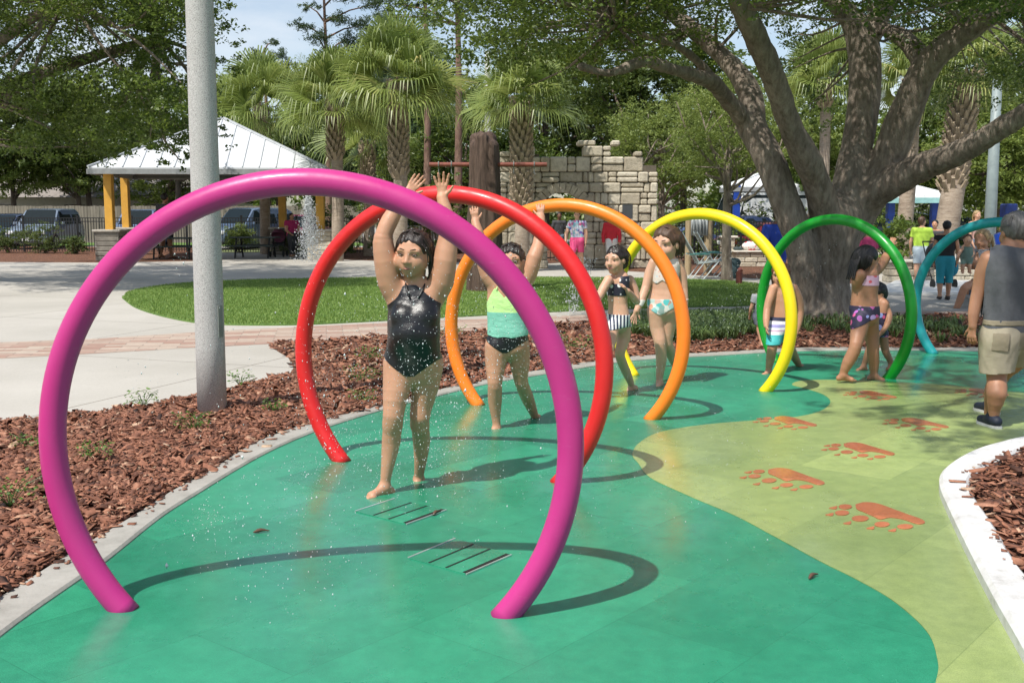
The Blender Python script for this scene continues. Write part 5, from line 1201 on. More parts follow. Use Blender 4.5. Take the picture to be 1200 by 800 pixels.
def hand(S, W, D, Nn, sg, s, g, curl=.35, spread=.25, thumb=.7, r=None):
    D = unit(D); Nn = unit(Nn-D*np.dot(Nn, D)); side = np.cross(D, Nn)*sg; kk = .006
    P = W+D*.24*s; M = np.eye(3)+(1/.5-1)*np.outer(Nn, Nn)
    S.rc(W+D*.05*s+side*.03*s, W+D*.40*s+side*.10*s, .115*s, .10*s, .015, g, M, .5)
    S.rc(W+D*.05*s-side*.03*s, W+D*.38*s-side*.10*s, .10*s, .09*s, .012, g, M, .5)
    for off, ln, a in ((.165, .42, 1), (.055, .47, .35), (-.055, .44, -.35), (-.16, .34, -1)):
        o = W+D*.44*s+side*off*s; d = unit(D+side*a*spread); n = Nn; p = o; seg = ln*s
        for i, fr in enumerate((.44, .32, .24)):
            c = curl*(i+.6); dd = unit(d*math.cos(c)+n*math.sin(c)); q = p+dd*seg*fr
            S.rc(p, q, s*(.052-.006*i), s*(.047-.006*i), kk, g); p = q
    o = W+D*.10*s+side*.12*s; d = unit(side*thumb+D*.75+Nn*.25); q = o+d*.24*s; S.rc(o, q, .062*s, .052*s, .010, g); S.rc(q, q+unit(d+D*.35+Nn*.15)*.20*s, .052*s, .042*s, kk, g)
def foot(S, A, T, L, g, lift=0., toes=True):
    """A = ankle joint; T = toe direction; sole follows T"""
    T = unit(T); up0 = np.array([0, 0, 1.]); side = unit(np.cross(T, up0)); up = np.cross(side, T)
    hgt = .27*L
    heel = A-T*.20*L-up*(hgt-.125*L); ball = A+T*.46*L-up*(hgt-.085*L); mid = A+T*.10*L-up*.05*L
    S.rc(A, heel, .125*L, .13*L, .03, g); S.rc(A+T*.03*L, ball+up*.03*L, .13*L, .095*L, .03, g); S.rc(heel, ball, .115*L, .085*L, .02, g)
    S.rc(ball-side*.08*L, ball+side*.08*L, .082*L, .082*L, .02, g)
    for i, o in enumerate((-.125, -.06, 0, .055, .10)):
        r = (.058, .042, .04, .038, .035)[i]*L; S.rc(ball+side*o*L-up*.02*L, ball+side*o*1.05*L+T*(.225-.03*i)*L-up*.035*L, r, r*.9, .004, g)
def head(S, c, F, Up, hh, fine=True):
    F = unit(F); Up = unit(Up-F*np.dot(Up, F)); s = np.cross(F, Up); Rm = np.stack([s, F, Up], 1)
    at = lambda x, y, z: c+s*x*hh+F*y*hh+Up*z*hh
    S.el(at(0, -.05, .13), (.355*hh, .42*hh, .375*hh), Rm, .03, 'head'); S.el(at(0, .07, -.14), (.30*hh, .33*hh, .35*hh), Rm, .03, 'head')
    S.rc(at(-.05, .235, -.41), at(.05, .235, -.41), .085*hh, None, .03, 'head')
    for q in (-1, 1):
        S.el(at(q*.17, .245, -.16), (.13*hh, .11*hh, .13*hh), Rm, .025, 'head')   # cheek
        S.el(at(q*.355, -.02, -.03), (.035*hh, .085*hh, .125*hh), Rm, .008, 'head')
    if fine:
        S.rc(at(-.2, .30, .10), at(.2, .30, .10), .075*hh, None, .02, 'head')
        for q in (-1, 1): S.el(at(q*.16, .415, .012), (.095*hh, .06*hh, .055*hh), Rm, .018, 'head', -1)
        S.rc(at(0, .36, .06), at(0, .455, -.13), .035*hh, .058*hh, .02, 'head')
        for q in (-1, 1): S.el(at(q*.058, .415, -.145), (.04*hh, .05*hh, .035*hh), Rm, .008, 'head')
        S.el(at(0, .33, -.27), (.13*hh, .07*hh, .085*hh), Rm, .02, 'head')
        S.rc(at(-.085, .355, -.272), at(.085, .355, -.272), .004*hh, None, .012, 'head')
        S.el(at(0, .412, -.275), (.11*hh, .03*hh, .008*hh), Rm, .006, 'head', -1)
    else:
        S.rc(at(0, .36, .05), at(0, .44, -.12), .035*hh, .05*hh, .02, 'head')
    return at, Rm
class Fig:
    def __init__(s, label, Y, px, F, hF=None, hm=.2, k=1., skin='skin_tan', detail=2, cat='person', group=None, name='person'):
        """all joints are given as (photo x, photo y, depth offset)"""
        s.Y = Y; s.F = unit([*F, 0.]); s.S = Sdf(); s.k = k; s.skin = skin; s.detail = detail
        b = U(px, 400, Y); s.root = thing(name, label, cat, (b[0], Y, .012), group); s.hF = unit(hF if hF is not None else s.F)
    def P(s, j): return U(j[0], j[1], s.Y+(j[2] if len(j) > 2 else 0))
    def r(s, w_): return w_/2/FPX*s.Y*1.0
    def torso(s, secs, kd=.68, k=.035):
        """secs: (px,py,dy,width px[,depth ratio])"""
        P = np.array([s.P(a) for a in secs]); R = np.array([s.r(a[3]) for a in secs]); kk = np.mean([(a[4] if len(a) > 4 else kd) for a in secs])
        side = unit(np.cross(s.F, [0, 0, 1.])); fo = np.outer(s.F, s.F)
        for q, w_, kf in ((.44, .56, 1.5), (.2, .72, 1.2), (0, .74, 1.12)):
            m_ = min(1, kk*kf)
            for e in ((-1, 1) if q else (0,)): s.S.ch(P+side[None]*(R*q*e)[:, None], R*w_, k if q == .44 else .02, 'torso', np.eye(3)+(1/m_-1)*fo, m_)
    def chain(s, pts, g, k=.02, bulge=None):
        P = [s.P(p) for p in pts]; R = [s.r(p[3]) for p in pts]
        s.S.ch(P, R, k, g); return P
    def hd(s, c, hpx, F=None, Up=(0, 0, 1), neck=None, fine=None):
        s.hc = s.P(c); s.hh = hpx/FPX*s.Y; s.hFv = unit(F if F is not None else s.hF)
        s.at, s.Rm = head(s.S, s.hc, s.hFv, np.array(Up, float), s.hh, s.detail > 0 if fine is None else fine)
        if neck: a = s.P(neck); s.S.rc(a, s.at(0, -.08, -.22), s.r(neck[3]), s.r(neck[3])*.9, .03, 'neck')
    def body(s, h):
        V, Q = s.S.mesh(h); d = s.S.at(V); N = normals(V, Q); V = V-N*np.clip(d, -h, h)[:, None]*.8
        s.o = mk('body', V, Q, MATS[s.skin], s.root, loc=(0, 0, 0), smooth=True); s.V, s.Q = V, Q; return s
    def wear(s, name, f, mat, off=.005, groups=None, h=None, infl=0., kadd=0., extra=None, thick=.004, wr=0., label=None):
        """clothing: a shell of the inflated body, cut where f(V) < 0"""
        S2 = Sdf(); S2.P = [p for p in s.S.P if (not groups or p[6] in groups) and p[9] > 0]+(extra or [])
        V, Q = S2.mesh(h or .008, None, off+infl, kadd); N = normals(V, Q)
        if wr: V = V+N*(wr*fbm(V*[1, 1, .6], 24, 1))[:, None]
        V, T = clip(V, Q, f(V))
        o = mk(name, V, T, mat if not isinstance(mat, str) else MATS[mat], s.root, loc=(0, 0, 0), smooth=True)
        if thick: md = o.modifiers.new('solid', 'SOLIDIFY'); md.thickness = thick; md.offset = -1
        if label: o['label'] = label
        return o
    def gd(s, V, g): return s.S.at(V, [g] if isinstance(g, str) else g)
    def zpx(s, py, dy=0): return U(600, py, s.Y+dy)[2]
    def xpx(s, px, dy=0): return (px-600)/FPX*(s.Y+dy)
    def eyes(s, small=False, squint=.55):
        for q in (-1, 1):
            if not small:
                mb = MB(); mb.ball(s.at(q*.16, .335, .015), np.array([.052, .05, .052*squint])*s.hh, s.Rm); e = mb.build('eye', eyew, s.root, smooth=True)
                mb = MB(); mb.ball(s.at(q*.16, .364, .013), np.array([.030, .026, .028*min(1, squint*1.7)])*s.hh, s.Rm); mb.build('iris', eyed, e, smooth=True)
                mb = MB(); mb.tube([s.at(q*.225, .345, .018), s.at(q*.16, .378, .030), s.at(q*.095, .372, .016)], .010*s.hh, 6); mb.build('eyelash', eyed, e)
            else:
                mb = MB(); mb.ball(s.at(q*.16, .350, .01), np.array([.045, .03, .018])*s.hh, s.Rm); mb.build('eye', eyed, s.root, smooth=True)
            mb = MB(); mb.tube([s.at(q*.27, .305, .12), s.at(q*.17, .375, .155), s.at(q*.07, .39, .125)], np.array([.006, .011, .008])*s.hh, 6); mb.build('eyebrow', browm, s.root, smooth=True)
        Lx = np.linspace(-.14, .14, 9); Y0 = .409
        mb = MB(); mb.tube([s.at(x, Y0-2.2*x*x, -.250+.5*x*x) for x in Lx], np.array([.004, .010, .014, .015, .013, .015, .014, .010, .004])*s.hh, 8)
        mb.tube([s.at(x, Y0-.006-2.2*x*x, -.297+1.1*x*x) for x in Lx], np.array([.004, .011, .016, .019, .020, .019, .016, .011, .004])*s.hh, 8); mb.build('lips', lipm, s.root, smooth=True)
    def hair(s, mat, mode='back', h=.006, locks=None, thick=.0, hairline=.16, extra=None):
        H = Sdf(); at, R_m, hh = s.at, s.Rm, s.hh
        t = .03+thick
        H.el(at(0, -.075, .15), ((.375+t)*hh, (.43+t)*hh, (.385+t)*hh), R_m, .0, 'h')
        if mode != 'short': H.el(at(0, -.22, -.08), ((.30+t)*hh, (.24+t)*hh, (.34+t)*hh), R_m, .04, 'h')
        else: H.el(at(0, -.22, -.02), ((.28+t)*hh, (.20+t)*hh, (.22+t)*hh), R_m, .04, 'h')
        H.el(at(0, .40, -.14), (.36*hh, .32*hh, (.14+hairline+.16)*hh), R_m, .03*hh/.22, 'h', -1)    # face opening
        for q in (-1, 1): H.el(at(q*.40, .07, -.22), (.10*hh, .16*hh, .30*hh), R_m, .01, 'h', -1)
        for p in (extra or []): H.rc(*p)
        V, Q = H.mesh(h); N = normals(V, Q)
        L = (V-s.hc)@R_m; ang = np.arctan2(L[:, 0], L[:, 2]+.001)
        V = V+N*(.0022*hh/.22*(np.sin(L[:, 0]/hh*46+2*np.sin(L[:, 1]/hh*7+L[:, 2]/hh*5))+.8*np.sin(L[:, 0]/hh*23+3+L[:, 2]/hh*9)))[:, None]
        if s.detail > 0:
            locks = list(locks or []); r_ = np.random.default_rng(int(hh*1e4)); down = -.5 if mode != 'short' else -.02
            for i in range(60):
                q = r_.choice([-1, 1]); u = r_.uniform(0, 1); y0 = .06-.44*u; ex_ = .385*math.cos(max(0, -y0)*1.5)+.02
                if mode == 'short': locks.append(([at(.12*q*u, .18-.45*u, .53-.06*u), at(.30*q, y0, .36+r_.normal(0, .02)), at((ex_+.02)*q, y0-.05, .12)], .012*hh))
                else: locks.append(([at(.05*q, .20-.35*u, .53), at(.26*q, y0+.05, .43-.1*abs(y0)), at((ex_+.015)*q, y0-.08, .12), at((ex_-.0+r_.normal(0, .015))*q, min(-.08, y0-.10), -.15), at((ex_-.06+r_.normal(0, .03))*q, min(-.12, y0-.12), -.33+r_.uniform(-.12, .05))], .011*hh))
        mb = MB()
        if locks:
            for pts, r0 in locks:
                P = spline(np.array(pts), 5); mb.tube(P, np.linspace(r0, r0*.25, len(P)), 7)
            n0 = len(V); VV = np.concatenate([V]+mb.V); F = [tuple(q) for q in Q]+[tuple(i+n0 for i in f) for f in mb.F]
            return mk('hair', VV, F, MATS[mat], s.root, loc=(0, 0, 0), smooth=True)
        return mk('hair', V, Q, MATS[mat], s.root, loc=(0, 0, 0), smooth=True)
# ---- fabrics
m, t, b = newmat('black_swimsuit'); v = texco(t); n = noise(t, texco(t, (1, 1, 3)), 18, 6, .7)
t.links.new(ramp(t, n, [(.3, (.004, .004, .005)), (.7, (.011, .011, .012))]), b.inputs['Base Color']); b.inputs['Roughness'].default_value = .32; bump(t, b, n, .35, .008); MATS['suit_black'] = m
def fabric(name, c, rough=.75, var=.12, wr=.4): return pm(name, c, rough, var, 8, wr, 9, .02)
m, t, b = newmat('lime_to_mint'); sx = t.nodes.new('ShaderNodeSeparateXYZ'); t.links.new(texco(t), sx.inputs[0]); MATS['lime_mint'] = (m, t, b, sx)
m2, t, b = newmat('polka_dots'); vo = t.nodes.new('ShaderNodeTexVoronoi'); vo.inputs['Scale'].default_value = 17; vo.inputs['Randomness'].default_value = .45; t.links.new(texco(t), vo.inputs['Vector'])
t.links.new(ramp(t, vo.outputs['Distance'], [(.30, (.75, .74, .74)), (.36, (.015, .016, .03))]), b.inputs['Base Color']); b.inputs['Roughness'].default_value = .5; MATS['polka'] = m2
def stripes(name, axis, sc, ca, cb, duty=.5):
    m, t, b = newmat(name); sx = t.nodes.new('ShaderNodeSeparateXYZ'); t.links.new(texco(t), sx.inputs[0]); f = math_(t, 'FRACT', math_(t, 'MULTIPLY', sx.outputs[axis], sc))
    st = math_(t, 'GREATER_THAN', f, duty); t.links.new(mixrgb(t, st, ca, cb), b.inputs['Base Color']); b.inputs['Roughness'].default_value = .6; MATS[name] = m
stripes('navy_stripes', 0, 32, (.7, .7, .7), (.02, .03, .07))
def floral(name, bgc, cols, sc=22, th=.42):
    m, t, b = newmat(name); vo = t.nodes.new('ShaderNodeTexVoronoi'); vo.inputs['Scale'].default_value = sc; t.links.new(texco(t), vo.inputs['Vector'])
    sx = t.nodes.new('ShaderNodeSeparateColor'); t.links.new(vo.outputs['Color'], sx.inputs[0]); n = len(cols)
    c = ramp(t, sx.outputs[0], [(i/n, cc) for i, cc in enumerate(cols)])
    t.links.new(mixrgb(t, math_(t, 'LESS_THAN', vo.outputs['Distance'], th), bgc, c), b.inputs['Base Color']); b.inputs['Roughness'].default_value = .6; MATS[name] = m
floral('pale_floral', (.72, .62, .55), [(.65, .3, .25), (.55, .6, .6), (.75, .5, .4)], 26, .33)
floral('aqua_floral', (.70, .66, .60), [(.08, .45, .45), (.75, .20, .10), (.75, .7, .65), (.1, .5, .5)], 16, .55)
floral('dark_floral', (.025, .02, .05), [(.35, .12, .45), (.6, .08, .2), (.25, .3, .6), (.03, .03, .07)], 17, .5)
floral('pink_strawberry', (.70, .42, .55), [(.75, .05, .08), (.7, .1, .12)], 15, .34)
floral('bright_floral_shirt', (.45, .42, .5), [(.5, .08, .2), (.08, .12, .4), (.7, .65, .7), (.2, .4, .5)], 13, .6)
# ================ girl in the black swimsuit
def girl_black():
    f = Fig('girl in a black halter swimsuit walking with both arms raised under the purple hoop', 6.42, 482, (-.22, -1), skin='skin_tan', hF=(-.42, -1, -.10))
    f.torso([(483, 432, .02, 56, .74), (484, 414, 0, 64, .78), (485, 396, 0, 60, .80), (485, 378, -.0, 61, .74), (486, 360, 0, 60, .66), (487, 345, .02, 52, .56)])
    f.S.el(f.P((484, 392, -.07)), (.13, .10, .12), None, .06, 'torso')       # rounded belly
    for q in (-1, 1): f.S.el(f.P((485+q*13, 371, -.085)), (.065, .05, .06), None, .04, 'torso')
    for q in (-1, 1): f.S.el(f.P((485+q*15, 426, .07)), (.09, .09, .10), None, .05, 'torso')
    # arms up
    A = f.chain([(466, 347, .02, 30), (457, 330, .0, 29), (452, 306, -.02, 27), (449, 285, -.02, 24), (450, 274, -.02, 20), (457, 258, .0, 20), (466, 243, .02, 16), (476, 228, .05, 11.5)], 'arm0', .035)
    B = f.chain([(508, 346, .02, 30), (517, 330, .0, 30), (521, 306, -.01, 28), (524, 286, 0, 24), (525, 273, .0, 20.5), (524, 258, .01, 19.5), (521, 244, .02, 16), (518, 232, .03, 12)], 'arm1', .035)
    hs_ = .165
    hand(f.S, A[-1], unit(f.P((488, 213, .08))-A[-1]), np.array([0, -1., 0]), 1, hs_, 'arm0', .22, .12)
    hand(f.S, B[-1], unit(np.array([-.02, .0, 1.])), np.array([-.1, -1., 0]), 1, hs_, 'arm1', .16, .30, .9)
    # legs
    f.chain([(468, 428, .02, 38), (466, 446, 0, 35), (463, 468, -.03, 29), (461, 485, -.04, 24.5), (460, 497, -.03, 22)], 'leg0', .03)
    f.S.el(f.P((461, 488, -.065)), (.04, .03, .045), None, .04, 'leg0')
    f.chain([(460, 497, -.03, 22), (458.5, 516, .0, 22.5), (455, 540, .0, 17), (452, 560, .0, 12.5), (451, 570, 0, 12.5)], 'leg0', .025)
    foot(f.S, f.P((451, 571, .0)), np.array([-.62, -.60, .04]), .21, 'leg0')
    f.chain([(500, 428, .05, 38), (499, 448, .06, 34), (495, 470, .07, 28), (492, 486, .07, 24), (492, 498, .10, 21)], 'leg1', .03)
    f.S.el(f.P((493, 489, .05)), (.038, .03, .042), None, .04, 'leg1')
    f.chain([(492, 498, .10, 21), (494, 516, .20, 21.5), (493, 538, .26, 16), (491, 556, .32, 12), (491, 563, .34, 12)], 'leg1', .025)
    foot(f.S, f.P((491, 561.5, .34)), np.array([-.25, -.9, -.10]), .20, 'leg1')
    f.hd((484, 297, -.03), 51.5, F=(-.26, -1, -.10), Up=(.06, 0, 1), neck=(487, 340, .01, 25))
    f.S.el(f.at(0, .05, -.20), (.325*f.hh, .28*f.hh, .22*f.hh), f.Rm, .04, 'head')
    f.body(.0050); f.eyes(squint=.30)
    at = f.at; h1 = f.hh
    L = [([at(.33*q, .10-.06*i, .18-.02*i), at(.41*q, -.02-.05*i, -.10), at(.40*q, -.04-.05*i, -.36), at((.34+.04*i)*q, -.02-.06*i, -.58-.05*(i % 2))], .034*h1*1.3) for q in (-1, 1) for i in range(4)]
    L += [([at(.28*q, .22, .26), at(.385*q, .16, .05), at(.40*q, .12, -.2), at(.42*q, .10, -.5)], .016*h1) for q in (-1, 1)]
    for i in range(46):
        q = rng.choice([-1, 1]); u = rng.uniform(0, 1); y0 = .05-.38*u+rng.normal(0, .02)
        L.append(([at(.10*q, .10-.2*u, .50), at(.30*q, y0+.10, .34), at(.395*q+rng.normal(0, .012), y0, .05), at(.41*q+rng.normal(0, .02), y0-.03, -.25), at((.36+rng.normal(0, .05))*q, y0-.05+rng.normal(0, .04), -.5-rng.uniform(0, .25))], .017*h1))
    L += [([at(.1*i, -.42, .1), at(.12*i, -.47, -.3), at(.13*i, -.42, -.7)], .07*h1) for i in (-2, -1, 0, 1, 2)]
    f.hair('hair_dark', h=.0055, locks=L, hairline=.10, thick=-.01)
    c = f.P((485, 400)); sd = unit(np.cross(f.F, [0, 0, 1.])); Z = f.zpx
    def fld(V):
        lat = np.abs((V-c)@sd); z = V[:, 2]; arm = np.minimum(f.gd(V, 'arm0'), f.gd(V, 'arm1'))-f.gd(V, 'torso')
        fr = ((V-c)@f.F) > 0
        zt = np.where(fr, Z(333)-np.clip(lat-.035, 0, 1)*.80, Z(362)-lat*.1); top = zt-z
        low = z-(Z(439)+np.clip(lat-.02, 0, 1)*.72)
        return np.minimum(np.minimum(top, low), (arm+.004)*1.0)
    f.wear('swimsuit', fld, 'suit_black', .004, ['torso', 'leg0', 'leg1', 'arm0', 'arm1', 'neck'], .0058, wr=.0022)
    band = lambda V: np.minimum(V[:, 2]-Z(386), Z(383)-V[:, 2])
    mb = MB()
    for q in (-1, 1): mb.tube(spline([f.P((485+q*5, 349, -.095)), f.P((486+q*9, 340, -.075)), f.P((487+q*11.5, 330, -.02)), f.P((487+q*9, 326, .06))], 4), .0065, 6)
    mb.build('halter_strap', MATS['suit_black'], f.root, smooth=True)
girl_black()
# ================ girl in lime and mint
def girl_lime():
    f = Fig('girl in a lime and mint tankini reaching for the orange hoop with both arms', 8.35, 595, (-.25, -1), skin='skin_tan')
    f.torso([(594, 405, 0, 44, .72), (595, 390, 0, 47, .75), (594, 374, 0, 44, .75), (594, 357, 0, 46, .70), (594, 343, 0, 46, .62), (596, 332, .02, 40, .55)])
    A = f.chain([(582, 333, .0, 22), (573, 322, 0, 21), (567, 302, 0, 19), (563, 286, 0, 16.5), (560, 272, .0, 13), (557, 260, .03, 9.5)], 'arm0', .03)
    B = f.chain([(611, 333, .0, 22), (619, 321, 0, 21), (626, 302, 0, 18), (631, 287, .05, 14.5), (633, 270, .12, 13), (634, 255, .2, 9.5)], 'arm1', .03)
    hand(f.S, A[-1], unit([-.1, 0, 1.]), np.array([0, 1., 0]), -1, .145, 'arm0', .35, .15)
    hand(f.S, B[-1], unit([-.05, .15, 1.]), np.array([0, 1., -.2]), 1, .145, 'arm1', .45, .15)
    f.chain([(582, 406, 0, 28), (581, 425, 0, 25), (580, 442, -.02, 19), (580, 452, -.02, 17), (580, 470, .03, 16.5), (581, 488, .05, 11), (582, 498, .05, 9.5), (582, 503, .05, 9.5)], 'leg0', .03)
    foot(f.S, f.P((582, 503, .05)), np.array([-.68, -.62, -.05]), .20, 'leg0')
    f.chain([(607, 406, .02, 28), (609, 425, .05, 24), (610, 441, .08, 18), (612, 451, .12, 16), (618, 466, .28, 16), (625, 483, .45, 11), (628, 491, .52, 9.5)], 'leg1', .03)
    foot(f.S, f.P((628, 491, .52)), np.array([-.25, -.55, -.6]), .19, 'leg1')
    f.hd((599, 306, -.02), 39, F=(-.1, -1, -.05), neck=(597, 330, .01, 17))
    f.body(.0068); f.eyes(small=False)
    at = f.at; f.hair('hair_dark', h=.008, locks=[([at(.3*q, -.1, .1), at(.4*q, -.15, -.2), at(.36*q, -.12, -.6)], .05*f.hh) for q in (-1, 1)], hairline=.08)
    c = f.P((595, 390)); sd = unit(np.cross(f.F, [0, 0, 1.])); Z = f.zpx; G_ = ['torso', 'leg0', 'leg1', 'arm0', 'arm1', 'neck']
    m, t, b, sx = MATS['lime_mint']; z0 = Z(365)-.012
    st = math_(t, 'GREATER_THAN', sx.outputs[2], z0); t.links.new(mixrgb(t, st, (.20, .52, .40), (.52, .80, .30)), b.inputs['Base Color']); b.inputs['Roughness'].default_value = .55; bump(t, b, noise(t, texco(t, (1, 1, 2)), 14, 5), .5, .015)
    def top(V):
        lat = np.abs((V-c)@sd); z = V[:, 2]; arm = np.minimum(f.gd(V, 'arm0'), f.gd(V, 'arm1'))-f.gd(V, 'torso'); fr = ((V-c)@f.F) > 0
        v = Z(348)+np.clip(lat, 0, .075)*1.1; v = np.where(fr, v, Z(336)); v = np.where(lat > .075, v-(lat-.075)*1.6, v)
        return np.minimum(np.minimum(v-z, z-Z(393)+.008*np.sin(lat*30)), arm+.003)
    f.wear('swim_top', top, m, .006, G_, .008, wr=.002)
    f.wear('swim_bottom', lambda V: np.minimum(Z(378)-V[:, 2], V[:, 2]-(Z(412)+np.clip(np.abs((V-c)@sd)-.015, 0, 1)*.66)), 'suit_black', .003, G_, .008)
    mb = MB()
    for q in (-1, 1): mb.tube(spline([f.P((594+q*12, 340, -.085)), f.P((596+q*12, 329, -.04)), f.P((597+q*11, 326, .03)), f.P((597+q*8, 336, .09))], 4), .006, 6)
    mb.build('shoulder_strap', m, f.root, smooth=True)
girl_lime()
# ================ girl in polka dots
def girl_polka():
    f = Fig('smaller girl in a polka dot bikini top and striped bottoms between red and orange hoops', 9.9, 723, (-.75, -1), skin='skin_light')
    f.torso([(724, 379, 0, 27, .8), (725, 371, 0, 27, .8), (724, 356, 0, 23, .78), (724, 342, 0, 26, .72), (725, 330, 0, 26, .66), (727, 325, .0, 20, .6)])
    A = f.chain([(713, 328, -.06, 11), (707, 338, -.1, 10.5), (700, 350, -.16, 9), (692, 345, -.22, 8), (687, 339, -.26, 6)], 'arm0', .02)
    B = f.chain([(738, 328, .06, 11), (743, 339, .06, 10.5), (746, 353, .04, 9), (741, 347, -.05, 8), (736, 341, -.12, 6)], 'arm1', .02)
    hand(f.S, A[-1], unit([-.5, -.3, .7]), np.array([-.6, 0., -.4]), 1, .13, 'arm0', .3)
    hand(f.S, B[-1], unit([-.5, -.4, .6]), np.array([-.6, 0., -.4]), -1, .13, 'arm1', .4)
    f.chain([(718, 382, -.05, 17), (715, 398, -.12, 15.5), (712, 412, -.22, 12.5), (711, 420, -.22, 11.5), (711, 438, -.14, 11), (708, 454, -.1, 8), (706, 461, -.1, 7)], 'leg0', .02)
    foot(f.S, f.P((706, 463, -.1)), np.array([-.85, -.5, -.04]), .18, 'leg0')
    f.chain([(731, 382, .05, 17), (731, 396, .06, 15.5), (727, 410, .02, 12.5), (727, 419, .06, 11.5), (734, 436, .22, 11), (739, 448, .3, 8), (740, 453, .33, 7)], 'leg1', .02)
    foot(f.S, f.P((740, 454, .33)), np.array([-.75, -.45, -.45]), .18, 'leg1')
    f.hd((722, 304.5, -.02), 31, F=(-.85, -1, -.05), neck=(726, 326, .02, 11.5))
    f.body(.0078); f.eyes(small=True)
    at = f.at; f.hair('hair_dark', h=.0075, hairline=.06, thick=-.01, locks=[([at(0, -.4, .05), at(.05, -.52, -.1), at(.02, -.45, -.35)], .13*f.hh)])
    c = f.P((725, 371)); sd = unit(np.cross(f.F, [0, 0, 1.])); Z = f.zpx; G_ = ['torso', 'leg0', 'leg1', 'arm0', 'arm1', 'neck']
    def top(V):
        lat = np.abs((V-c)@sd); arm = np.minimum(f.gd(V, 'arm0'), f.gd(V, 'arm1'))-f.gd(V, 'torso'); z = V[:, 2]
        v = np.where(lat < .045, Z(332), Z(323)); return np.minimum(np.minimum(v-z, z-Z(346)), arm+.002)
    f.wear('bikini_top', top, 'polka', .005, G_, .009); 
    f.wear('bikini_bottom', lambda V: np.minimum(Z(368)-V[:, 2], V[:, 2]-(Z(385)+np.clip(np.abs((V-c)@sd)-.02, 0, 1)*.25)), 'navy_stripes', .006, G_, .009)
girl_polka()
# ================ girl in the pale floral bikini
def girl_floral():
    f = Fig('taller girl in a pale floral bikini with turquoise printed bottoms behind the orange hoop', 10.5, 780, (-.35, -1), skin='skin_light')
    f.torso([(776, 362, 0, 34, .66), (776, 352, 0, 34, .68), (777, 339, 0, 28, .68), (778, 325, 0, 31, .64), (779, 312, 0, 31, .58), (780, 305, .01, 24, .5)])
    A = f.chain([(766, 308, 0, 12), (761, 320, 0, 11.5), (757, 336, -.02, 10), (751, 352, -.08, 9), (746, 364, -.12, 6.5)], 'arm0', .022)
    B = f.chain([(794, 308, .02, 12), (799, 322, .03, 11.5), (801, 338, .03, 10), (802, 354, .0, 9), (802, 366, -.03, 6.5)], 'arm1', .022)
    hand(f.S, A[-1], unit([-.35, -.1, -.9]), np.array([.3, -1, 0.]), -1, .15, 'arm0', .25, .25); hand(f.S, B[-1], unit([.05, 0, -1.]), np.array([-1, 0, 0.]), 1, .15, 'arm1', .3)
    f.chain([(768, 366, 0, 19.5), (770, 384, 0, 17), (773, 398, -.03, 14.5), (774, 406, -.03, 13.5), (775, 422, .0, 12.5), (773, 440, .02, 9), (773, 447, .02, 8)], 'leg0', .02)
    foot(f.S, f.P((773, 449, .02)), np.array([-.35, -.9, -.06]), .20, 'leg0')
    f.chain([(785, 366, .02, 19.5), (783, 384, .04, 17), (781, 398, .05, 14.5), (783, 406, .08, 13.5), (789, 420, .26, 12.5), (794, 432, .45, 9), (796, 437, .52, 8)], 'leg1', .02)
    foot(f.S, f.P((796, 437, .52)), np.array([-.25, -.7, -.65]), .19, 'leg1')
    f.hd((781, 286, -.02), 40, F=(-.80, -1, -.10), neck=(781, 308, .02, 13))
    f.body(.0082); f.eyes(small=True)
    at = f.at; f.hair('hair_brown', h=.008, hairline=.07, locks=[([at(.25, -.30, .0), at(.33, -.40, -.3), at(.3, -.3, -.62)], .11*f.hh), ([at(.36, -.1, .0), at(.42, -.18, -.25), at(.38, -.16, -.5)], .06*f.hh), ([at(-.1, -.45, .0), at(0, -.5, -.3), at(.05, -.42, -.6)], .12*f.hh)])
    c = f.P((776, 352)); sd = unit(np.cross(f.F, [0, 0, 1.])); Z = f.zpx; G_ = ['torso', 'leg0', 'leg1', 'arm0', 'arm1', 'neck']
    f.wear('bikini_top', lambda V: np.minimum(np.minimum(np.where(np.abs((V-c)@sd) < .03, Z(308), Z(303))-V[:, 2], V[:, 2]-Z(330)+.015*np.sin(V[:, 0]*60)), np.minimum(f.gd(V, 'arm0'), f.gd(V, 'arm1'))-f.gd(V, 'torso')+.002), 'pale_floral', .006, G_, .009)
    f.wear('bikini_bottom', lambda V: np.minimum(Z(350)-V[:, 2], V[:, 2]-(Z(368)+np.clip(np.abs((V-c)@sd)-.015, 0, 1)*.62)), 'aqua_floral', .005, G_, .009)
girl_floral()
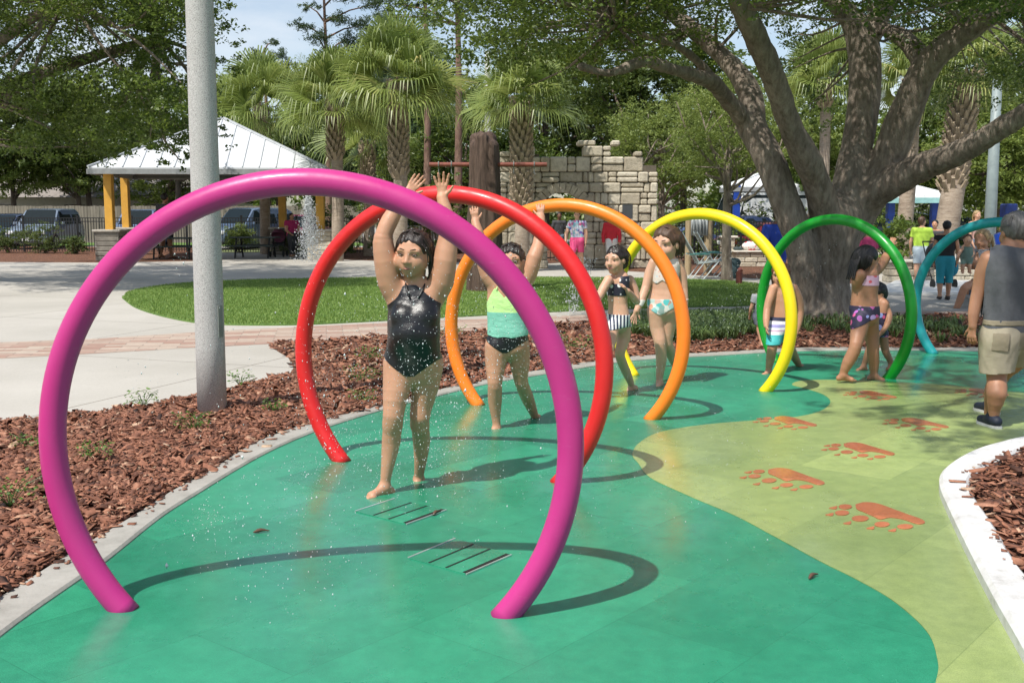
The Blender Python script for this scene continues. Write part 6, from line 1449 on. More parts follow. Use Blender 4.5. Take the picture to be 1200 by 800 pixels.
# ================ boy in board shorts
def boy():
    f = Fig('shirtless boy in striped board shorts walking through the yellow hoop', 11.35, 916, (-.6, -1), skin='skin_tan')
    f.torso([(914, 382, 0, 24, .75), (914, 372, 0, 24, .75), (915, 358, 0, 24, .70), (917, 345, 0, 28, .64), (918, 336, 0, 24, .56)])
    A = f.chain([(906, 338, -.03, 10), (902, 350, -.05, 9.5), (899, 362, -.07, 8.5), (898, 374, -.12, 8), (898, 382, -.15, 6)], 'arm0', .02)
    B = f.chain([(930, 338, .03, 11), (936, 350, .04, 10), (938, 364, .04, 9), (936, 378, .02, 8), (934, 387, .0, 6)], 'arm1', .02)
    hand(f.S, A[-1], unit([0, -.3, -1.]), np.array([1, 0, 0.]), 1, .12, 'arm0', .4); hand(f.S, B[-1], unit([-.1, -.1, -1.]), np.array([-1, 0, 0.]), -1, .12, 'arm1', .5)
    f.chain([(909, 384, -.03, 15), (907, 398, -.08, 13), (905, 407, -.12, 11.5), (903, 420, -.08, 10.5), (901, 431, -.06, 7.5), (901, 435, -.06, 6.5)], 'leg0', .02); foot(f.S, f.P((901, 435.5, -.06)), np.array([-.85, -.5, -.02]), .17, 'leg0')
    f.chain([(920, 384, .05, 15), (923, 398, .1, 13), (926, 407, .12, 11.5), (931, 418, .3, 10.5), (936, 427, .45, 7.5), (938, 431, .5, 6.5)], 'leg1', .02); foot(f.S, f.P((938, 431, .5)), np.array([-.3, -.4, -.75]), .17, 'leg1')
    f.hd((915, 322, 0), 26, F=(-.5, -1, -.1), neck=(918, 337, .0, 10)); f.body(.0085); f.eyes(small=True)
    f.hair('hair_auburn', 'short', h=.008, hairline=.03, thick=.01)
    Z = f.zpx; m, t, b = newmat('striped_board_shorts'); sx = t.nodes.new('ShaderNodeSeparateXYZ'); t.links.new(texco(t), sx.inputs[0])
    z0, z1 = Z(402)-.012, Z(371)-.012; u = math_(t, 'DIVIDE', math_(t, 'SUBTRACT', sx.outputs[2], z0), z1-z0)
    r = t.nodes.new('ShaderNodeValToRGB'); r.color_ramp.interpolation = 'CONSTANT'; e = r.color_ramp.elements
    st = [(0, (.05, .42, .42)), (.36, (.75, .75, .75)), (.48, (.55, .35, .5)), (.54, (.75, .75, .75)), (.62, (.30, .28, .55)), (.74, (.75, .7, .75)), (.86, (.03, .03, .07))]
    while len(e) < len(st): e.new(.5)
    for i, (p, cc) in enumerate(st): e[i].position = p; e[i].color = (*cc, 1)
    t.links.new(u, r.inputs[0]); t.links.new(r.outputs[0], b.inputs['Base Color']); b.inputs['Roughness'].default_value = .7
    f.wear('board_shorts', lambda V: np.minimum(np.minimum(Z(371)-V[:, 2], V[:, 2]-Z(402)), np.minimum(f.gd(V, 'arm0'), f.gd(V, 'arm1'))-np.minimum(f.gd(V, 'torso'), np.minimum(f.gd(V, 'leg0'), f.gd(V, 'leg1')))+.0), m, .022, ['torso', 'leg0', 'leg1'], .010, kadd=.01, wr=.004)
boy()
# ================ girl with her hand on the green hoop, and a smaller child behind her
def girl_green():
    f = Fig('girl in a pink bikini top with her hand on the green hoop, facing away', 10.75, 1014, (.6, .55), skin='skin_olive')
    f.torso([(1014, 370, 0, 34, .80), (1013, 362, 0, 35, .82), (1013, 348, 0, 31, .80), (1014, 335, 0, 31, .74), (1016, 324, 0, 27, .66), (1017, 318, 0, 22, .6)], k=.03)
    A = f.chain([(1022, 320, .05, 14), (1030, 313, .12, 13), (1037, 304, .22, 11.5), (1041, 296, .32, 9.5), (1044, 288, .42, 7.5)], 'arm0', .022)
    hand(f.S, A[-1], unit([.25, .2, .6]), unit(np.array([.3, 1., -.2])), -1, .14, 'arm0', .55, .1)
    B = f.chain([(1008, 322, -.08, 13), (1004, 331, -.04, 12), (1006, 344, .1, 10.5), (1014, 352, .26, 9), (1020, 356, .34, 7)], 'arm1', .022); hand(f.S, B[-1], unit([.6, .4, -.2]), np.array([0, 0, -1.]), 1, .13, 'arm1', .4)
    f.chain([(1009, 374, -.05, 22), (1006, 390, -.10, 18.5), (1003, 403, -.16, 14.5), (1001, 411, -.16, 14.5), (994, 424, -.14, 13.5), (989, 435, -.12, 9.5), (988, 438.5, -.12, 8.5)], 'leg0', .022)
    foot(f.S, f.P((988, 440, -.12)), np.array([.9, -.12, -.05]), .19, 'leg0')
    f.chain([(1019, 374, .08, 21), (1021, 390, .1, 18), (1023, 404, .08, 14.5), (1023, 412, .08, 14), (1024, 425, .1, 13), (1024, 436, .1, 9), (1024, 439, .1, 8)], 'leg1', .022)
    foot(f.S, f.P((1024, 440.5, .1)), np.array([.85, -.35, -.05]), .19, 'leg1')
    f.hd((1016, 305, .0), 31, F=(.85, .25, -.1), neck=(1017, 320, .0, 12.5)); f.body(.0088)
    at = f.at; f.hair('hair_black', h=.009, hairline=.06, locks=[([at(.1*i, -.42, .1), at(.1*i, -.55, -.3), at(.12*i, -.62, -.8)], .09*f.hh) for i in (-2, -1, 0, 1, 2)], thick=.01)
    Z = f.zpx; G_ = ['torso', 'leg0', 'leg1', 'arm0', 'arm1', 'neck']; ar = lambda V: np.minimum(f.gd(V, 'arm0'), f.gd(V, 'arm1'))-f.gd(V, 'torso')+.002
    f.wear('bikini_top', lambda V: np.minimum(np.minimum(Z(322.5)-V[:, 2], V[:, 2]-Z(334)), ar(V)), 'pink_strawberry', .005, G_, .009)
    c = f.P((1014, 366)); f.wear('bikini_bottom', lambda V: np.minimum(Z(358)+(V[:, 0]-c[0])*-.0-V[:, 2], V[:, 2]-(Z(375)+np.clip(V[:, 0]-c[0], -.2, .2)*.45)), 'dark_floral', .005, G_, .009)
    mb = MB(); mb.tube(spline([f.P((1006, 324, -.1)), f.P((1010, 316, -.07)), f.P((1016, 314, 0))], 4), .006, 6); mb.build('shoulder_strap', MATS['pink_strawberry'], f.root)
girl_green()
def child_small():
    f = Fig('small child crouching forward half hidden behind the girl at the green hoop', 11.5, 1030, (-.8, -.3), skin='skin_olive', detail=0)
    f.torso([(1030, 386, 0, 20, .8), (1029, 376, 0, 20, .8), (1031, 365, 0, 19, .75), (1034, 356, 0, 18, .7)])
    A = f.chain([(1038, 358, 0, 8), (1042, 369, -.05, 7.5), (1041, 378, -.1, 6.5), (1036, 386, -.15, 6), (1032, 391, -.15, 5)], 'arm0', .02); hand(f.S, A[-1], unit([-.5, 0, -.5]), np.array([-.4, 0, -.6]), 1, .10, 'arm0', .6)
    f.chain([(1030, 360, .08, 8), (1026, 370, .1, 7), (1024, 380, .05, 6)], 'arm1', .02)
    f.chain([(1026, 390, 0, 13), (1022, 402, 0, 10), (1018, 412, 0, 9), (1014, 424, .02, 7), (1012, 429, .02, 6)], 'leg0', .02); foot(f.S, f.P((1012, 430.5, .02)), np.array([-.9, -.2, 0]), .14, 'leg0')
    f.chain([(1034, 390, .05, 13), (1036, 402, .05, 10), (1038, 412, .05, 9), (1043, 422, .06, 7), (1044, 427, .06, 6)], 'leg1', .02); foot(f.S, f.P((1044, 429, .06)), np.array([-.6, -.6, 0]), .14, 'leg1')
    f.hd((1028, 344, .05), 24, F=(-.8, -.3, -.3), neck=(1032, 356, .0, 8)); f.body(.0095); f.hair('hair_black', h=.010)
    Z = f.zpx; f.wear('swimsuit', lambda V: np.minimum(Z(366)-V[:, 2], V[:, 2]-Z(395)), 'dark_floral', .005, ['torso', 'leg0', 'leg1'], .010)
child_small()
# ================ man in the grey tank top, seen from behind
def man():
    f = Fig('grey-haired man in a charcoal tank top and khaki shorts seen from behind', 8.45, 1186, (-.25, 1), skin='skin_olive')
    f.torso([(1184, 385, 0, 62, .62), (1185, 365, 0, 60, .66), (1187, 345, 0, 61, .66), (1189, 325, 0, 66, .60), (1190, 308, 0, 66, .52), (1191, 298, .0, 50, .45)])
    A = f.chain([(1159, 304, .0, 21), (1152, 318, .02, 18.5), (1148, 336, .03, 16), (1144, 352, .02, 14.5), (1141, 368, .0, 13), (1140, 382, -.02, 9)], 'arm0', .025)
    hand(f.S, A[-1], unit([-.06, -.0, -1.]), unit(np.array([.8, .6, 0])), -1, .185, 'arm0', .5, .1)
    B = f.chain([(1224, 305, .0, 24), (1232, 322, .02, 22), (1236, 340, .03, 19), (1238, 355, .1, 17), (1236, 372, .2, 15), (1233, 384, .28, 11)], 'arm1', .03); hand(f.S, B[-1], unit([0, .3, -1.]), np.array([-1, .2, 0.]), 1, .185, 'arm1', .5)
    f.chain([(1170, 398, .0, 38), (1169, 420, .02, 33), (1168, 434, .02, 25), (1168, 446, -.0, 22), (1168, 461, -.05, 23), (1165, 480, -.03, 14), (1164, 494, -.02, 12)], 'leg0', .03)
    f.chain([(1199, 398, .1, 38), (1190, 418, .22, 33), (1178, 432, .36, 24), (1170, 444, .42, 21), (1164, 458, .42, 21), (1160, 476, .5, 13), (1158, 488, .55, 11)], 'leg1', .03)
    f.hd((1190, 272, .02), 44, F=(-.15, 1, -.1), neck=(1190, 298, .0, 27)); f.body(.0085)
    f.hair('hair_grey', 'short', h=.009, hairline=.05, thick=-.005)
    Z = f.zpx; T = fabric('charcoal_jersey', (.085, .090, .10), .85); K = fabric('khaki_cotton', (.34, .30, .22), .85)
    G_ = ['torso', 'arm0', 'arm1', 'neck', 'leg0', 'leg1']; arm = lambda V: np.minimum(f.gd(V, 'arm0'), f.gd(V, 'arm1'))-f.gd(V, 'torso')
    cc = f.P((1190, 340)); sd = unit(np.cross(f.F, [0, 0, 1.]))
    f.wear('tank_top', lambda V: np.minimum(np.minimum(V[:, 2]-Z(391), arm(V)+.014), Z(290)+np.clip(np.abs((V-cc)@sd)-.06, 0, 1)*.2-V[:, 2]), T, .014, G_, .011, kadd=.01, wr=.005)
    ex = [('rc', f.P((1171, 396, 0)), f.P((1168, 434, .02)), .135, .118, .03, 'leg0', None, 1., 1), ('rc', f.P((1198, 396, .08)), f.P((1182, 430, .30)), .132, .115, .03, 'leg1', None, 1., 1)]
    f.wear('shorts', lambda V: np.minimum(Z(377)-V[:, 2], V[:, 2]-Z(436)-.10*(V[:, 0]-f.P((1171, 396, 0))[0])), K, .012, ['torso', 'leg0', 'leg1'], .011, kadd=.01, extra=ex, wr=.005)
    Kd = fabric('khaki_seam', (.25, .215, .15), .9)
    for px in (1168, 1199): f.wear('back_pocket', lambda V: np.minimum(np.minimum(V[:, 0]-f.xpx(px-9), f.xpx(px+9)-V[:, 0]), np.minimum(np.minimum(V[:, 2]-Z(409), Z(388)-V[:, 2]), ((V-cc)@-f.F)*.5)), Kd, .0165, ['torso', 'leg0', 'leg1'], .011, kadd=.01, extra=ex, thick=.003)
    f.wear('hem_stitching', lambda V: np.minimum(Z(374)-V[:, 2], V[:, 2]-Z(380)), Kd, .0155, ['torso', 'leg0', 'leg1'], .011, kadd=.01, extra=ex, thick=.003)
    sh_ = pm('navy_mesh_shoe', (.012, .018, .035), .6, .3, 30, .4, 80, .004); so2 = pm('pale_sole', (.6, .6, .58), .7); sock = pm('black_sock', (.012, .012, .014), .9)
    for (px, py, dy, d) in ((1163, 500, -.02, (-.18, -.98*-.0+.98, 0)), (1160, 494, .56, (-.3, .95, 0))):
        a = f.P((px, py, dy)); a[2] = .012; d = unit(d); sd2 = np.array([d[1], -d[0], 0])
        S2 = Sdf(); S2.rc(a+d*-.05+[0, 0, .055], a+d*.02+[0, 0, .075], .042, .046, .02); S2.rc(a+d*.0+[0, 0, .055], a+d*.15+[0, 0, .04], .046, .034, .03); V, Q = S2.mesh(.007); mk('shoe', V, Q, sh_, f.root, loc=(0, 0, 0), smooth=True)
        mb = MB(); el = [a+d*x+sd2*y for x, y in [(-.095, -.02), (-.095, .02), (-.05, .042), (.06, .044), (.14, .046), (.185, .02), (.185, -.02), (.14, -.044), (.06, -.04), (-.05, -.04)]]; mb.prism([tuple(e[:2]) for e in el], .013, .036); mb.build('sole', so2, f.root)
        mb = MB(); mb.tube([a+[0, 0, .07], a+[0, 0, .125]], .043, 14); mb.build('sock', sock, f.root, smooth=True)
man()
# ================ people further away (compact figures)
def far(label, px, ytop, yfoot, F, top, topc, bot, botc, skin, hair, arms=((-.5, 0), (.5, 0)), sit=False, hmode='back', stride=.12, Y=None, hF=None, girth=1., kid=False, sleeves=.5, blen=.5, shoes=None, lean=0., hidearms=()):
    """standing figure: body sizes follow the measured height"""
    g = G(px, yfoot); Y = Y or g[1]; z0 = .012 if Y == g[1] else max(0, U(px, yfoot, Y)[2]); zt = U(px, ytop, Y)[2]; H = zt-z0; x0 = (px-600)/FPX*Y
    F = unit([*F, 0.]); sd = unit(np.cross(F, [0, 0, 1.])); S = Sdf(); t = thing('person', label, 'person', (x0, Y, z0)); b = np.array([x0, Y, z0]); gth = girth
    at = lambda s_, f_, z: b+sd*s_*H+F*(f_+lean*z)*H+np.array([0, 0, z*H])
    hr = .078 if kid else .066; hh = 2*hr*H
    M = np.eye(3)+(1/.68-1)*np.outer(F, F)
    for e_ in (-1, 0, 1): S.ch([at(e_*.035*gth, 0, z_) for z_ in (.50, .60, .72, .80)], [.06*H*gth, .052*H*gth, .064*H*gth, .042*H*gth], .02, 'torso', M, .68)
    for q in (-1, 1): S.rc(at(0, 0, .79), at(q*.098*gth, 0, .795), .045*H, .042*H, .03, 'torso')
    S.rc(at(0, 0, .8), at(0, .01, .87), .033*H, .032*H, .02, 'neck')
    EL = []
    for q, (sw, fw) in zip((-1, 1), arms):
        sh0 = at(q*.105*gth, 0, .79); e = at(q*(.125+abs(sw)*.08)*gth, fw*.06, .62); bend = fw
        w_ = e+(-np.array([0, 0, 1.])*math.cos(bend)+F*math.sin(bend))*.15*H+sd*(-q*.03*H*abs(bend)); g_ = 'arm%d' % (q > 0)
        S.ch([sh0, e, w_], [.031*H*gth, .026*H*gth, .017*H], .02, g_); hand(S, w_, unit(w_-e), unit(-sd*q+F*.3), 1 if q < 0 else -1, .105*H, g_, .4, .1); EL.append((sh0, e, w_))
    for q in (-1, 1):
        st = stride*q; hp = at(q*.05, 0, .50); kn = at(q*.055, st*.35+.01, .27); an = at(q*.055, st-.0+(.0 if st > 0 else -.02), .042+(0 if st >= 0 else .015)); g_ = 'leg%d' % (q > 0)
        S.ch([hp, kn, kn*.65+an*.35, an], [.054*H*gth, .035*H*gth, .036*H, .021*H], .02, g_); foot(S, an, F+np.array([0, 0, 0.]), .145*H, g_)
    hFv = unit(hF if hF is not None else F); at2, Rm = head(S, at(0, .012, .935-(.01 if kid else 0)), hFv, np.array([0, 0, 1.]), hh, False)
    hq = max(.011, H*.0085); V, Q = S.mesh(hq); mk('body', V, Q, MATS[skin], t, loc=(0, 0, 0), smooth=True)
    fg = Fig.__new__(Fig); fg.S = S; fg.root = t; fg.at = at2; fg.Rm = Rm; fg.hh = hh; fg.hc = at(0, .012, .935); fg.Y = Y; fg.detail = 0
    lk = [([at2(.12*i, -.38, .1), at2(.13*i, -.46, -.3), at2(.14*i, -.40, -.75)], .10*hh) for i in (-2, -1, 0, 1, 2)] if hmode == 'long' else None
    fg.hair(hair, 'short' if hmode == 'short' else 'back', h=hq, locks=lk)
    if hFv[1] < .3:
        for q in (-1, 1): mb = MB(); mb.ball(at2(q*.16, .37, .01), np.array([.05, .03, .03])*hh, Rm, 8, 6); mb.build('eye', eyed, t)
    zz = lambda V: (V[:, 2]-z0)/H; armd = lambda V: np.minimum(fg.gd(V, 'arm0'), fg.gd(V, 'arm1'))-fg.gd(V, ['torso', 'leg0', 'leg1'])
    def sl(V):    # keep the sleeve down to the given fraction
        d = np.full(len(V), 9.)
        for s0, e, w_ in EL:
            ax = unit(e-s0); L = np.linalg.norm(e-s0); u = ((V-s0)@ax)/L; d0 = np.linalg.norm(V-(s0+np.clip(u, 0, 1.2)[:, None]*ax*L), axis=1)
            if sleeves < 1: d = np.where((armd(V) < 0) & (d0 < .3*H), np.minimum(d, (sleeves-u)*L), d)
            elif sleeves >= 1: 
                ax2 = unit(w_-e); L2 = np.linalg.norm(w_-e); u2 = ((V-e)@ax2)/L2; d2 = np.linalg.norm(V-e-np.clip(u2, 0, 1.6)[:, None]*ax2*L2, axis=1); d = np.where((d2 < .06*H) & (u2 > .5), np.minimum(d, (.92-u2)*L2), d)
        return d
    if top == 'shirt': fg.wear('shirt', lambda V: np.minimum(np.minimum(zz(V)-.47, .84-zz(V))*H, sl(V)), topc, .016, ['torso', 'arm0', 'arm1', 'neck'], hq, kadd=.01, wr=.004)
    elif top == 'tank': fg.wear('tank_top', lambda V: np.minimum(np.minimum(zz(V)-.48, .825-zz(V))*H, armd(V)+.006), topc, .012, ['torso', 'arm0', 'arm1', 'neck'], hq)
    elif top == 'suit': fg.wear('swimsuit', lambda V: np.minimum(np.minimum(zz(V)-.455-np.abs((V-b)@sd)/H*.5, .80-zz(V))*H, armd(V)+.004), topc, .006, ['torso', 'arm0', 'arm1', 'leg0', 'leg1', 'neck'], hq)
    if bot == 'shorts': fg.wear('shorts', lambda V: np.minimum(.56-zz(V), zz(V)-blen*.6)*H, botc, .020, ['torso', 'leg0', 'leg1'], hq, kadd=.01, wr=.004)
    elif bot == 'trousers': fg.wear('trousers', lambda V: np.minimum(.56-zz(V), zz(V)-.055)*H, botc, .014, ['torso', 'leg0', 'leg1'], hq, kadd=.005, wr=.004)
    if shoes:
        fg.wear('shoe', lambda V: (.05-zz(V))*H, shoes, .008, ['leg0', 'leg1'], hq)
    return fg
red = fabric('red_knit', (.55, .02, .035)); white = fabric('white_cotton', (.70, .69, .67)); lime = fabric('neon_lime_shirt', (.48, .72, .08)); pblue = fabric('pale_blue_shorts', (.42, .50, .56)); black = fabric('black_cotton', (.015, .015, .017)); pink = fabric('hot_pink', (.62, .06, .19)); blue = fabric('royal_blue_shirt', (.015, .055, .38)); greyt = fabric('heather_grey', (.30, .31, .33)); denim = fabric('denim', (.10, .15, .21)); teal = fabric('teal_towel', (.02, .28, .36)); dkgrey = fabric('dark_grey_cotton', (.05, .05, .055)); shoem = pm('plain_shoe', (.05, .04, .035), .7); wshoe = pm('white_shoe', (.6, .6, .6), .6)
far('woman in a red long sleeved top and white trousers near the stone wall', 716, 250, 316, (.1, -1), 'shirt', red, 'trousers', white, 'skin_tan', 'hair_brown', ((.3, .2), (.3, .1)), stride=.16, sleeves=1.2, shoes=shoem)
far('woman in a flowered shirt and hot pink shorts stepping out of the stone arch', 676, 247, 318, (-.3, -1), 'shirt', MATS['bright_floral_shirt'], 'shorts', pink, 'skin_light', 'hair_brown', ((.2, .1), (.5, .6)), stride=.2, blen=.52, girth=1.1, shoes=wshoe)
far('child in a black swimsuit walking beside the flowered shirt woman', 690, 262, 308, (.2, -1), 'suit', black, None, None, 'skin_light', 'hair_auburn', stride=.1, kid=True)
far('child in hot pink shorts half hidden by the yellow hoop', 753, 268, 314, (.2, -1), 'tank', white, 'shorts', pink, 'skin_light', 'hair_brown', stride=.14, kid=True, blen=.6)
far('woman in pale clothes beside the child in pink shorts', 738, 254, 313, (-.1, -1), 'shirt', white, 'shorts', fabric('cream_cotton', (.6, .5, .42)), 'skin_light', 'hair_blond', stride=.1)
far('adult in pale trousers partly hidden behind the woman in red', 704, 256, 306, (.2, -1), 'shirt', white, 'trousers', fabric('stone_cotton', (.45, .42, .4)), 'skin_light', 'hair_brown', stride=.12, shoes=shoem)
far('person in a dark shirt with a blue pack under the arch', 655, 249, 306, (.1, -1), 'shirt', dkgrey, 'trousers', denim, 'skin_brown', 'hair_black', stride=.06, shoes=shoem)
far('person in a royal blue shirt with towel leaning at the oak trunk', 909, 247, 345, (.5, -1), 'shirt', blue, 'shorts', blue, 'skin_brown', 'hair_black', ((.6, .3), (.3, .5)), girth=1.45, stride=.05, blen=.46, sleeves=.9, hmode='short')
far('person in a lime shirt and pale shorts with back to the camera', 1078, 254, 332, (.25, 1), 'shirt', lime, 'shorts', pblue, 'skin_light', 'hair_brown', ((.2, .4), (.3, .6)), hF=(.9, .5, 0), girth=1.05, stride=.04, blen=.5, sleeves=.55, shoes=wshoe)
far('person in a black sleeveless top wrapped in a teal towel', 1107, 259, 352, (.3, 1), 'tank', black, 'shorts', teal, 'skin_tan', 'hair_black', ((.2, .2), (.3, .2)), hmode='short', stride=.06, blen=.36, shoes=shoem)
far('woman in a hot pink shirt bending behind the girl at the green hoop', 1021, 262, 360, (-.6, 1), 'shirt', pink, 'shorts', dkgrey, 'skin_tan', 'hair_black', ((.3, .6), (.3, .6)), girth=1.2, stride=.03, blen=.52, lean=.12)
far('dark haired woman facing the lime shirt', 1093, 258, 328, (-.6, -1), 'tank', dkgrey, 'shorts', denim, 'skin_tan', 'hair_black', stride=.03, blen=.5)
far('distant bather between the black top and the lime shirt', 1103, 253, 316, (-.2, -1), 'shirt', fabric('slate_blue', (.12, .16, .28)), 'shorts', dkgrey, 'skin_light', 'hair_blond', stride=.03)
far('blond bather behind the grey utility pole', 1141, 247, 322, (.4, -1), 'tank', fabric('blush', (.5, .3, .26)), 'shorts', denim, 'skin_light', 'hair_blond', ((.2, 1.2), (.2, .4)), hmode='long', stride=.04)
far('adult in dark clothes standing at the shelter bench', 196, 227, 303, (.4, .9), 'shirt', dkgrey, 'shorts', black, 'skin_olive', 'hair_black', ((.3, .8), (.2, .6)), hmode='short', girth=1.15, stride=.05, blen=.5)
far('woman in a magenta shirt standing with a stroller in the shelter', 343, 250, 301, (.6, -.6), 'shirt', fabric('magenta_cotton', (.45, .02, .12)), 'trousers', dkgrey, 'skin_tan', 'hair_black', ((.2, 1.), (.2, 1.)), girth=1.3, stride=.03)
far('adult stooping over behind the shirtless boy', 894, 332, 408, (-.3, .9), 'shirt', greyt, 'shorts', fabric('slate_cotton', (.12, .13, .16)), 'skin_tan', 'hair_brown', ((.3, .5), (.3, .5)), girth=1.15, stride=.1, blen=.6, kid=True)
# mother sitting with a baby
def mother():
    f = Fig('seated woman in a grey shirt and denim shorts holding a baby', 19.2, 1150, (-.8, -.35), skin='skin_tan', detail=0)
    f.torso([(1153, 330, 0, 22, .85), (1154, 318, 0, 20, .8), (1152, 305, 0, 22, .75), (1152, 296, 0, 20, .6)])
    A = f.chain([(1148, 298, -.12, 8), (1142, 307, -.16, 8), (1133, 304, -.2, 7), (1127, 301, -.22, 5)], 'arm0', .02); hand(f.S, A[-1], unit([-.6, 0, .3]), np.array([.3, 0, 1.]), 1, .17, 'arm0', .4)
    f.chain([(1158, 299, .12, 8), (1152, 312, .1, 8), (1140, 312, .1, 7), (1132, 310, .05, 5)], 'arm1', .02)
    f.chain([(1151, 330, -.1, 13), (1138, 334, -.2, 11), (1130, 338, -.3, 9), (1125, 352, -.25, 8.5), (1119, 365, -.2, 6), (1115, 373, -.15, 5)], 'leg0', .02); foot(f.S, f.P((1115, 374, -.15)), np.array([-.9, -.2, -.1]), .24, 'leg0')
    f.chain([(1157, 331, .1, 13), (1146, 337, .0, 11), (1138, 341, .0, 9), (1136, 354, .05, 8), (1133, 366, .05, 5)], 'leg1', .02); foot(f.S, f.P((1133, 368, .05)), np.array([-.9, -.2, -.1]), .24, 'leg1')
    f.hd((1151, 281, 0), 23, F=(-.7, -.7, -.1), neck=(1152, 295, .0, 8)); f.body(.013)
    at = f.at; f.hair('hair_blond', h=.013, locks=[([at(.14*i, -.3, .2), at(.18*i, -.45, -.3), at(.18*i, -.4, -.9)], .12*f.hh) for i in (-2, -1, 0, 1, 2)])
    Z = f.zpx; f.wear('shirt', lambda V: np.minimum(V[:, 2]-Z(331), Z(292)-V[:, 2]), greyt, .018, ['torso'], .013, kadd=.01, wr=.004)
    f.wear('sleeve', lambda V: np.minimum(V[:, 2]-Z(306), V[:, 0]-f.xpx(1140)), greyt, .018, ['arm0', 'arm1'], .013)
    f.wear('shorts', lambda V: np.minimum(V[:, 0]-f.xpx(1135), Z(326)-V[:, 2]), denim, .016, ['torso', 'leg0', 'leg1'], .013, kadd=.01)
    # the baby
    g = Fig('baby held upright in the arms of the seated woman', 18.9, 1132, (-.3, -1), skin='skin_light', detail=0)
    g.torso([(1133, 304, 0, 13, .85), (1133, 298, 0, 13, .85), (1133, 290, 0, 11, .8)]); g.chain([(1128, 291, -.02, 4), (1124, 297, -.06, 3.6), (1122, 301, -.08, 3)], 'arm0', .01); g.chain([(1138, 291, .02, 4), (1141, 297, -.03, 3.6), (1138, 301, -.06, 3)], 'arm1', .01)
    g.chain([(1130, 305, 0, 6), (1128, 312, -.05, 5), (1128, 318, -.04, 3.5)], 'leg0', .01); g.chain([(1136, 305, 0, 6), (1136, 312, -.05, 5), (1136, 318, -.04, 3.5)], 'leg1', .01)
    foot(g.S, g.P((1128, 318, -.04)), np.array([-.2, -.9, -.2]), .09, 'leg0'); foot(g.S, g.P((1136, 318, -.04)), np.array([.2, -.9, -.2]), .09, 'leg1')
    g.hd((1134, 281, -.02), 13, F=(-.3, -1, 0), neck=(1133, 290, 0, 5)); g.body(.010); g.hair('hair_brown', 'short', h=.010); Z2 = g.zpx
    g.wear('romper', lambda V: np.minimum(Z2(289)-V[:, 2], V[:, 2]-Z2(309)), fabric('sage_cotton', (.14, .22, .19)), .008, ['torso', 'leg0', 'leg1'], .010)
    s = thing('bench', 'low pale bench under the seated mother', 'bench', (*U(1156, 340, 19.25)[:2], .0)); mb = MB(); c = U(1158, 341, 19.25); mb.box((c[0], c[1], c[2]-.09), (.9, .45, .06), bev=.015); mb.build('seat', pm('bench_grey', (.4, .4, .38), .8), s)
    for q in (-.38, .38): mb = MB(); mb.box((c[0]+q, c[1], (c[2]-.12)/2), (.06, .4, c[2]-.13)); mb.build('leg', pm('bench_grey', (.4, .4, .38), .8), s)
mother()
# bags and stroller near the adults
c = G(1105, 352)+[.16, .05, .62]; blob('bag', 'teal shoulder bag hanging beside the person in the black top', 'bag', [('e', c, (.13, .07, .17), None, .03), ('rc', c+[-.06, 0, .1], c+[-.12, 0, .62], .012, .012, .02), ('rc', c+[.06, 0, .1], c+[-.10, 0, .62], .012, .012, .02)], fabric('teal_bag_cloth', (.02, .24, .34)))
m, tt, b = newmat('dark_stroller'); b.inputs['Base Color'].default_value = (.02, .02, .022, 1); b.inputs['Roughness'].default_value = .7
def stroller(label, px, py, canopy):
    o = G(px, py); t = thing('stroller', label, 'stroller', o); S = Sdf(); S.el(o+[0, 0, .78], (.26, .34, .26), None, .02); S.el(o+[-.0, -.22, .68], (.34, .30, .24), None, .02, 'x', -1); V, Q = S.mesh(.02); mk('canopy', V, Q, canopy, t, smooth=True)
    mb = MB(); mb.box(o+[0, -.06, .50], (.36, .5, .08), bev=.03); mb.build('seat', m, t)
    mb = MB()
    for q in (-.22, .22): mb.tube([o+[q, -.35, .12], o+[q, .05, .55], o+[q, .38, 1.02]], .014, 6); mb.tube([o+[q, .3, .12], o+[q, -.05, .55]], .014, 6)
    mb.tube([o+[-.22, .38, 1.02], o+[.22, .38, 1.02]], .018, 6); mb.build('frame', m, t)
    for q in (-.24, .24):
        for y in (-.36, .3): mb = MB(); mb.tube([o+[q-.02, y, .12], o+[q+.02, y, .12]], .11, 14); mb.build('wheel', tyre, t)
stroller('dark stroller parked beside the shelter post', 327, 301, fabric('wine_cloth', (.12, .03, .06))); stroller('black stroller in the shade right of the seated mother', 1098, 338, m)
# ================================================================== WATER
m, t, b = newmat('water_drop'); b.inputs['Base Color'].default_value = (.9, .94, .95, 1); b.inputs['Roughness'].default_value = .08; b.inputs['Transmission Weight'].default_value = .35; b.inputs['IOR'].default_value = 1.33; MATS['drop'] = m
OCT = np.array([(1, 0, 0), (-1, 0, 0), (0, 1, 0), (0, -1, 0), (0, 0, 1), (0, 0, -1)], float)
OF = np.array([(0, 2, 4), (2, 1, 4), (1, 3, 4), (3, 0, 4), (2, 0, 5), (1, 2, 5), (3, 1, 5), (0, 3, 5)])
def drops(name, P, r, label=None, cat=None, parent=None, stuff=True, el=1.):
    n = len(P); R = (r*rng.lognormal(0, .4, n))[:, None, None]; V = P[:, None]+OCT[None]*R*np.array([1, 1, el]); F = (OF[None]+6*np.arange(n)[:, None, None]).reshape(-1, 3)
    o = mk(name, V.reshape(-1, 3), F, MATS['drop'], parent, loc=(0, 0, 0), smooth=True)
    if stuff: tag(o, label, cat, kind='stuff')
    return o
def jet(p0, v0, n, spread, T=1., t0=.05):
    t_ = rng.uniform(t0, T, n); v = np.array(v0)+rng.normal(0, spread, (n, 3)); P = np.array(p0)+v*t_[:, None]; P[:, 2] -= 4.9*t_**2; return P[P[:, 2] > .02]
al = []
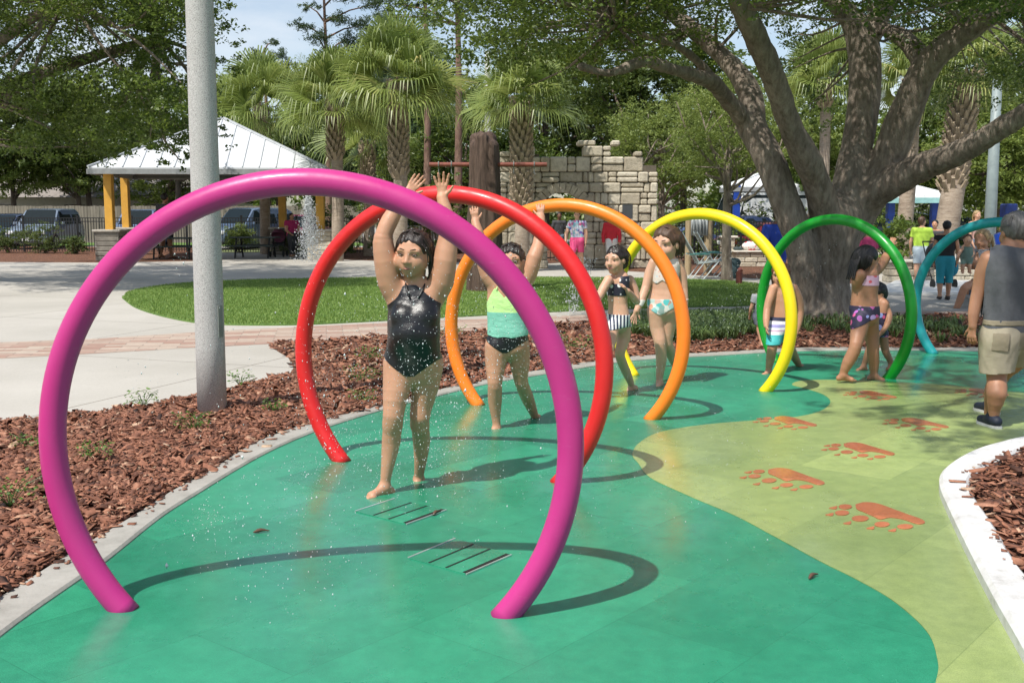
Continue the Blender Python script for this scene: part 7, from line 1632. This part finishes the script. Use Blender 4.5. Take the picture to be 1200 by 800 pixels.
for hi_, (x, y, a, s, *_r) in enumerate(hoopfit[:5]):
    a = R_(a); ca, sa = math.cos(a), math.sin(a); R = RR*s; zc = ZC*s; rt = RT*s
    for k in range(5):
        q = math.pi*(.12+.19*k); p = np.array([x+(R-rt)*math.cos(q)*ca, y+(R-rt)*math.cos(q)*sa, zc+(R-rt)*math.sin(q)])
        d = unit(np.array([x, y, zc])-p); al.append(jet(p, d*rng.uniform(1.4, 2.8)+np.array([0, .5, .4]), (150, 330, 260, 170, 120)[hi_], .42, .8))
al.append(jet(U(372, 590, 5.2), (.2, .8, 2.2), 150, .5, .5)); al.append(jet(U(1, 1, 1)*0+[-1.35, 4.45, .35], (.7, .2, 1.2), 260, .5, .5))
# drops falling round the first two girls
for (px, py, Y, sx, sy, n) in ((488, 420, 6.2, 34, 70, 900), (495, 540, 6.5, 50, 40, 700), (440, 480, 6.3, 60, 60, 420), (612, 390, 8.1, 30, 30, 600), (610, 470, 8.5, 30, 40, 400), (375, 460, 7.2, 30, 60, 300), (735, 440, 9.9, 45, 40, 450), (880, 340, 11.5, 18, 40, 200), (820, 400, 11, 50, 25, 220), (560, 330, 8, 60, 40, 260)):
    q = np.stack([rng.normal(px, sx, n), rng.normal(py, sy, n), rng.normal(Y, .35, n)], 1); P = np.array([U(a, b_, c_) for a, b_, c_ in q]); al.append(P[(P[:, 2] > .03)])
# impact splashes on the floor
n = 500; g_ = np.stack([rng.uniform(-1.9, 1.2, n), rng.uniform(4.8, 10.5, n), rng.uniform(.02, .10, n)], 1); g_[:, 0] += (g_[:, 1]-4.2)*.28; al.append(g_)
drops('spray', np.concatenate(al), .0017, 'fine white water drops spraying from the hoops', 'water spray', el=1.7)
def jetthing(label, P, r): 
    t = thing('water_jet', label, 'water jet', (P[:, 0].mean(), P[:, 1].mean(), 0.)); drops('drop_cloud', P, r, parent=t, stuff=False, el=1.6); return t
Y = 34.; c = U(362, 290, Y); n = 5000; h = rng.uniform(0, 1, n)**.8; top = U(362, 222, Y)[2]; w_ = (1-h)*.55+.03
P = np.stack([c[0]+.1*(1-h)+rng.normal(0, .45, n)*w_, Y+rng.normal(0, .4, n)*w_, .1+h*(top-.1)], 1); jetthing('white plume of a ground water jet in front of the shelter', P, .009)
n = 500; h = rng.uniform(0, 1, n); c = G(672, 370); P = np.stack([c[0]+.25*h*h+rng.normal(0, .05, n)*(1+h), c[1]+rng.normal(0, .06, n), .05+h*.9], 1); jetthing('curving splash of water behind the red hoop', P, .006)
# little bits lying on the floor
deb = pm('dry_leaf_bit', (.10, .05, .03), .8)
for (px, py, r, lb) in ((306, 627, .3, 'curled dry leaf on the green floor left of the drains'), (953, 680, .8, 'tiny dry leaf on the green floor near the wave edge'), (512, 345+260, 1.1, 'small wood chip next to the closer drain')):
    g_ = G(px, py); mb = MB(); a = np.array([math.cos(r), math.sin(r), 0]); b_ = np.array([-a[1], a[0], 0]); P = [g_+[0, 0, .018]]
    mb.tube(spline([g_-a*.04+[0, 0, .02], g_+b_*.006+[0, 0, .028], g_+a*.045+[0, 0, .022]], 5), [.003, .006, .008, .010, .010, .010, .008, .007, .005, .004, .002], 6); tag(mb.build('dry_leaf', deb, None, smooth=True), lb, 'leaf')
